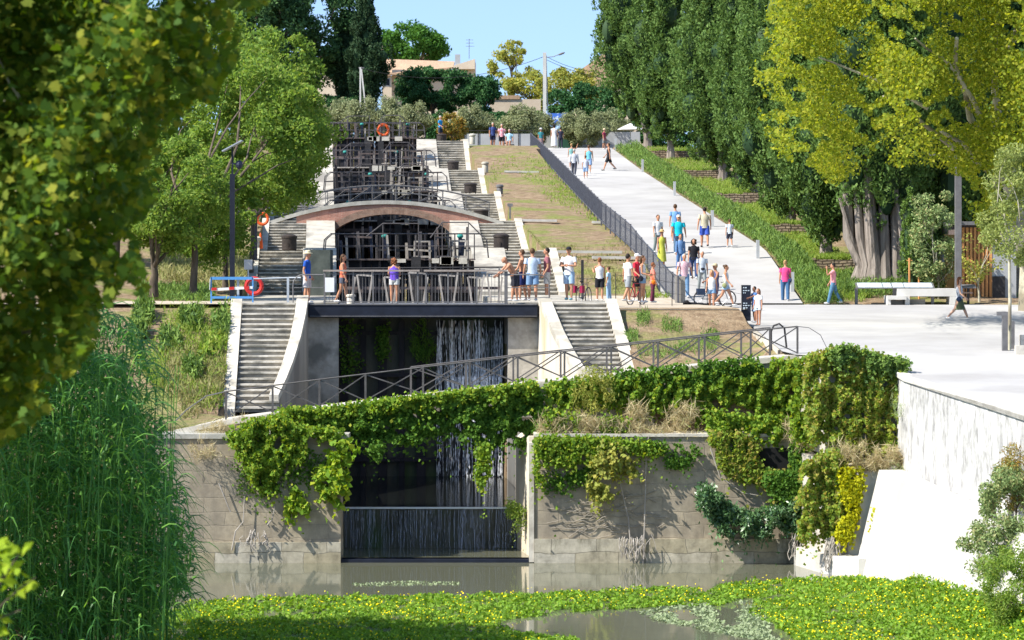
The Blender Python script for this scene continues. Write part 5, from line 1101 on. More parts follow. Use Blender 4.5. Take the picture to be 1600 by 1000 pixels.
# --- cypresses
def cypress(base, top, H, w, n, label, mat, group, ls=.30, lift=1.4, trunk=.35, multi=0):
    """billowing lobes stacked round the stem, each covered with sub-clumps of fine sprays"""
    base = np.array(base, float); t = empty('cypress', tuple(base), label, 'cypress tree', group)
    n = int(n * 1.7); tx = top[0]; nl = int(17 * w); lob = []
    for i in range(nl):
        s = (i + RNG.uniform(0, 1)) / nl; z = lift + s * (H - lift); prof = (.42 + .58 * min(1, s / .3)) * (1 - max(0, s - .4) / .62) ** .8 + .05
        if s < .05: prof *= .75
        a = i * 2.4 + RNG.uniform(-.7, .7); rr = w * .5 * prof * RNG.uniform(.8, 1.18); q = RNG.uniform(.3, .75)
        lob.append((np.array([base[0] + (tx - base[0]) * min(1, s * 2.2) + rr * q * math.cos(a), base[1] + rr * q * math.sin(a), base[2] + z]), rr * RNG.uniform(.28, .52) + .2, RNG.uniform(.75, 1.7) * (.55 + .55 * prof)))
    sub_ = []; per = 16
    for l in lob:
        d = unit(RNG.normal(size=(per, 3))); c = l[0] + d * [l[1], l[1], l[2]] * .86
        for k_ in range(per): sub_.append((*c[k_], *d[k_], l[1] * RNG.uniform(.28, .55)))
    sub_ = np.array(sub_); wts = sub_[:, 6] ** 1.5; wts /= wts.sum(); idx = RNG.choice(len(sub_), n, p=wts)
    e = unit(RNG.normal(size=(n, 3)) + sub_[idx, 3:6] * .7); p = sub_[idx, :3] + e * sub_[idx, 6:7] * [1, 1, 1.5] * (RNG.uniform(.3, 1.05, n) ** .5)[:, None]
    npmesh('crown', leafV(p, ls, .45, axis=np.column_stack([e[:, 0] * .6, e[:, 1] * .6, np.full(n, .7)]), spread=.6, nbias=e, nb=1.3), 4, mat, t)
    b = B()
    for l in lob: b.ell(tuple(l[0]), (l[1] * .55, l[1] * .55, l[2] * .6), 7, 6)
    b.build('dark_core', L_['cypdark'], t, True)  # added solid dark cores fill the lobes in place of shaded foliage
    b = B()
    ks = max(1, multi)
    for i in range(ks):
        a = 2 * math.pi * i / ks; o = np.array([math.cos(a) * trunk * (1.6 if multi else 0), math.sin(a) * trunk * (1 if multi else 0), 0]); r = trunk * (random.uniform(.3, .5) if multi else 1)
        e = np.array([tx, base[1], base[2] + H * .55]) + o * random.uniform(1, 1.9)
        b.tube([base + o * 1.15 - [0, 0, .6], base + o * random.uniform(.8, 1.1) + [0, 0, .5], base + o * random.uniform(.9, 1.3) + (e - base) * .12 + [0, 0, .6], base + (e - base) * .5 + o * .6, e], [r * 1.5, r * 1.1, r, r * .8, r * .3], 8)
        if multi and i % 2: 
            q = base + o * 1.5 + [random.uniform(-.4, .4), -.3, 3.4]; b.tube([base + o * 1.1 + [0, 0, .6], base + o * 1.4 + [0, -.2, 1.8], q], [r * .5, r * .4, r * .3], 6)
    b.build('trunk', M['cybark'], t, True); return t
cg_ = 'tall cypresses lining the right side of the ramp'
for i, (bx, by, D, w, tpx, n, lift, tr, mu, lab) in enumerate((
    (1012, 226, 240, 4.5, 967, 26000, 1.7, .42, 0, 'leftmost dark cypress at the head of the ramp leaning out against the sky'),
    (1048, 236, 229, 4.4, 1035, 26000, 1.3, .34, 0, 'second cypress from the sky, its bare brown trunk showing above the hedge'),
    (1115, 270, 204, 4.6, 1092, 30000, 1.6, .36, 0, 'third cypress from the sky, standing over the upper terrace wall'),
    (1166, 306, 182, 4.6, 1150, 32000, 1.7, .36, 0, 'middle cypress of the row above the halfway terrace wall'),
    (1222, 350, 163, 4.8, 1208, 34000, 1.6, .36, 0, 'cypress with foliage hanging low behind the boy in white'),
    (1277, 392, 148, 5.0, 1268, 36000, 1.6, .38, 0, 'cypress just left of the broad silver trunk, partly under the plane tree'),
    (1362, 432, 139, 5.8, 1350, 40000, 3.0, .62, 13, 'old cypress with a broad bundle of pale silvery trunks'),
    (1436, 420, 143, 4.6, 1440, 26000, 1.6, .4, 4, 'cypress behind the plane tree right of the silver trunk bundle'))):
    base = P(bx, by, D); sh_ = 14 * (i > 1); base[0] += sh_ * D / F; cypress(base, (XP(tpx + sh_, D),), 17.0, w, n, lab, L_['cyp'], cg_, .17 + .0004 * D, lift if mu or i < 2 else lift * .55, tr * (1 if mu else .62), mu)
cypress(P(1120, 235, 222), (XP(1120, 222),), 16, 5, 16000, 'dark cypress standing behind the gap between the second and third of the row', L_['cyp'], cg_, .36, .4, .3)
cypress(P(1200, 290, 190), (XP(1200, 190),), 16.5, 5.5, 18000, 'dark cypress of the second row above the halfway terrace wall', L_['cyp'], cg_, .36, .4, .3)
cypress(P(1300, 350, 165), (XP(1300, 165),), 17, 6, 20000, 'dark cypress of the second row behind the yellow plane leaves', L_['cyp'], cg_, .36, .4, .3)
cypress(P(1395, 385, 156), (XP(1400, 156),), 17, 6.5, 20000, 'dark cypress of the second row behind the silver trunk bundle', L_['cyp'], cg_, .36, .3, .3)
cypress(P(1490, 420, 150), (XP(1490, 150),), 16, 6.5, 18000, 'dark cypress behind the tall square lamp post', L_['cyp'], cg_, .36, .3, .3)
cypress(P(1580, 420, 152), (XP(1590, 152),), 16, 7, 16000, 'dark cypress behind the kiosk at the right edge', L_['cyp'], cg_, .36, .3, .3)
# slim young cypresses and stakes near the kiosk
for px_, hpx, w, lab in ((1421, 150, .55, 'slim young cypress left of the tan kiosk panel, tallest of three'), (1434, 125, .5, 'middle slim young cypress beside a wooden stake'), (1450, 110, .6, 'shortest slim young cypress by the kiosk')):
    D = 135; cypress(P(px_, 470, D), (XP(px_, D),), hpx * D / F, w * 1.3, 4500, lab, L_['rose'], 'slim young cypresses by the kiosk', .13, .1, .05)
for px_, h, lab in ((1421, 1.9, 'tall wooden tree stake in front of the slim cypresses'), (1436, 1.4, 'short wooden tree stake beside the tall one'), (1456, 1.3, 'wooden tree stake nearest the tan kiosk panel')):
    p = P(px_, 474, 134); B().tube([p - [0, 0, .4], p + [0, 0, h]], .045, 7).bar(p + [-.12, 0, h - .1], p + [.12, 0, h - .1], .04).single('tree_stake', M['slat'], lab, 'stake', 'wooden tree stakes by the kiosk')

# --- plane tree on the right: limbs sweep up to the left
D = 116; base = P(1610, 476, 126); t = empty('plane_tree', tuple(base), 'big yellow green plane tree overhanging the plaza from the right', 'plane tree')
poly = [(1215, -60), (1190, 60), (1178, 110), (1178, 150), (1180, 205), (1205, 215), (1215, 245), (1250, 255), (1280, 262), (1300, 288), (1320, 282), (1345, 262), (1375, 240), (1400, 262), (1430, 255), (1470, 262), (1500, 280), (1515, 330), (1545, 385), (1580, 360), (1600, 300), (1720, 330), (1860, 200), (1860, -260), (1500, -330), (1300, -220)]
px_ = poly_pts(poly, 140000, 520, 16) + RNG.normal(size=(140000, 2)) * 3; k_ = rnoise(px_, 5, 26, 150) > -.62 + RNG.uniform(-.25, .25, len(px_)) - .5 * (px_[:, 0] > 1420); px_ = px_[k_]
dd = 114 + RNG.normal(size=len(px_)) * 2.4 + 3 * np.sin(px_[:, 0] * .03) ; V = np.stack([(px_[:, 0] - 800) * dd / F, dd, CZ + (400 - px_[:, 1]) * dd / F], 1)
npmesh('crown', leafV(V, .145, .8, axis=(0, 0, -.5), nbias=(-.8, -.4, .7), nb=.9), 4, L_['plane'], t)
b = B(); fk = P(1545, 330, 121)
b.tube([base - [0, 0, .5], base + [0, 0, 1.5], P(1590, 330, 123), P(1570, 250, 121)], [.5, .42, .36, .28], 12)
for a, e, r in ((P(1588, 360, 123), P(1470, 205, 113), .17), (P(1580, 300, 122), P(1495, 60, 112), .19), (P(1570, 250, 121), P(1560, 20, 115), .2), (P(1490, 232, 115), P(1380, 150, 112), .10), (P(1530, 180, 115), P(1430, 60, 112), .1), (P(1450, 170, 113), P(1280, 90, 112), .07), (P(1560, 100, 117), P(1640, -60, 116), .16), (P(1590, 250, 122), P(1740, 80, 117), .18)): limb(b, a, e, r, r * .35, .07, 9, 6)
b.build('trunk', M['planebark'], t, True)
# young grey tree at the right edge, two thin trees by the kiosk
tree('young_tree', 'young grey green tree with a thin straight trunk by the bollards at the right edge', P(1577, 549, 98.9), P(1577, 395, 98.9), P(1592, 315, 98.9), (1.15, 1.0, 2.0), 7500, .13, L_['young'], M['planebark'], .055, 46, .36, asp=.45)
tree('young_tree', 'thin young tree with sparse yellowing leaves before the orange slats', P(1530, 477, 132.5), P(1528, 440, 132.5), P(1532, 400, 132.5), (1.0, .6, 1.1), 700, .14, L_['yel'], M['planebark'], .05, 30, .35)
tree('young_tree', 'grey leafed young tree in front of the tan kiosk panel', P(1466, 477, 134), P(1466, 440, 134), P(1462, 370, 134), (.95, .7, 2.2), 6500, .13, L_['greyveg'], M['planebark'], .05, 40, .4)
0 and tree('young_tree', 'x', P(1560, 477, 133.5), P(1558, 430, 133.5), P(1565, 395, 133.5), (.9, .7, 1.3), 2200, .13, L_['olive'], M['planebark'], .05, 30, .36)

# --- shaded plane branches close to the camera on the left
t = empty('plane_tree', (-9.6, 37, 2), 'shaded plane tree branches hanging close in the upper left of the view', 'plane tree')
poly = [(-420, -260), (430, -200), (420, 5), (378, 35), (374, 92), (345, 125), (338, 160), (300, 152), (292, 195), (252, 215), (252, 285), (236, 330), (200, 355), (215, 400), (238, 455), (212, 462), (196, 430), (178, 470), (155, 520), (120, 575), (75, 640), (20, 690), (-60, 720), (-420, 640)]
px_ = poly_pts(poly, 52000, 420, 22); px_ = px_[(rnoise(px_, 8, 40, 160) > -1.1) | (px_[:, 0] < 130)]; dd = 36 + RNG.normal(size=len(px_)) * 1.3 + 1.5 * np.sin(px_[:, 0] * .021 + px_[:, 1] * .013)
V = np.stack([(px_[:, 0] - 800) * dd / F, dd, CZ + (400 - px_[:, 1]) * dd / F], 1)
def planeleaf(pts, size):
    n = len(pts); nv = np.array([0, -.5, .6]) + RNG.normal(size=(n, 3)) * .65; nv = unit(nv); a = np.array([0, 0, -1.0]) + RNG.normal(size=(n, 3)) * .7; a = unit(a - nv * (a * nv).sum(1, keepdims=True)); bb_ = np.cross(nv, a); sz = (size * RNG.uniform(.6, 1.25, n))[:, None]
    out = []
    for (u, v) in ((-.5, 0), (-.32, .5), (.02, .3), (.12, .52), (.26, .2), (.56, 0), (.26, -.2), (.12, -.52), (.02, -.3), (-.32, -.5)): out.append(pts + a * sz * u + bb_ * sz * v)
    return np.stack(out, 1).reshape(-1, 3)
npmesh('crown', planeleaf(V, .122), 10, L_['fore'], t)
b = B(); b.tube([(-10.6, 38, 0), (-10.4, 38, 4), (-9.8, 38, 9), (-9, 38, 13), (-8.4, 38, 18)], [.4, .34, .3, .25, .15], 12)
for a, e, r in (((-9.8, 38, 9), (-5.0, 36.2, 11.2), .09), ((-9.0, 38, 13), (-3.6, 36.5, 11.9), .08), ((-9.9, 38, 8), (-4.6, 36, 9.7), .06), ((-10, 38, 7.4), (-4.7, 36.4, 8.4), .05), ((-9.5, 38, 10), (-4.5, 36, 10.6), .05), ((-5.9, 35.2, 12.3), (-5.0, 35, 10.2), .022), ((-5.45, 35.2, 11.0), (-5.1, 35, 9.6), .02)): limb(b, a, e, r, r * .25, .08, 8, 7)
b.build('trunk', M['planebark'], t, True)
# plane trees farther along the left bank, outside the picture, that shade the water and the reeds
for x, y, lab in ((-18.5, 70.5, 'plane tree on the left bank behind the hanging branches'),):
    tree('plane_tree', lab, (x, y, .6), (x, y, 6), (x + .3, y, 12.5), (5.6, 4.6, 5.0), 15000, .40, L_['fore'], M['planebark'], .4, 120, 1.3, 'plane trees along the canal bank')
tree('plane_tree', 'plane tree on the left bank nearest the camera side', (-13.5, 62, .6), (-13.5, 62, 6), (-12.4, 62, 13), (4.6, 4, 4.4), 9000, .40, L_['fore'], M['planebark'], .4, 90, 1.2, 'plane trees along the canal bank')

# --- middle left trees
def pt(px, py, D): return tuple(P(px, py, D))
g_ = 'trees on the left bank'
tree('leafy_tree', 'mid green leafy tree above the street lamp, widest on the left bank', pt(302, 452, 118), pt(303, 360, 118), pt(402, 215, 124), (2.9, 2.6, 3.1), 26000, .19, L_['mid'], M['bark'], .13, 120, .6, g_, asp=.5)
tree('leafy_tree', 'leafy tree with a forked trunk at the foot of the left slope', pt(240, 447, 117), pt(240, 412, 117), pt(262, 305, 117), (2.3, 2.2, 2.3), 17000, .18, L_['mid'], M['bark'], .14, 80, .55, g_, asp=.5)
tree('leafy_tree', 'drooping green tree between the two trunks and the lamp', pt(352, 440, 123), pt(350, 380, 123), pt(335, 330, 121), (1.9, 1.8, 2.0), 13000, .18, L_['mid'], M['bark'], .1, 70, .5, g_, asp=.5)
tree('leafy_tree', 'leafy tree whose branches hang over the left end of the brick bridge', pt(392, 420, 136), pt(395, 340, 136), pt(452, 225, 139), (1.75, 1.8, 2.9), 15000, .18, L_['mid'], M['bark'], .1, 70, .55, g_, asp=.5)
tree('leafy_tree', 'bright green tree rising behind the widest tree on the left bank', pt(400, 330, 165), pt(402, 230, 165), pt(425, 125, 165), (2.5, 2.2, 2.6), 12000, .24, L_['mid'], M['bark'], .14, 70, .7, g_, asp=.5)
tree('leafy_tree', 'dark green tree behind the hanging plane branches on the left bank', pt(180, 420, 132), pt(180, 330, 132), pt(190, 190, 132), (3.6, 2.8, 4.2), 14000, .26, L_['mid'], M['bark'], .16, 80, .9, g_, asp=.5)
tree('leafy_tree', 'tall leafy tree filling the gap behind the hanging plane branches', pt(310, 380, 168), pt(310, 280, 168), pt(318, 150, 168), (4.0, 3, 4.6), 15000, .27, L_['mid'], M['bark'], .16, 90, 1.0, g_, asp=.5)
tree('leafy_tree', 'tall dark leafed tree far left behind the hanging plane branches', pt(150, 380, 175), pt(150, 280, 175), pt(190, 90, 175), (5.0, 3, 5.0), 13000, .32, L_['mulb'], M['bark'], .18, 90, 1.2, g_, asp=.5)
tree('shrub', 'rusty leafed shrub under the trees on the left slope', pt(340, 418, 140), pt(340, 410, 140), pt(300, 335, 140), (1.6, 1.2, 1.2), 3000, .16, L_['rust'], M['bark'], .05, 30, .4, g_, 'shrub')
# --- far trees behind the locks
tree('stone_pine', 'large blue green pine left of the dark cypress at the top of the hill', pt(470, 190, 262), pt(470, 120, 262), pt(470, 40, 262), (4.6, 3.6, 5.4), 22000, .34, L_['pine'], M['bark'], .35, 110, 1.0, 'trees on the hill top')
tree('stone_pine', 'blue green pine farthest left behind the leafy trees', pt(405, 190, 258), pt(405, 120, 258), pt(415, 45, 258), (3.2, 3.0, 4.6), 14000, .34, L_['pine'], M['bark'], .3, 80, 1.0, 'trees on the hill top')
cypress(P(572, 172, 258), (XP(572, 258),), 9.6, 2.9, 14000, 'dark pointed cypress beside the cream house', L_['cypdark'], 'trees on the hill top', .28, .3, .25)
cypress(P(548, 172, 262), (XP(548, 262),), 7.6, 2.6, 9000, 'lower dark cypress between the pine and the pointed one', L_['cypdark'], 'trees on the hill top', .28, .3, .25)
tree('umbrella_pine', 'bright green umbrella pine behind the cream house', pt(645, 150, 350), pt(645, 110, 350), pt(646, 72, 350), (4.0, 3.2, 2.2), 12000, .38, L_['pinebright'], M['bark'], .3, 70, .9, 'trees on the hill top')
tree('round_tree', 'dense dark green round tree in front of the cream house', pt(676, 200, 268), pt(676, 170, 268), pt(680, 140, 268), (3.6, 2.8, 1.75), 20000, .27, L_['mulb'], M['bark'], .2, 90, .6, 'trees on the hill top')
tree('round_tree', 'smaller dark green tree right of the round tree by the pale wall', pt(757, 195, 266), pt(757, 170, 266), pt(757, 150, 266), (1.3, 1.2, 1.6), 6000, .25, L_['mulb'], M['bark'], .14, 40, .5, 'trees on the hill top')
tree('poplar', 'loose yellow green poplar with upright branches left of the utility pole', pt(795, 175, 290), pt(795, 150, 290), pt(797, 105, 290), (2.0, 1.4, 2.2), 2600, .28, L_['yel'], M['bark'], .14, 36, .45, 'trees on the hill top', axis=(0, 0, .5))
tree('poplar', 'tall sparse tip of a poplar standing out against the sky', pt(800, 175, 292), pt(800, 110, 292), pt(800, 84, 292), (1.1, .9, 1.5), 900, .26, L_['yel'], M['bark'], .1, 20, .35, 'trees on the hill top')
tree('poplar', 'yellowing fig like tree right of the utility pole', pt(890, 190, 276), pt(890, 165, 276), pt(888, 140, 276), (2.9, 2, 1.9), 7000, .28, L_['yel'], M['bark'], .16, 60, .6, 'trees on the hill top')
tree('poplar', 'yellowing tree just left of the utility pole above the hedge', pt(828, 190, 280), pt(828, 165, 280), pt(822, 142, 280), (2.2, 1.6, 1.9), 4200, .28, L_['yel'], M['bark'], .12, 44, .55, 'trees on the hill top')
tree('dark_bush', 'dark green bush mass behind the blue banner and the olives', pt(925, 205, 268), pt(925, 190, 268), pt(915, 168, 268), (3.4, 2, 2.0), 9000, .3, L_['mulb'], M['bark'], .1, 60, .7, 'trees on the hill top', 'bush')
tree('dark_bush', 'dark green bush under the dark cypress behind the olives', pt(520, 195, 258), pt(520, 185, 258), pt(500, 172, 258), (3.4, 2, 1.3), 7000, .28, L_['mulb'], M['bark'], .1, 50, .6, 'trees on the hill top', 'bush')
for i_, (px_, w_, h_, lab) in enumerate(((500, 2.6, 1.5, 'dark green bush behind the leftmost olives'), (600, 2.6, 1.4, 'dark green bush behind the olives above the life ring'), (690, 2.4, 1.3, 'dark green bush behind the autumn shrub'), (790, 2.8, 1.3, 'dark green bush under the clipped hedge'), (985, 2.6, 1.5, 'dark green bush behind the white parasol'), (1050, 3.0, 2.2, 'dark green bush behind the trunks of the leftmost cypresses'), (1115, 3.2, 2.4, 'dark green bush farthest right behind the cypress trunks'))):
    tree('dark_bush', lab, pt(px_, 222, 257), pt(px_, 216, 257), pt(px_, 203, 257), (w_, 1.2, h_), 6000, .27, L_['mulb'], M['bark'], .08, 46, .55, 'dark bushes behind the olive trees', 'bush')
# clipped hedge
b = B(); pa, pb = P(730, 205, 262), P(852, 205, 262); b.box(pa[0], pb[0], 262, 264, pa[2] - 2, ZY(177, 262))
t = empty('clipped_hedge', tuple(P(790, 210, 262)), 'long clipped dark green hedge left of the utility pole', 'hedge'); b.build('hedge_core', L_['cypdark'], t)
n = 9000; V = np.column_stack([RNG.uniform(pa[0] - .1, pb[0] + .1, n), 261.95 + RNG.uniform(0, 1, n) ** 2 * 2, RNG.uniform(pa[2] - 1, ZY(175, 262), n)]); npmesh('leaves', leafV(V, .22, .5), 4, L_['mulb'], t)
n = 3000; V = np.column_stack([RNG.uniform(XP(795, 262), XP(852, 262), n), 261.8 + RNG.uniform(0, 2, n), ZY(176, 262) + RNG.uniform(-.7, .15, n)]); npmesh('sunny_top', leafV(V, .2, .5, axis=(0, 0, 1)), 4, L_['pinebright'], t)
# olive trees along the top
ol = None
def olive(px, py, D, s, label):
    global ol
    base = P(px, py, D)
    if ol is None:
        ol = tree('olive_tree', label, (0, 0, 0), (.05, 0, .75), (0, 0, 1.4), (1.3, 1.2, 1.15), 8500, .20, L_['olive'], M['bark'], .09, 60, .42, 'silvery olive trees along the hill top', 'olive tree', asp=.35, hollow=.3); o = ol
    else: o = copy_tree(ol); o['label'] = label
    s *= .86; o.location = base; o.scale = (s, s, s); o.rotation_euler = (0, 0, random.uniform(0, 6))
for px_, py_, D, s, lab in ((452, 215, 238, 1.25, 'olive tree farthest left, half behind the leafy tree'), (492, 217, 243, 1.2, 'olive tree behind the left end of the top gate railing'), (530, 216, 246, 1.3, 'olive tree above the left part of the top gate'), (568, 217, 243, 1.35, 'olive tree left of the orange life ring on the top gate'),
    (612, 216, 246, 1.35, 'olive tree behind the orange life ring'), (648, 217, 243, 1.2, 'olive tree above the right end of the top gate'), (735, 220, 247, 1.2, 'olive tree between the blue man and the couple'), (762, 222, 249, 1.0, 'small olive tree behind the couple on the bank'), (812, 225, 246, 1.3, 'olive tree right of the couple near the fence head'),
    (842, 226, 250, 1.1, 'olive tree just left of the white dress'), (900, 228, 252, 1.2, 'olive tree right of the white dress by the pale wall'), (925, 229, 248, 1.15, 'olive tree with a forked pale trunk at the ramp head'), (958, 226, 254, 1.2, 'olive tree farthest right under the leaning cypress')):
    olive(px_, py_, D, s, lab)
tree('autumn_shrub', 'yellow and rust coloured shrub behind the man in blue', pt(708, 220, 237), pt(708, 215, 237), pt(706, 198, 237), (1.15, .8, .9), 2600, .2, L_['rust'], M['bark'], .05, 36, .35, None, 'shrub')

# --- rosemary hedge segments along the ramp, grasses on the terraces
segs = [236, 222, 207, 195, 184, 172, 160.5, 152, 144.5, 139, 134.6, 131.2]
labs = ['rosemary hedge segment at the very top of the ramp', 'rosemary segment below the topmost path light', 'rosemary segment above the second terrace wall', 'rosemary segment right of the upper walking people', 'rosemary segment beside the third path light', 'rosemary segment above the man in the beige shirt', 'rosemary segment just behind the beige shirt and the boy', 'rosemary segment right of the boy in white', 'rosemary segment above the lowest terrace wall', 'rosemary segment between the two lowest path lights', 'rosemary clump at the foot of the ramp behind the woman in pink']
for i, lab in enumerate(labs):
    d1, d0 = segs[i], segs[i + 1]; n = 2600; d = RNG.uniform(d0, d1, n); w = np.interp(d, [131, 150, 180, 240], [1.5, 1.35, 1.6, 2.1]); k = RNG.uniform(0, 1, n)
    x = np.interp(d, [128, 146, 163, 208, 238], [12.0, 11.7, 10.8, 8.5, 7.4]) + .12 + k * w
    z = zramp(d) + .02 + RNG.uniform(0, 1, n) ** .8 * (.35 + .4 * np.abs(np.sin(d * 1.3) * np.cos(x * 2.1))) * np.minimum(1, .35 + 3 * np.minimum(k, 1 - k))
    V = np.column_stack([x, d, z]); o = npmesh('rosemary_hedge', leafV(V, .30, .14, axis=(0, 0, 1.3), spread=.7), 4, L_['rose'], None, off=(float(x.mean()), (d0 + d1) / 2, float(zramp((d0 + d1) / 2))))
    o.location = (float(x.mean()), (d0 + d1) / 2, float(zramp((d0 + d1) / 2))); setp(o, lab, 'rosemary', 'rosemary hedge beside the ramp')
def tufts(name, label, cat, mat, px_list, D_of, n, ls, zf, kind=None, asp=.12, axis=(0, 0, 1.2), spread=.7, group=None, h=.3, clump=0, csig=9):
    q = poly_pts(px_list, n, clump, csig); d = D_of(q); x = (q[:, 0] - 800) * d / F
    z = np.array([zf(a, b_) for a, b_ in zip(x, d)]) + RNG.uniform(0, h, len(d)); V = np.column_stack([x, d, z]); c = V.mean(0)
    o = npmesh(name, leafV(V, ls, asp, axis=axis, spread=spread), 4, mat, None, off=tuple(c)); o.location = c; return setp(o, label, cat, group, kind)
def on_ground(q):
    out = np.zeros(len(q))
    for i, (a, b_) in enumerate(q):
        lo, hi = 97.6, 240.0; best = None
        for D in np.concatenate([np.arange(98.6, 131, .5), np.arange(131, 240, 1)]):
            x = (a - 800) * D / F
            if ground_z(x, D) >= ZY(b_, D): best = D; break
        out[i] = best if best else 130
    return out
_cache = {}
def on_ground_fast(q):
    key = np.round(q / 3).astype(int); u, inv = np.unique(key, axis=0, return_inverse=True); d = on_ground(u * 3.0); return d[inv.ravel()] + RNG.uniform(-.4, .4, len(q))
tufts('grass', 'green and dry grass growing on the left bank beside the lowest stairs', 'grass', L_['grass'], [(205, 480), (362, 478), (372, 485), (352, 600), (348, 640), (270, 655), (200, 560)], on_ground_fast, 5200, .26, ground_z, 'stuff', clump=40, csig=10)
tufts('dry_grass', 'tall pale dry grass at the foot of the left bank', 'grass', L_['drygrass'], [(255, 555), (352, 560), (350, 645), (285, 660), (250, 620)], on_ground_fast, 2400, .38, ground_z, 'stuff', h=.25, clump=26, csig=10)
tufts('grass', 'bright grass under the trees beyond the left path', 'grass', L_['drygrass'], [(245, 395), (400, 400), (400, 440), (330, 455), (250, 440)], on_ground_fast, 5000, .4, ground_z, 'stuff')
tufts('grass', 'dark low grass strip along the edge of the left path', 'grass', L_['rose'], [(215, 452), (335, 455), (335, 474), (215, 472)], on_ground_fast, 3500, .3, ground_z, 'stuff')
tufts('weeds', 'scattered green weeds on the dirt bank beside the picket fence', 'weeds', L_['grass'], [(865, 232), (830, 232), (905, 300), (960, 340), (930, 350), (850, 310), (800, 262), (760, 300), (770, 250)], on_ground_fast, 3400, .24, ground_z, 'stuff', h=.1, clump=34, csig=9)
tufts('weeds', 'yellow green weeds on the lower dirt bank behind the standing people', 'weeds', L_['drygrass'], [(820, 395), (990, 370), (1040, 440), (960, 460), (830, 450)], on_ground_fast, 3000, .24, ground_z, 'stuff', h=.1, clump=34, csig=9)
for k_, (a, b_, w) in enumerate(((1050, 512, 16), (1005, 500, 10), (1030, 555, 34), (1090, 545, 30), (985, 530, 12), (1110, 530, 14))):
    tufts('weed_clump', ['largest green weed clump on the dirt slope below the dog', 'small weed clump near the right stairs top', 'spreading green weeds behind the sloping footbridge railing', 'green weeds near the plaza end of the sloping footbridge', 'small weed clump beside the right stringer of the lowest stairs', 'weed clump below the totem sign'][k_], 'weed', L_['rose'], [(a - w, b_ - 6), (a + w, b_ - 8), (a + w, b_ + 8), (a - w, b_ + 9)], on_ground_fast, 240 + w * 8, .22, ground_z, None, h=.16, group='weed clumps on the dirt slope')
def terr_poly(name, lab, poly, n, mat, ls, h): return tufts(name, lab, 'grass', mat, poly, on_ground_fast, n, ls, ground_z, 'stuff', h=h)
terr_poly('terrace_grass', 'sunny green grass on the terraces under the cypresses', [(1000, 226), (1080, 236), (1150, 286), (1215, 330), (1290, 384), (1350, 426), (1400, 440), (1350, 472), (1290, 470), (1262, 420), (1172, 352), (1112, 302), (1052, 262)], 34000, L_['grass'], .28, .22)
terr_poly('terrace_herbs', 'thick rosemary and herbs at the back of the plaza behind the information table', [(1268, 450), (1330, 436), (1460, 444), (1480, 466), (1330, 467), (1278, 468)], 7000, L_['rose'], .34, .5)

# --- ivy and creepers on the front walls
def ivy(name, label, polys, D, n, ls, mat, depth=.35, cat='ivy', clump=None, csig=11, group=None, asp=.85, droop=.6, tilt=.35):
    P2 = []
    n = int(n * 1.5); ls = ls * .8
    for k_, poly in enumerate(polys): P2.append(poly_pts(poly, n // len(polys), clump or max(30, n // 30), csig))
    depth = depth * (.65 if depth > .3 else 1); q = np.concatenate(P2) + RNG.normal(size=(sum(len(a) for a in P2), 2)) * 3.5; st_ = RNG.uniform(0, 1, len(q)) < .14; q[st_, 1] += RNG.exponential(11, st_.sum()); nz_ = rnoise(q, len(label), 14, 90); q = q[nz_ > -1.15 + RNG.uniform(-.45, .45, len(q))]
    d = D - RNG.uniform(0, 1, len(q)) ** 1.5 * depth - .09 * rnoise(q, len(label) + 1, 16, 90) * (depth > .3); V = np.column_stack([(q[:, 0] - 800) * d / F, d, CZ + (400 - q[:, 1]) * d / F]); c = V.mean(0)
    o = npmesh(name, leafV(V, ls, asp, axis=(0, -.1, -droop), spread=.8, nbias=(-.3, -1, tilt), nb=1.3), 4, mat, None, off=tuple(c)); o.location = c; return setp(o, label, cat, group)
ig = 'ivy on the canal walls'
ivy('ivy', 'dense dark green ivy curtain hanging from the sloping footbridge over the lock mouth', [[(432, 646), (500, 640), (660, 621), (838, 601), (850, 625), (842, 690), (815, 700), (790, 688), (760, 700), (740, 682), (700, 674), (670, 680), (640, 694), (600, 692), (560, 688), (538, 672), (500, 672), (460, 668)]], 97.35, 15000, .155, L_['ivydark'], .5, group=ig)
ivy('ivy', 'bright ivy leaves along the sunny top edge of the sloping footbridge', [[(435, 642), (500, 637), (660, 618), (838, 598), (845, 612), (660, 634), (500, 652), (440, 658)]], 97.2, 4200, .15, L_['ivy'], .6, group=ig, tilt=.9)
ivy('ivy', 'rounded ivy mound spilling over the left canal wall', [[(346, 683), (392, 655), (440, 650), (470, 668), (536, 672), (534, 690), (485, 690), (470, 715), (440, 745), (424, 775), (398, 760), (380, 725), (362, 700)]], 95.9, 6500, .14, L_['ivy'], .55, group=ig)
ivy('creeper', 'thin dark creeper film on the left canal wall below the ivy mound', [[(360, 720), (470, 700), (530, 720), (520, 760), (430, 780), (370, 770)]], 95.97, 1100, .11, L_['ivydark'], .1, group=ig)
ivy('creeper_strand', 'hanging creeper strand in front of the right waterfall', [[(744, 690), (764, 690), (762, 740), (752, 776), (745, 745)]], 96.9, 700, .14, L_['ivy'], .3)
ivy('creeper_strand', 'short creeper strand left in the dark lock mouth', [[(575, 690), (600, 690), (592, 722), (582, 712)]], 96.9, 350, .14, L_['ivydark'], .3)
ivy('fig_shrub', 'fig shrub with big yellow green leaves growing from the wall corner left of the weir', [[(512, 692), (545, 690), (556, 705), (540, 725), (520, 720)], [(484, 740), (500, 726), (545, 730), (548, 760), (530, 785), (520, 760), (495, 760)], [(492, 765), (532, 760), (540, 782), (500, 778)]], 95.8, 900, .26, L_['fig'], .5, 'shrub', 30, 9, asp=.7, tilt=.8)
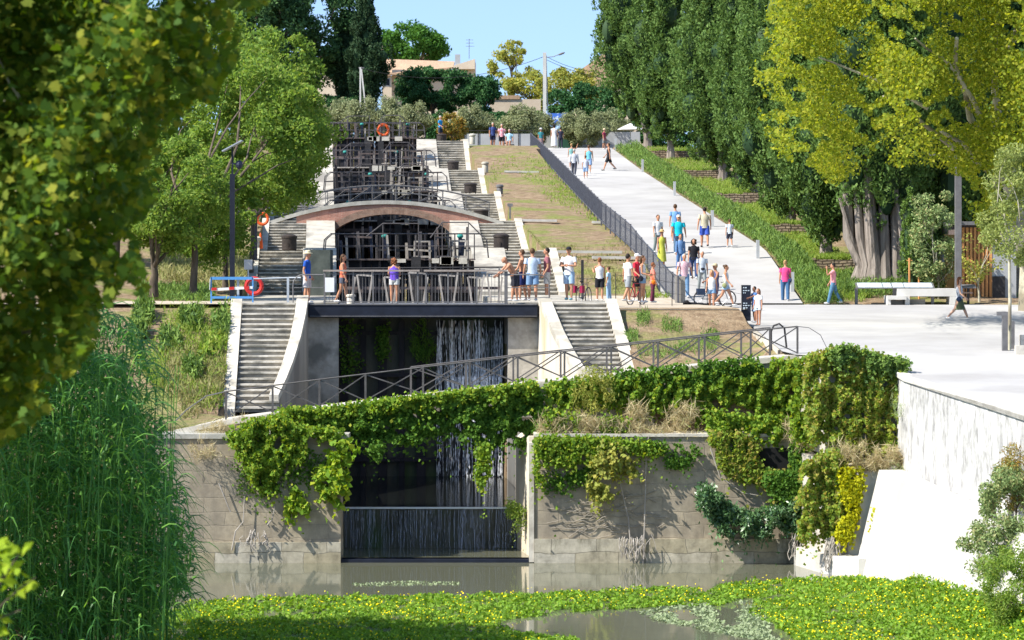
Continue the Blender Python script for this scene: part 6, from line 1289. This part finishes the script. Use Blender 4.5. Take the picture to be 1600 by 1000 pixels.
ivy('fig_shrub', 'small bright fig sprig low on the left canal wall', [[(444, 768), (462, 764), (482, 790), (484, 806), (466, 790), (452, 806)]], 95.85, 260, .24, L_['fig'], .4, 'shrub', 16, 6, asp=.7, tilt=.8)
ivy('ivy', 'large green ivy sheet on the upper wall right of the waterfall under the sloping footbridge', [[(850, 600), (930, 590), (1000, 586), (1120, 575), (1180, 566), (1290, 558), (1292, 600), (1285, 640), (1240, 655), (1195, 668), (1180, 655), (1120, 668), (1075, 640), (1000, 640), (930, 628), (860, 640)]], 97.35, 16000, .165, L_['ivy'], .5, group=ig, tilt=.5)
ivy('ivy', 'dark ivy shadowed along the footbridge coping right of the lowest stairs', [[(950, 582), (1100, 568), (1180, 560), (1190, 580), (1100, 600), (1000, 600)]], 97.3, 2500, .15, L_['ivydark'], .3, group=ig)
ivy('ivy', 'green ivy trailing down the wall edge right of the waterfall', [[(835, 682), (935, 684), (1000, 690), (1040, 700), (1030, 715), (960, 700), (930, 730), (880, 728), (860, 720), (848, 735), (850, 776), (838, 770)]], 95.88, 5200, .13, L_['ivy'], .3, group=ig)
ivy('creeper', 'fan of creeping ivy stems with leaves on the right canal wall', [[(850, 745), (930, 728), (935, 745), (890, 762), (850, 772)]], 95.93, 600, .11, L_['ivydark'], .12, group=ig)
ivy('yellow_shrub', 'yellow leafed shrub hanging in front of the right canal wall', [[(935, 692), (975, 690), (992, 720), (998, 752), (980, 748), (960, 750), (925, 748), (920, 722)], [(915, 755), (945, 760), (965, 775), (930, 778)]], 95.75, 1000, .19, L_['yel'], .5, 'shrub', 40, 10, asp=.7, tilt=.7)
ivy('ivy', 'olive green ivy around the dark niche on the right wall', [[(1108, 678), (1150, 676), (1182, 690), (1185, 735), (1235, 740), (1250, 690), (1292, 684), (1290, 740), (1240, 765), (1170, 752), (1130, 730)]], 95.9, 7500, .15, L_['ivyolive'], .35, group=ig, tilt=.5)
ivy('creeper', 'green creeper fringe under the ledge of the right canal wall', [[(1000, 690), (1090, 694), (1100, 715), (1060, 712), (1010, 704)], [(1040, 720), (1080, 716), (1078, 726), (1045, 728)]], 95.9, 900, .12, L_['ivydark'], .15, group=ig)
ivy('laurel_shrub', 'dark glossy shrub drooping along the foot of the right canal wall', [[(1090, 758), (1118, 758), (1140, 788), (1175, 800), (1215, 790), (1245, 780), (1250, 832), (1200, 838), (1128, 836), (1108, 808), (1092, 785)]], 95.6, 5200, .19, L_['shrubdark'], .8, 'shrub', 110, 11, asp=.4, tilt=.9)
ivy('creeper_column', 'tall olive and yellow green creeper covering the corner pier by the plaza', [[(1262, 556), (1300, 546), (1330, 545), (1418, 566), (1412, 600), (1408, 690), (1400, 720), (1370, 700), (1330, 700), (1285, 690), (1262, 680), (1256, 600)]], 93.4, 15000, .15, L_['ivyolive'], .5, group=ig, tilt=.4)
ivy('creeper_column', 'sunny bright green creeper on the plaza edge at the top of the corner pier', [[(1298, 545), (1325, 540), (1360, 552), (1425, 566), (1410, 585), (1340, 572), (1300, 565)]], 93.2, 2500, .14, L_['rose'], .5, group=ig, tilt=1)
ivy('creeper_column', 'hanging olive creeper on the lower half of the corner pier above the water', [[(1255, 725), (1300, 700), (1322, 720), (1325, 790), (1310, 842), (1280, 838), (1252, 852), (1246, 800)]], 92.7, 6500, .14, L_['ivyolive'], .5, group=ig, tilt=.4)
ivy('creeper_column', 'bright yellow creeper strip on the sunny edge of the corner pier', [[(1314, 735), (1346, 732), (1344, 780), (1328, 846), (1308, 842), (1318, 790)]], 92.4, 2600, .14, L_['ivyyel'], .35, group=ig, tilt=.6)
ivy('creeper_strand', 'small yellow green creeper on the end of the white quay ledge', [[(1368, 795), (1378, 790), (1372, 825), (1362, 845)]], 91.7, 260, .11, L_['ivyyel'], .2)
ivy('shrub', 'yellow green shrub on the weir bank at the right end of the waterfall', [[(790, 785), (800, 782), (826, 800), (828, 825), (802, 822)]], 97.2, 900, .12, L_['grass'], .4, 'shrub', 20, 8, asp=.3, droop=-.6)
ivy('wispy_bush', 'wispy yellow green bush on the ledge in front of the right stairs', [[(905, 575), (950, 572), (960, 620), (930, 650), (890, 650), (895, 610)]], 97.0, 1300, .16, L_['yel'], .5, 'shrub', 40, 12, asp=.2, droop=-.8)
def straw(label, polys, D, n, ls=.42, group='dry grass tufts on the wall ledges', mat='straw'):
    q = np.concatenate([poly_pts(p, n // len(polys), 90, 8) for p in polys]); q += RNG.normal(size=q.shape) * [5, 4]; q = q[rnoise(q, len(label), 10, 60) > -.35 + RNG.uniform(-.4, .4, len(q))]; d = D + RNG.uniform(-.45, .3, len(q)); V = np.column_stack([(q[:, 0] - 800) * d / F, d, CZ + (400 - q[:, 1]) * d / F]); c = V.mean(0)
    o = npmesh('dry_grass_tuft', leafV(V, ls, .05, axis=(0, -.2, .7), spread=.8), 4, L_[mat], None, off=tuple(c)); o.location = c; setp(o, label, 'dry grass', group)
straw('long tan dry grass on the ledge right of the waterfall', [[(838, 655), (900, 650), (1000, 660), (1090, 672), (1100, 690), (960, 682), (845, 682)]], 96.4, 3600)
straw('drooping dry reed plumes in the ivy of the upper right wall', [[(1040, 640), (1085, 620), (1095, 660), (1050, 685), (1030, 680)], [(985, 625), (1010, 640), (1005, 670), (985, 660)]], 96.7, 1100, .5)
straw('brown dry grass where the ivy sheet meets the corner pier', [[(1225, 660), (1290, 640), (1300, 690), (1240, 700)]], 95.2, 1300)
straw('dry tan grass slope on the corner pier above the white quay ledge', [[(1300, 690), (1380, 700), (1425, 700), (1420, 740), (1370, 735), (1320, 730)]], 92.6, 2600)
straw('dry grass tuft on the left ledge beside the footbridge coping', [[(345, 655), (385, 650), (390, 680), (340, 685), (280, 682)]], 96.7, 1100, .3)
straw('dry grass fringe hanging from the left wall top', [[(290, 688), (345, 690), (350, 712), (300, 720)]], 95.8, 500, .3)
straw('grey rosemary like bush at the end of the quay wall', [[(1400, 600), (1412, 620), (1412, 660), (1398, 650)], [(1375, 735), (1430, 720), (1430, 742), (1380, 745)]], 92.4, 900, .2, None, 'greyveg')
ivy('ivy', 'patch of yellow green ivy spilling over the ledge between the two dry grass tufts', [[(1100, 640), (1180, 650), (1190, 690), (1150, 700), (1105, 682)], [(1180, 650), (1240, 655), (1245, 690), (1190, 695)]], 96.2, 2600, .15, L_['ivy'], .5, group=ig, tilt=.6)
ivy('ivy', 'thin ivy crossing the dry grass ledge right of the waterfall', [[(850, 640), (905, 648), (900, 690), (850, 688)], [(935, 650), (985, 655), (975, 690), (940, 688)]], 96.3, 1500, .14, L_['ivy'], .4, group=ig, tilt=.6)
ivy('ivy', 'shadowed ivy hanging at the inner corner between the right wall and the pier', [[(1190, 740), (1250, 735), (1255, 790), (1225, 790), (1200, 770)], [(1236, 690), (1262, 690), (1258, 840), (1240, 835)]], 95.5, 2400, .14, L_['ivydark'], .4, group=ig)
ivy('ivy', 'narrow shaded ivy strip in the corner between the ivy sheet and the pier', [[(1240, 562), (1278, 552), (1280, 690), (1242, 690)]], 94.6, 1500, .15, L_['ivy'], .35, group=ig)
ivy('fern', 'green fern tuft hanging from the dark gate left of the waterfall', [[(640, 505), (665, 500), (678, 540), (668, 575), (645, 560)]], 113.6, 420, .34, L_['ivydark'], .3, 'fern', 12, 6, asp=.12, droop=1.2)
ivy('moss', 'green moss hanging on the dark gate boards beside the left pillar', [[(532, 500), (560, 498), (565, 560), (545, 620), (532, 600)], [(590, 510), (610, 505), (605, 560), (592, 560)]], 113.65, 700, .13, L_['ivydark'], .12, 'moss', 16, 9)
for k_, (a, b_, w) in enumerate(((225, 500, 16), (300, 510, 18), (345, 520, 14), (265, 545, 16), (330, 560, 18), (215, 530, 14), (300, 590, 16))):
    tufts('bank_shrub', ['green shrub highest on the left bank near the path', 'wide green shrub on the left bank below the path', 'green shrub beside the stringer of the left stairs', 'small green shrub in the middle of the left bank dirt', 'yellow green shrub near the foot of the left stairs', 'green shrub at the left bank just above the reeds', 'low green shrub in the tall grass of the left bank'][k_], 'shrub', L_['grass' if k_ == 4 else 'rose'], [(a - w, b_ - 9), (a + w, b_ - 10), (a + w, b_ + 9), (a - w, b_ + 10)], on_ground_fast, 620, .26, ground_z, None, h=.5, group='low shrubs on the left bank', clump=12, csig=6, asp=.3)
def roots(label, x0, x1, y0, y1, D, n):
    b = B()
    for i in range(n):
        x = random.uniform(x0, x1); z = ZY(y0, D) + random.uniform(-.1, .1); ze = ZY(y1, D) + random.uniform(0, .3); xx = XP(x, D); pts = [(xx, D, z)]; k = 5
        for j in range(k): xx += random.gauss(0, .05); pts.append((xx, D - .03 - random.random() * .06, z + (ze - z) * (j + 1) / k))
        b.tube(pts, [random.uniform(.008, .02)] * (k + 1), 5)
    return b.single('roots', M['palewood'], label, 'roots', 'bare roots hanging on the canal walls')
roots('fan of bare white roots hanging on the left wall near the water', 378, 420, 832, 862, 95.8, 16)
roots('bundle of pale roots reaching the water below the yellow shrub', 968, 1018, 840, 878, 95.75, 24)
roots('dead stems hanging at the shaded corner of the right wall', 1235, 1250, 838, 878, 95.2, 9)
roots('dark stem bundle standing in the water under the yellow creeper', 1290, 1312, 842, 896, 92.4, 22)
b = B()
for i in range(34):
    x, y = random.uniform(850, 990), random.uniform(775, 830); pts = []
    for j in range(6): pts.append(tuple(P(x, y, 95.965))); x += random.uniform(6, 16); y += random.gauss(0, 5)
    b.tube(pts, .011, 4)
b.single('vine_stems', mk('grey_vine_stems', (.33, .30, .25), (.24, .21, .17), 5, .9, .2), 'bare grey vine stems spread flat over the right canal wall', 'vine stems')
for pts, lab in (([(1005, 880), (1008, 790), (1010, 700), (1014, 680)], 'straight bare stem against the right canal wall'), ([(985, 850), (982, 810), (970, 760), (965, 700)], 'bare crooked stem of the yellow shrub'), ([(1110, 700), (1125, 745), (1160, 770), (1190, 775)], 'bare branch under the olive green ivy'), ([(362, 860), (368, 830), (380, 815), (382, 775)], 'bare stem loop on the left canal wall'), ([(342, 755), (352, 780), (360, 800)], 'dry twig on the left wall under the ivy mound'), ([(418, 820), (425, 812), (430, 790)], 'short dry twig above the white roots on the left wall')):
    B().tube([tuple(P(a, b_, 95.85)) for a, b_ in pts], [.022, .02, .016, .01][:len(pts)], 6).single('bare_stem', M['palewood'], lab, 'stem', 'bare stems on the canal walls')
B().box(XP(1185, 95.9), XP(1237, 95.9), 95.93, 95.99, ZY(742, 96), ZY(700, 96)).single('niche_shade_panel', mk('niche_shade_black', (.012, .012, .012), None, 1, .9, 0), 'black panel painted for the shade of a niche in the right canal wall', 'niche')  # black box on the wall face stands in for the hollow's shade

# --- reeds on the left bank
t = empty('giant_reeds', (-9.2, 72, 0), 'dense clump of giant reeds with long arching leaves on the left bank', 'reeds')
Q = []; 
polyr = [(-60, 520), (60, 480), (130, 470), (190, 492), (226, 540), (246, 630), (268, 720), (285, 780), (300, 840), (305, 900), (285, 950), (240, 985), (120, 1060), (-60, 1060)]
q = poly_pts(polyr, 8200); d = 72 + RNG.normal(size=len(q)) * 1.1; d = np.where(q[:, 1] > 940, np.minimum(d, 74.5), d)
V = []; 
for (a, b_), D_ in zip(q, d):
    p = P(a, b_, D_); L = random.uniform(.4, 1.15); ang = random.uniform(0, 2 * math.pi); out = np.array([math.cos(ang) * .8 + .25, math.sin(ang) * .5, 0]); up = random.uniform(.25, 1.0); w = random.uniform(.014, .03)
    s = np.array([-out[1], out[0], .0]); s = s / (np.linalg.norm(s) + 1e-6) * w + np.array([0, 0, w * .4]); pr = None
    for k_ in range(4):
        u0, u1 = k_ / 4, (k_ + 1) / 4; f = lambda u: p + out * L * u * .8 + np.array([0, 0, L * (up * u - 1.05 * u * u)]); w0, w1 = (1 - u0 ** 2), (1 - u1 ** 2)
        V += [f(u0) - s * w0, f(u0) + s * w0, f(u1) + s * w1, f(u1) - s * w1]
V = np.array(V)
# weld each blade so it is one island
nb = len(V) // 16; me = bpy.data.meshes.new('leaves'); VV = []; FF = []
for i in range(nb):
    o_ = len(VV); bl = V[i * 16:(i + 1) * 16]
    VV += [bl[0], bl[1], bl[3], bl[2], bl[7], bl[6], bl[11], bl[10], bl[15], bl[14]]; FF += [(o_, o_ + 1, o_ + 3, o_ + 2), (o_ + 2, o_ + 3, o_ + 5, o_ + 4), (o_ + 4, o_ + 5, o_ + 7, o_ + 6), (o_ + 6, o_ + 7, o_ + 9, o_ + 8)]
bl = B(); bl.v = [tuple(map(float, v)) for v in VV]; bl.f = FF; bl.mi = [0] * len(FF); bl.build('leaves', L_['reed'], t)
b = B()
for i in range(90):
    a = random.uniform(-60, 285); y = random.uniform(540, 800); D_ = 72 + random.gauss(0, .9); p = P(a, y, D_); x0 = p[0] - random.uniform(0, .5); b.tube([(x0, D_ + .2, -.3), ((x0 + p[0]) / 2, D_, p[2] * .5), tuple(p)], [.018, .016, .008], 5)
b.build('stems', L_['reed'], t)
poly = [(-50, 560), (100, 540), (190, 560), (235, 700), (275, 800), (290, 900), (240, 970), (-50, 1060)]
q = poly_pts(poly, 7500); d = 74 + RNG.uniform(0, 1.6, len(q)); Vb = np.column_stack([(q[:, 0] - 800) * d / F, d, np.maximum(.02, CZ + (400 - q[:, 1]) * d / F)]); npmesh('inner_leaves', leafV(Vb, .7, .10, axis=(.25, 0, -.3)), 4, L_['reed'], t)
t = empty('bright_shrub', (-5.0, 28, 5), 'bright sunlit leafy shrub branch in the lower left corner', 'shrub')
poly = [(-140, 860), (0, 845), (18, 838), (30, 850), (62, 858), (50, 880), (30, 890), (66, 925), (45, 940), (20, 960), (10, 1010), (-140, 1080)]
q = poly_pts(poly, 420, 40, 14); d = 28 + RNG.normal(size=len(q)) * .25; V = np.column_stack([(q[:, 0] - 800) * d / F, d, CZ + (400 - q[:, 1]) * d / F])
npmesh('leaves', leafV(V, .13, .5, axis=(.5, 0, .4), spread=.7, nbias=(-.4, -.5, .7), nb=1.2), 4, leafm('bright_shrub_leaf', [(.22, .34, .02), (.32, .42, .03), (.16, .28, .02)], .35), t)
b = B(); b.tube([(-5.6, 28, -.5), (-5.3, 28, 4), (-4.7, 28, 6), (-4.3, 27.9, 6.6)], [.06, .05, .03, .008], 7)
for e in ((-4.15, 27.9, 6.4), (-4.3, 28, 6.1), (-4.5, 28, 6.65)): limb(b, (-4.8, 28, 5.7), e, .018, .005)
b.build('stem', M['bark'], t, True)
# bush on the right quay foot
tree('quay_bush', 'grey green bush at the foot of the white quay wall', (12.1, 80, .5), (12.1, 80, 1.5), (12.5, 80, 2.3), (1.2, 1.5, 1.8), 24000, .11, L_['greyveg'], M['bark'], .05, 90, .32, None, 'bush', asp=.4)
tree('quay_bush', 'leafy green bush low at the right edge beside the flowering mat', (12.0, 77, .4), (12.0, 77, 1.0), (12.0, 77, 1.3), (.8, 1.1, .9), 5200, .10, L_['mid'], M['bark'], .04, 50, .28, None, 'bush', asp=.4)
tree('quay_bush', 'brown and rust twiggy bush against the quay wall at the right edge', (12.6, 80, 1.5), (12.6, 80, 2.8), (12.6, 80, 3.7), (.4, .6, .8), 2600, .09, L_['rust'], M['bark'], .03, 40, .25, None, 'bush', asp=.3)

# --- floating water plants with yellow flowers
def water_mat_plants(label, poly, n, nf, shade=None):
    q = poly_pts(poly, n); D_ = F * CZ / (q[:, 1] - 400); X = (q[:, 0] - 800) * D_ / F; dens = np.sin(X * 1.3 + D_ * .8) * np.sin(D_ * 1.7 - X * .4); k = (dens > -.75 + RNG.uniform(-.3, .3, n)) & (rnoise(q * [1, 3], 6, 20, 160) > -1.05 + RNG.uniform(-.3, .3, n)); X, D_ = X[k], D_[k]
    hn = rnoise(np.column_stack([X * 20, D_ * 8]), 3, 12, 90); zz = .015 + RNG.uniform(0, 1, len(X)) ** 1.6 * np.clip(.08 + .045 * hn, .02, .17); m_ = X < np.array([xq(v) for v in D_]) - .9; X, D_, zz = X[m_], D_[m_], zz[m_]; V = np.column_stack([X, D_, zz]); c = (float(X.mean()), float(D_.mean()), 0.0)
    t = empty('water_primrose', c, label, 'water plants', 'floating mats of yellow flowers'); t['kind'] = 'stuff'
    npmesh('leaves', leafV(V, .14, .5, nbias=(0, 0, 1), nb=1.5), 4, L_['mat'], t)
    q = poly_pts(poly, nf); D_ = F * CZ / (q[:, 1] - 400); X = (q[:, 0] - 800) * D_ / F; k = rnoise(q * [1, 3], 9, 25, 200) > -.35 + RNG.uniform(-.5, .5, nf); X, D_ = X[k], D_[k]
    m_ = X < np.array([xq(v) for v in D_]) - .9; X, D_ = X[m_], D_[m_]; zz = RNG.uniform(.08, .2, len(X)); V = np.column_stack([X, D_, zz]); npmesh('flowers', leafV(V, .048, .95, nbias=(0, -.9, .8), nb=2), 4, L_['flower'], t)
water_mat_plants('left floating mat of water plants dotted with yellow flowers', [(170, 1060), (200, 985), (290, 948), (340, 938), (430, 935), (560, 934), (760, 931), (900, 927), (1010, 921), (1090, 921), (1110, 930), (1165, 935), (1120, 948), (1010, 950), (900, 957), (800, 968), (770, 984), (900, 1002), (950, 1060)], 60000, 2600)
water_mat_plants('right floating mat of water plants dotted with yellow flowers', [(1100, 926), (1130, 914), (1190, 908), (1290, 904), (1450, 903), (1500, 895), (1660, 890), (1700, 1060), (1300, 1060), (1240, 1000), (1210, 980), (1170, 960), (1180, 940)], 56000, 3000)
n = 40000; D_ = RNG.uniform(62, 89.5, n); X = 11.3 + .125 * (92 - D_) - RNG.uniform(.02, 2.1, n); zb = np.array([ground_z(a, b_) for a, b_ in zip(X, D_)]); zz = np.maximum(zb, 0) + RNG.uniform(0, .22, n); V = np.column_stack([X, D_, zz]); c = (11.5, 78.0, 0.0)
t = empty('water_primrose', c, 'flowering water plants climbing the bank at the foot of the quay bushes', 'water plants', 'floating mats of yellow flowers'); t['kind'] = 'stuff'
npmesh('leaves', leafV(V, .14, .5, nbias=(0, 0, 1), nb=1.5), 4, L_['mat'], t); k = RNG.integers(0, n, 1500); npmesh('flowers', leafV(V[k] + [0, 0, .12], .048, .95, nbias=(0, -.9, .8), nb=2), 4, L_['flower'], t)
q = poly_pts([(980, 952), (1100, 944), (1180, 938), (1215, 985), (1260, 1010), (1180, 1000), (1100, 985), (1020, 968)], 9000); D_ = F * CZ / (q[:, 1] - 400); X = (q[:, 0] - 800) * D_ / F; k = rnoise(np.column_stack([X * 30, D_ * 12]), 4, 14, 120) > .05 + RNG.uniform(-.5, .5, len(X)); V = np.column_stack([X[k], D_[k], np.full(k.sum(), .012)]); c = V.mean(0); c[2] = 0
o = npmesh('duckweed', leafV(V, .13, .8, nbias=(0, 0, 1), nb=12), 4, L_['duck'], None, off=tuple(c)); o.location = c; setp(o, 'pale duckweed film between the flowering mats', 'duckweed', None, 'stuff')
q = poly_pts([(548, 912), (640, 908), (720, 910), (720, 914), (560, 916)], 500); D_ = F * CZ / (q[:, 1] - 400); X = (q[:, 0] - 800) * D_ / F; V = np.column_stack([X, D_, np.full(len(X), .012)]); c = V.mean(0); c[2] = 0
o = npmesh('floating_foam', leafV(V, .07, .8, nbias=(0, 0, 1), nb=12), 4, L_['duck'], None, off=tuple(c)); o.location = c; setp(o, 'thin line of pale floating debris on the canal water', 'debris', None, 'stuff')

# ------------------------------------------------------------------ hill top buildings, poles, walls
D = 305; t = empty('cream_house', pt(668, 180, D), 'cream plastered house with terracotta roof behind the round tree', 'house')
f = lambda px: XP(px, D)
b = B(); b.box(f(597), f(612), D, D + 8, 16, ZY(118, D)); b.box(f(612), f(742), D + .8, D + 8, 16, ZY(108, D)); b.build('wall', M['plaster'], t)
b = B(); b.hexa([(f(594), D - .4, ZY(120, D)), (f(708), D - .4, ZY(108, D)), (f(708), D + 8, ZY(92, D)), (f(596), D + 8, ZY(88, D))], [(f(594), D - .4, ZY(117, D)), (f(708), D - .4, ZY(105, D)), (f(708), D + 8, ZY(88, D)), (f(596), D + 8, ZY(84, D))]); rf = b.build('roof', M['tile'], t)
b = B(); b.hexa([(f(708), D - .2, ZY(108, D)), (f(742), D - .2, ZY(108, D)), (f(742), D + 8, ZY(108, D)), (f(708), D + 8, ZY(108, D))], [(f(708), D - .2, ZY(103, D)), (f(742), D - .2, ZY(92, D)), (f(742), D + 8, ZY(92, D)), (f(708), D + 8, ZY(103, D))]); b.build('gable', M['plaster'], t)
B().box(f(711), f(719), D - .1, D + .6, ZY(110, D), ZY(85, D)).build('chimney', M['greypaint'], rf)
B().box(f(594.5), f(599), D - .2, D + .4, ZY(118, D), ZY(72, D)).build('chimney', M['plaster'], rf)
for px_ in (604, 726): w = B().box(f(px_) - .35, f(px_) + .35, D + (-.02 if px_ < 612 else .76), D + .1 + (.8 if px_ > 612 else 0), ZY(135, D), ZY(122, D)).build('window', M['greypaint'], t); B().box(f(px_) - .28, f(px_) + .28, D + (-.04 if px_ < 612 else .74), D + .05 + (.8 if px_ > 612 else 0), ZY(133.5, D), ZY(123.5, D)).build('pane', M['glass'], w)
p = P(733, 92, 304); b = B(); b.tube([p, p + [0, 0, 1.9]], .03, 5)
for z in (1.2, 1.5, 1.8): b.tube([p + [-.3, 0, z], p + [.75 - z * .2, 0, z]], .02, 5)
b.single('tv_antenna', M['greyrail'], 'thin television antenna on the right gable of the cream house', 'antenna')
D = 300; t = empty('tile_roofed_house', pt(935, 180, D), 'house with a red tiled roof slope behind the leaning cypress', 'house')
b = B(); b.box(f(900), f(1010), D, D + 8, 15, ZY(135, D)); b.build('wall', M['plaster'], t)
b = B(); b.hexa([(f(895), D - .4, ZY(136, D)), (f(1015), D - .4, ZY(136, D)), (f(1015), D + 8, ZY(136, D)), (f(895), D + 8, ZY(136, D))], [(f(903), D - .3, ZY(112, D)), (f(945), D - .3, ZY(82, D)), (f(945), D + 8, ZY(82, D)), (f(903), D + 8, ZY(112, D))]); b.build('roof', M['tile'], t)
D = 300; t = empty('pale_house', pt(500, 180, D), 'pale stone house half hidden behind the big pine', 'house'); b = B(); b.box(f(455), f(545), D, D + 8, 15, ZY(100, D)); b.build('wall', M['plaster'], t)
b = B(); b.hexa([(f(450), D - .4, ZY(101, D)), (f(550), D - .4, ZY(101, D)), (f(550), D + 8, ZY(90, D)), (f(450), D + 8, ZY(90, D))], [(f(450), D - .4, ZY(98, D)), (f(550), D - .4, ZY(98, D)), (f(550), D + 8, ZY(86, D)), (f(450), D + 8, ZY(86, D))]); b.build('roof', M['tile'], t)
D = 272; t = empty('low_garden_wall', pt(790, 200, D), 'low pale garden wall with tile top left of the utility pole', 'wall'); B().box(XP(765, D), XP(845, D), D, D + .4, 16, ZY(155, D)).build('wall_face', M['plaster'], t); B().box(XP(764, D), XP(812, D), D - .1, D + .5, ZY(155, D), ZY(149, D)).build('tile_top', M['tile'], t)
p = P(851, 190, 258); t = empty('utility_pole', tuple(p), 'tall concrete utility pole with a street lamp arm above the blue banner', 'utility pole')
zt = ZY(82, 258); B().bar(p - [0, 0, 1], (p[0], 258, zt), .27, .22).build('pole', M['concrete'], t); B().bar(p + [.3, 0, -1], (p[0] + .12, 258, zt - .2), .08).build('cable_duct', M['greypaint'], t)
b = B(); b.tube([(p[0], 258, zt - .4), (p[0] + .7, 257.8, zt - .35), (p[0] + 1.2, 257.7, zt - .15)], .035, 6); b.ell((p[0] + 1.35, 257.7, zt - .12), (.3, .12, .09), 8, 6, Matrix.Rotation(R(-20), 3, 'Y')); b.build('lamp_arm', M['greyrail'], t)
p = P(563, 175, 252); t = empty('concrete_strut_pole', tuple(p), 'pair of leaning concrete poles in front of the dark cypress', 'utility pole'); B().bar(p - [0, 0, 1], (p[0] - .0, 252, ZY(105, 252)), .12).build('pole', M['concrete'], t); B().bar(p + [.55, 0, -1], (p[0] + .08, 252, ZY(108, 252)), .11).build('strut', M['concrete'], t); B().bar((p[0] - .15, 252, ZY(106, 252)), (p[0] + .3, 252, ZY(106, 252)), .1).build('cap', M['greyrail'], t)
for i, (a, e) in enumerate((((564, 107, 252), (851, 88, 258)), ((851, 87, 258), (960, 112, 275)), ((851, 92, 258), (990, 125, 275)))):
    A_, E_ = P(*a), P(*e); pts = [A_ + (E_ - A_) * s - np.array([0, 0, 1.2 * 4 * s * (1 - s) * (1 if i == 0 else .4)]) for s in np.linspace(0, 1, 13)]
    B().tube(pts, .02, 4).single('power_line', M['iron'], ['long sagging power line between the two concrete poles', 'upper power line from the utility pole toward the cypresses', 'lower power line from the utility pole toward the cypresses'][i], 'cable', origin=tuple(pts[0]))
def banner_mat():
    m, n, l, b = nodes('blue_banner_print'); geo = n.new('ShaderNodeNewGeometry'); t = n.new('ShaderNodeTexNoise'); t.inputs['Scale'].default_value = 5; t.inputs['Detail'].default_value = 5; l.new(geo.outputs['Position'], t.inputs['Vector'])
    r = n.new('ShaderNodeValToRGB'); r.color_ramp.interpolation = 'CONSTANT'; e = r.color_ramp.elements; e[0].color = (.05, .16, .60, 1); e[1].position = .56; e[1].color = (.62, .72, .85, 1); l.new(t.outputs[0], r.inputs[0]); l.new(r.outputs[0], b.inputs['Base Color']); b.inputs['Roughness'].default_value = .6; return m
D = 255.5; t = empty('blue_banner', pt(871, 205, D), 'blue banner with white pattern on posts beside the utility pole', 'banner'); B().box(XP(855.5, D), XP(886, D), D, D + .04, ZY(193, D), ZY(177, D)).build('banner_sheet', banner_mat(), t)
for px_ in (855, 886): B().bar((XP(px_, D), D + .06, 16.5), (XP(px_, D), D + .06, ZY(176, D)), .06).build('post', M['greypaint'], t)
D = 253; t = empty('grey_wall', pt(900, 232, D), 'pale grey blue wall and gate behind the olives at the ramp head', 'wall'); B().box(XP(850, D), XP(1000, D), D, D + .2, 16.5, ZY(206, D)).build('wall_face', M['greypaint'], t); B().box(XP(872, D), XP(903, D), D - .06, D - .01, 16.8, ZY(215, D)).build('green_gate', cl((.03, .10, .07)), t); B().box(XP(876, D), XP(882, D), D - .05, D, ZY(215, D), ZY(205, D)).build('gate_post', M['white'], t)
D = 244; t = empty('low_grey_wall', pt(760, 224, D), 'low grey wall with a dark rail behind the couple on the bank', 'wall'); B().box(XP(726, D), XP(832, D), D, D + .2, 16.6, ZY(209, D)).build('wall_face', M['greypaint'], t); b = B(); b.bar((XP(726, D), D - .05, ZY(204, D)), (XP(832, D), D - .05, ZY(204, D)), .05)
for px_ in range(726, 840, 21): b.bar((XP(px_, D), D - .05, 16.6), (XP(px_, D), D - .05, ZY(204, D)), .05)
b.build('rail', M['iron'], t)
D = 250; t = empty('white_parasol', pt(985, 228, D), 'white parasol behind the leaning cypress at the ramp head', 'parasol'); p = P(985, 228, D); b = B(); b.tube([p + [0, 0, -.2], p + [0, 0, 1.75]], .03, 6); b.build('pole', M['greypaint'], t); b = B(); b.lathe(p + [0, 0, 1.25], [(1.0, 0), (1.02, .04), (.5, .3), (.05, .5)], 8); b.build('canopy', M['white'], t)
B().box(XP(796, 231.7) - .35, XP(796, 231.7) + .35, 231.6, 232.1, 16.7, 17.3).single('stone_block', M['stone_pale'], 'low stone block under the person sitting on the bank top', 'stone block')
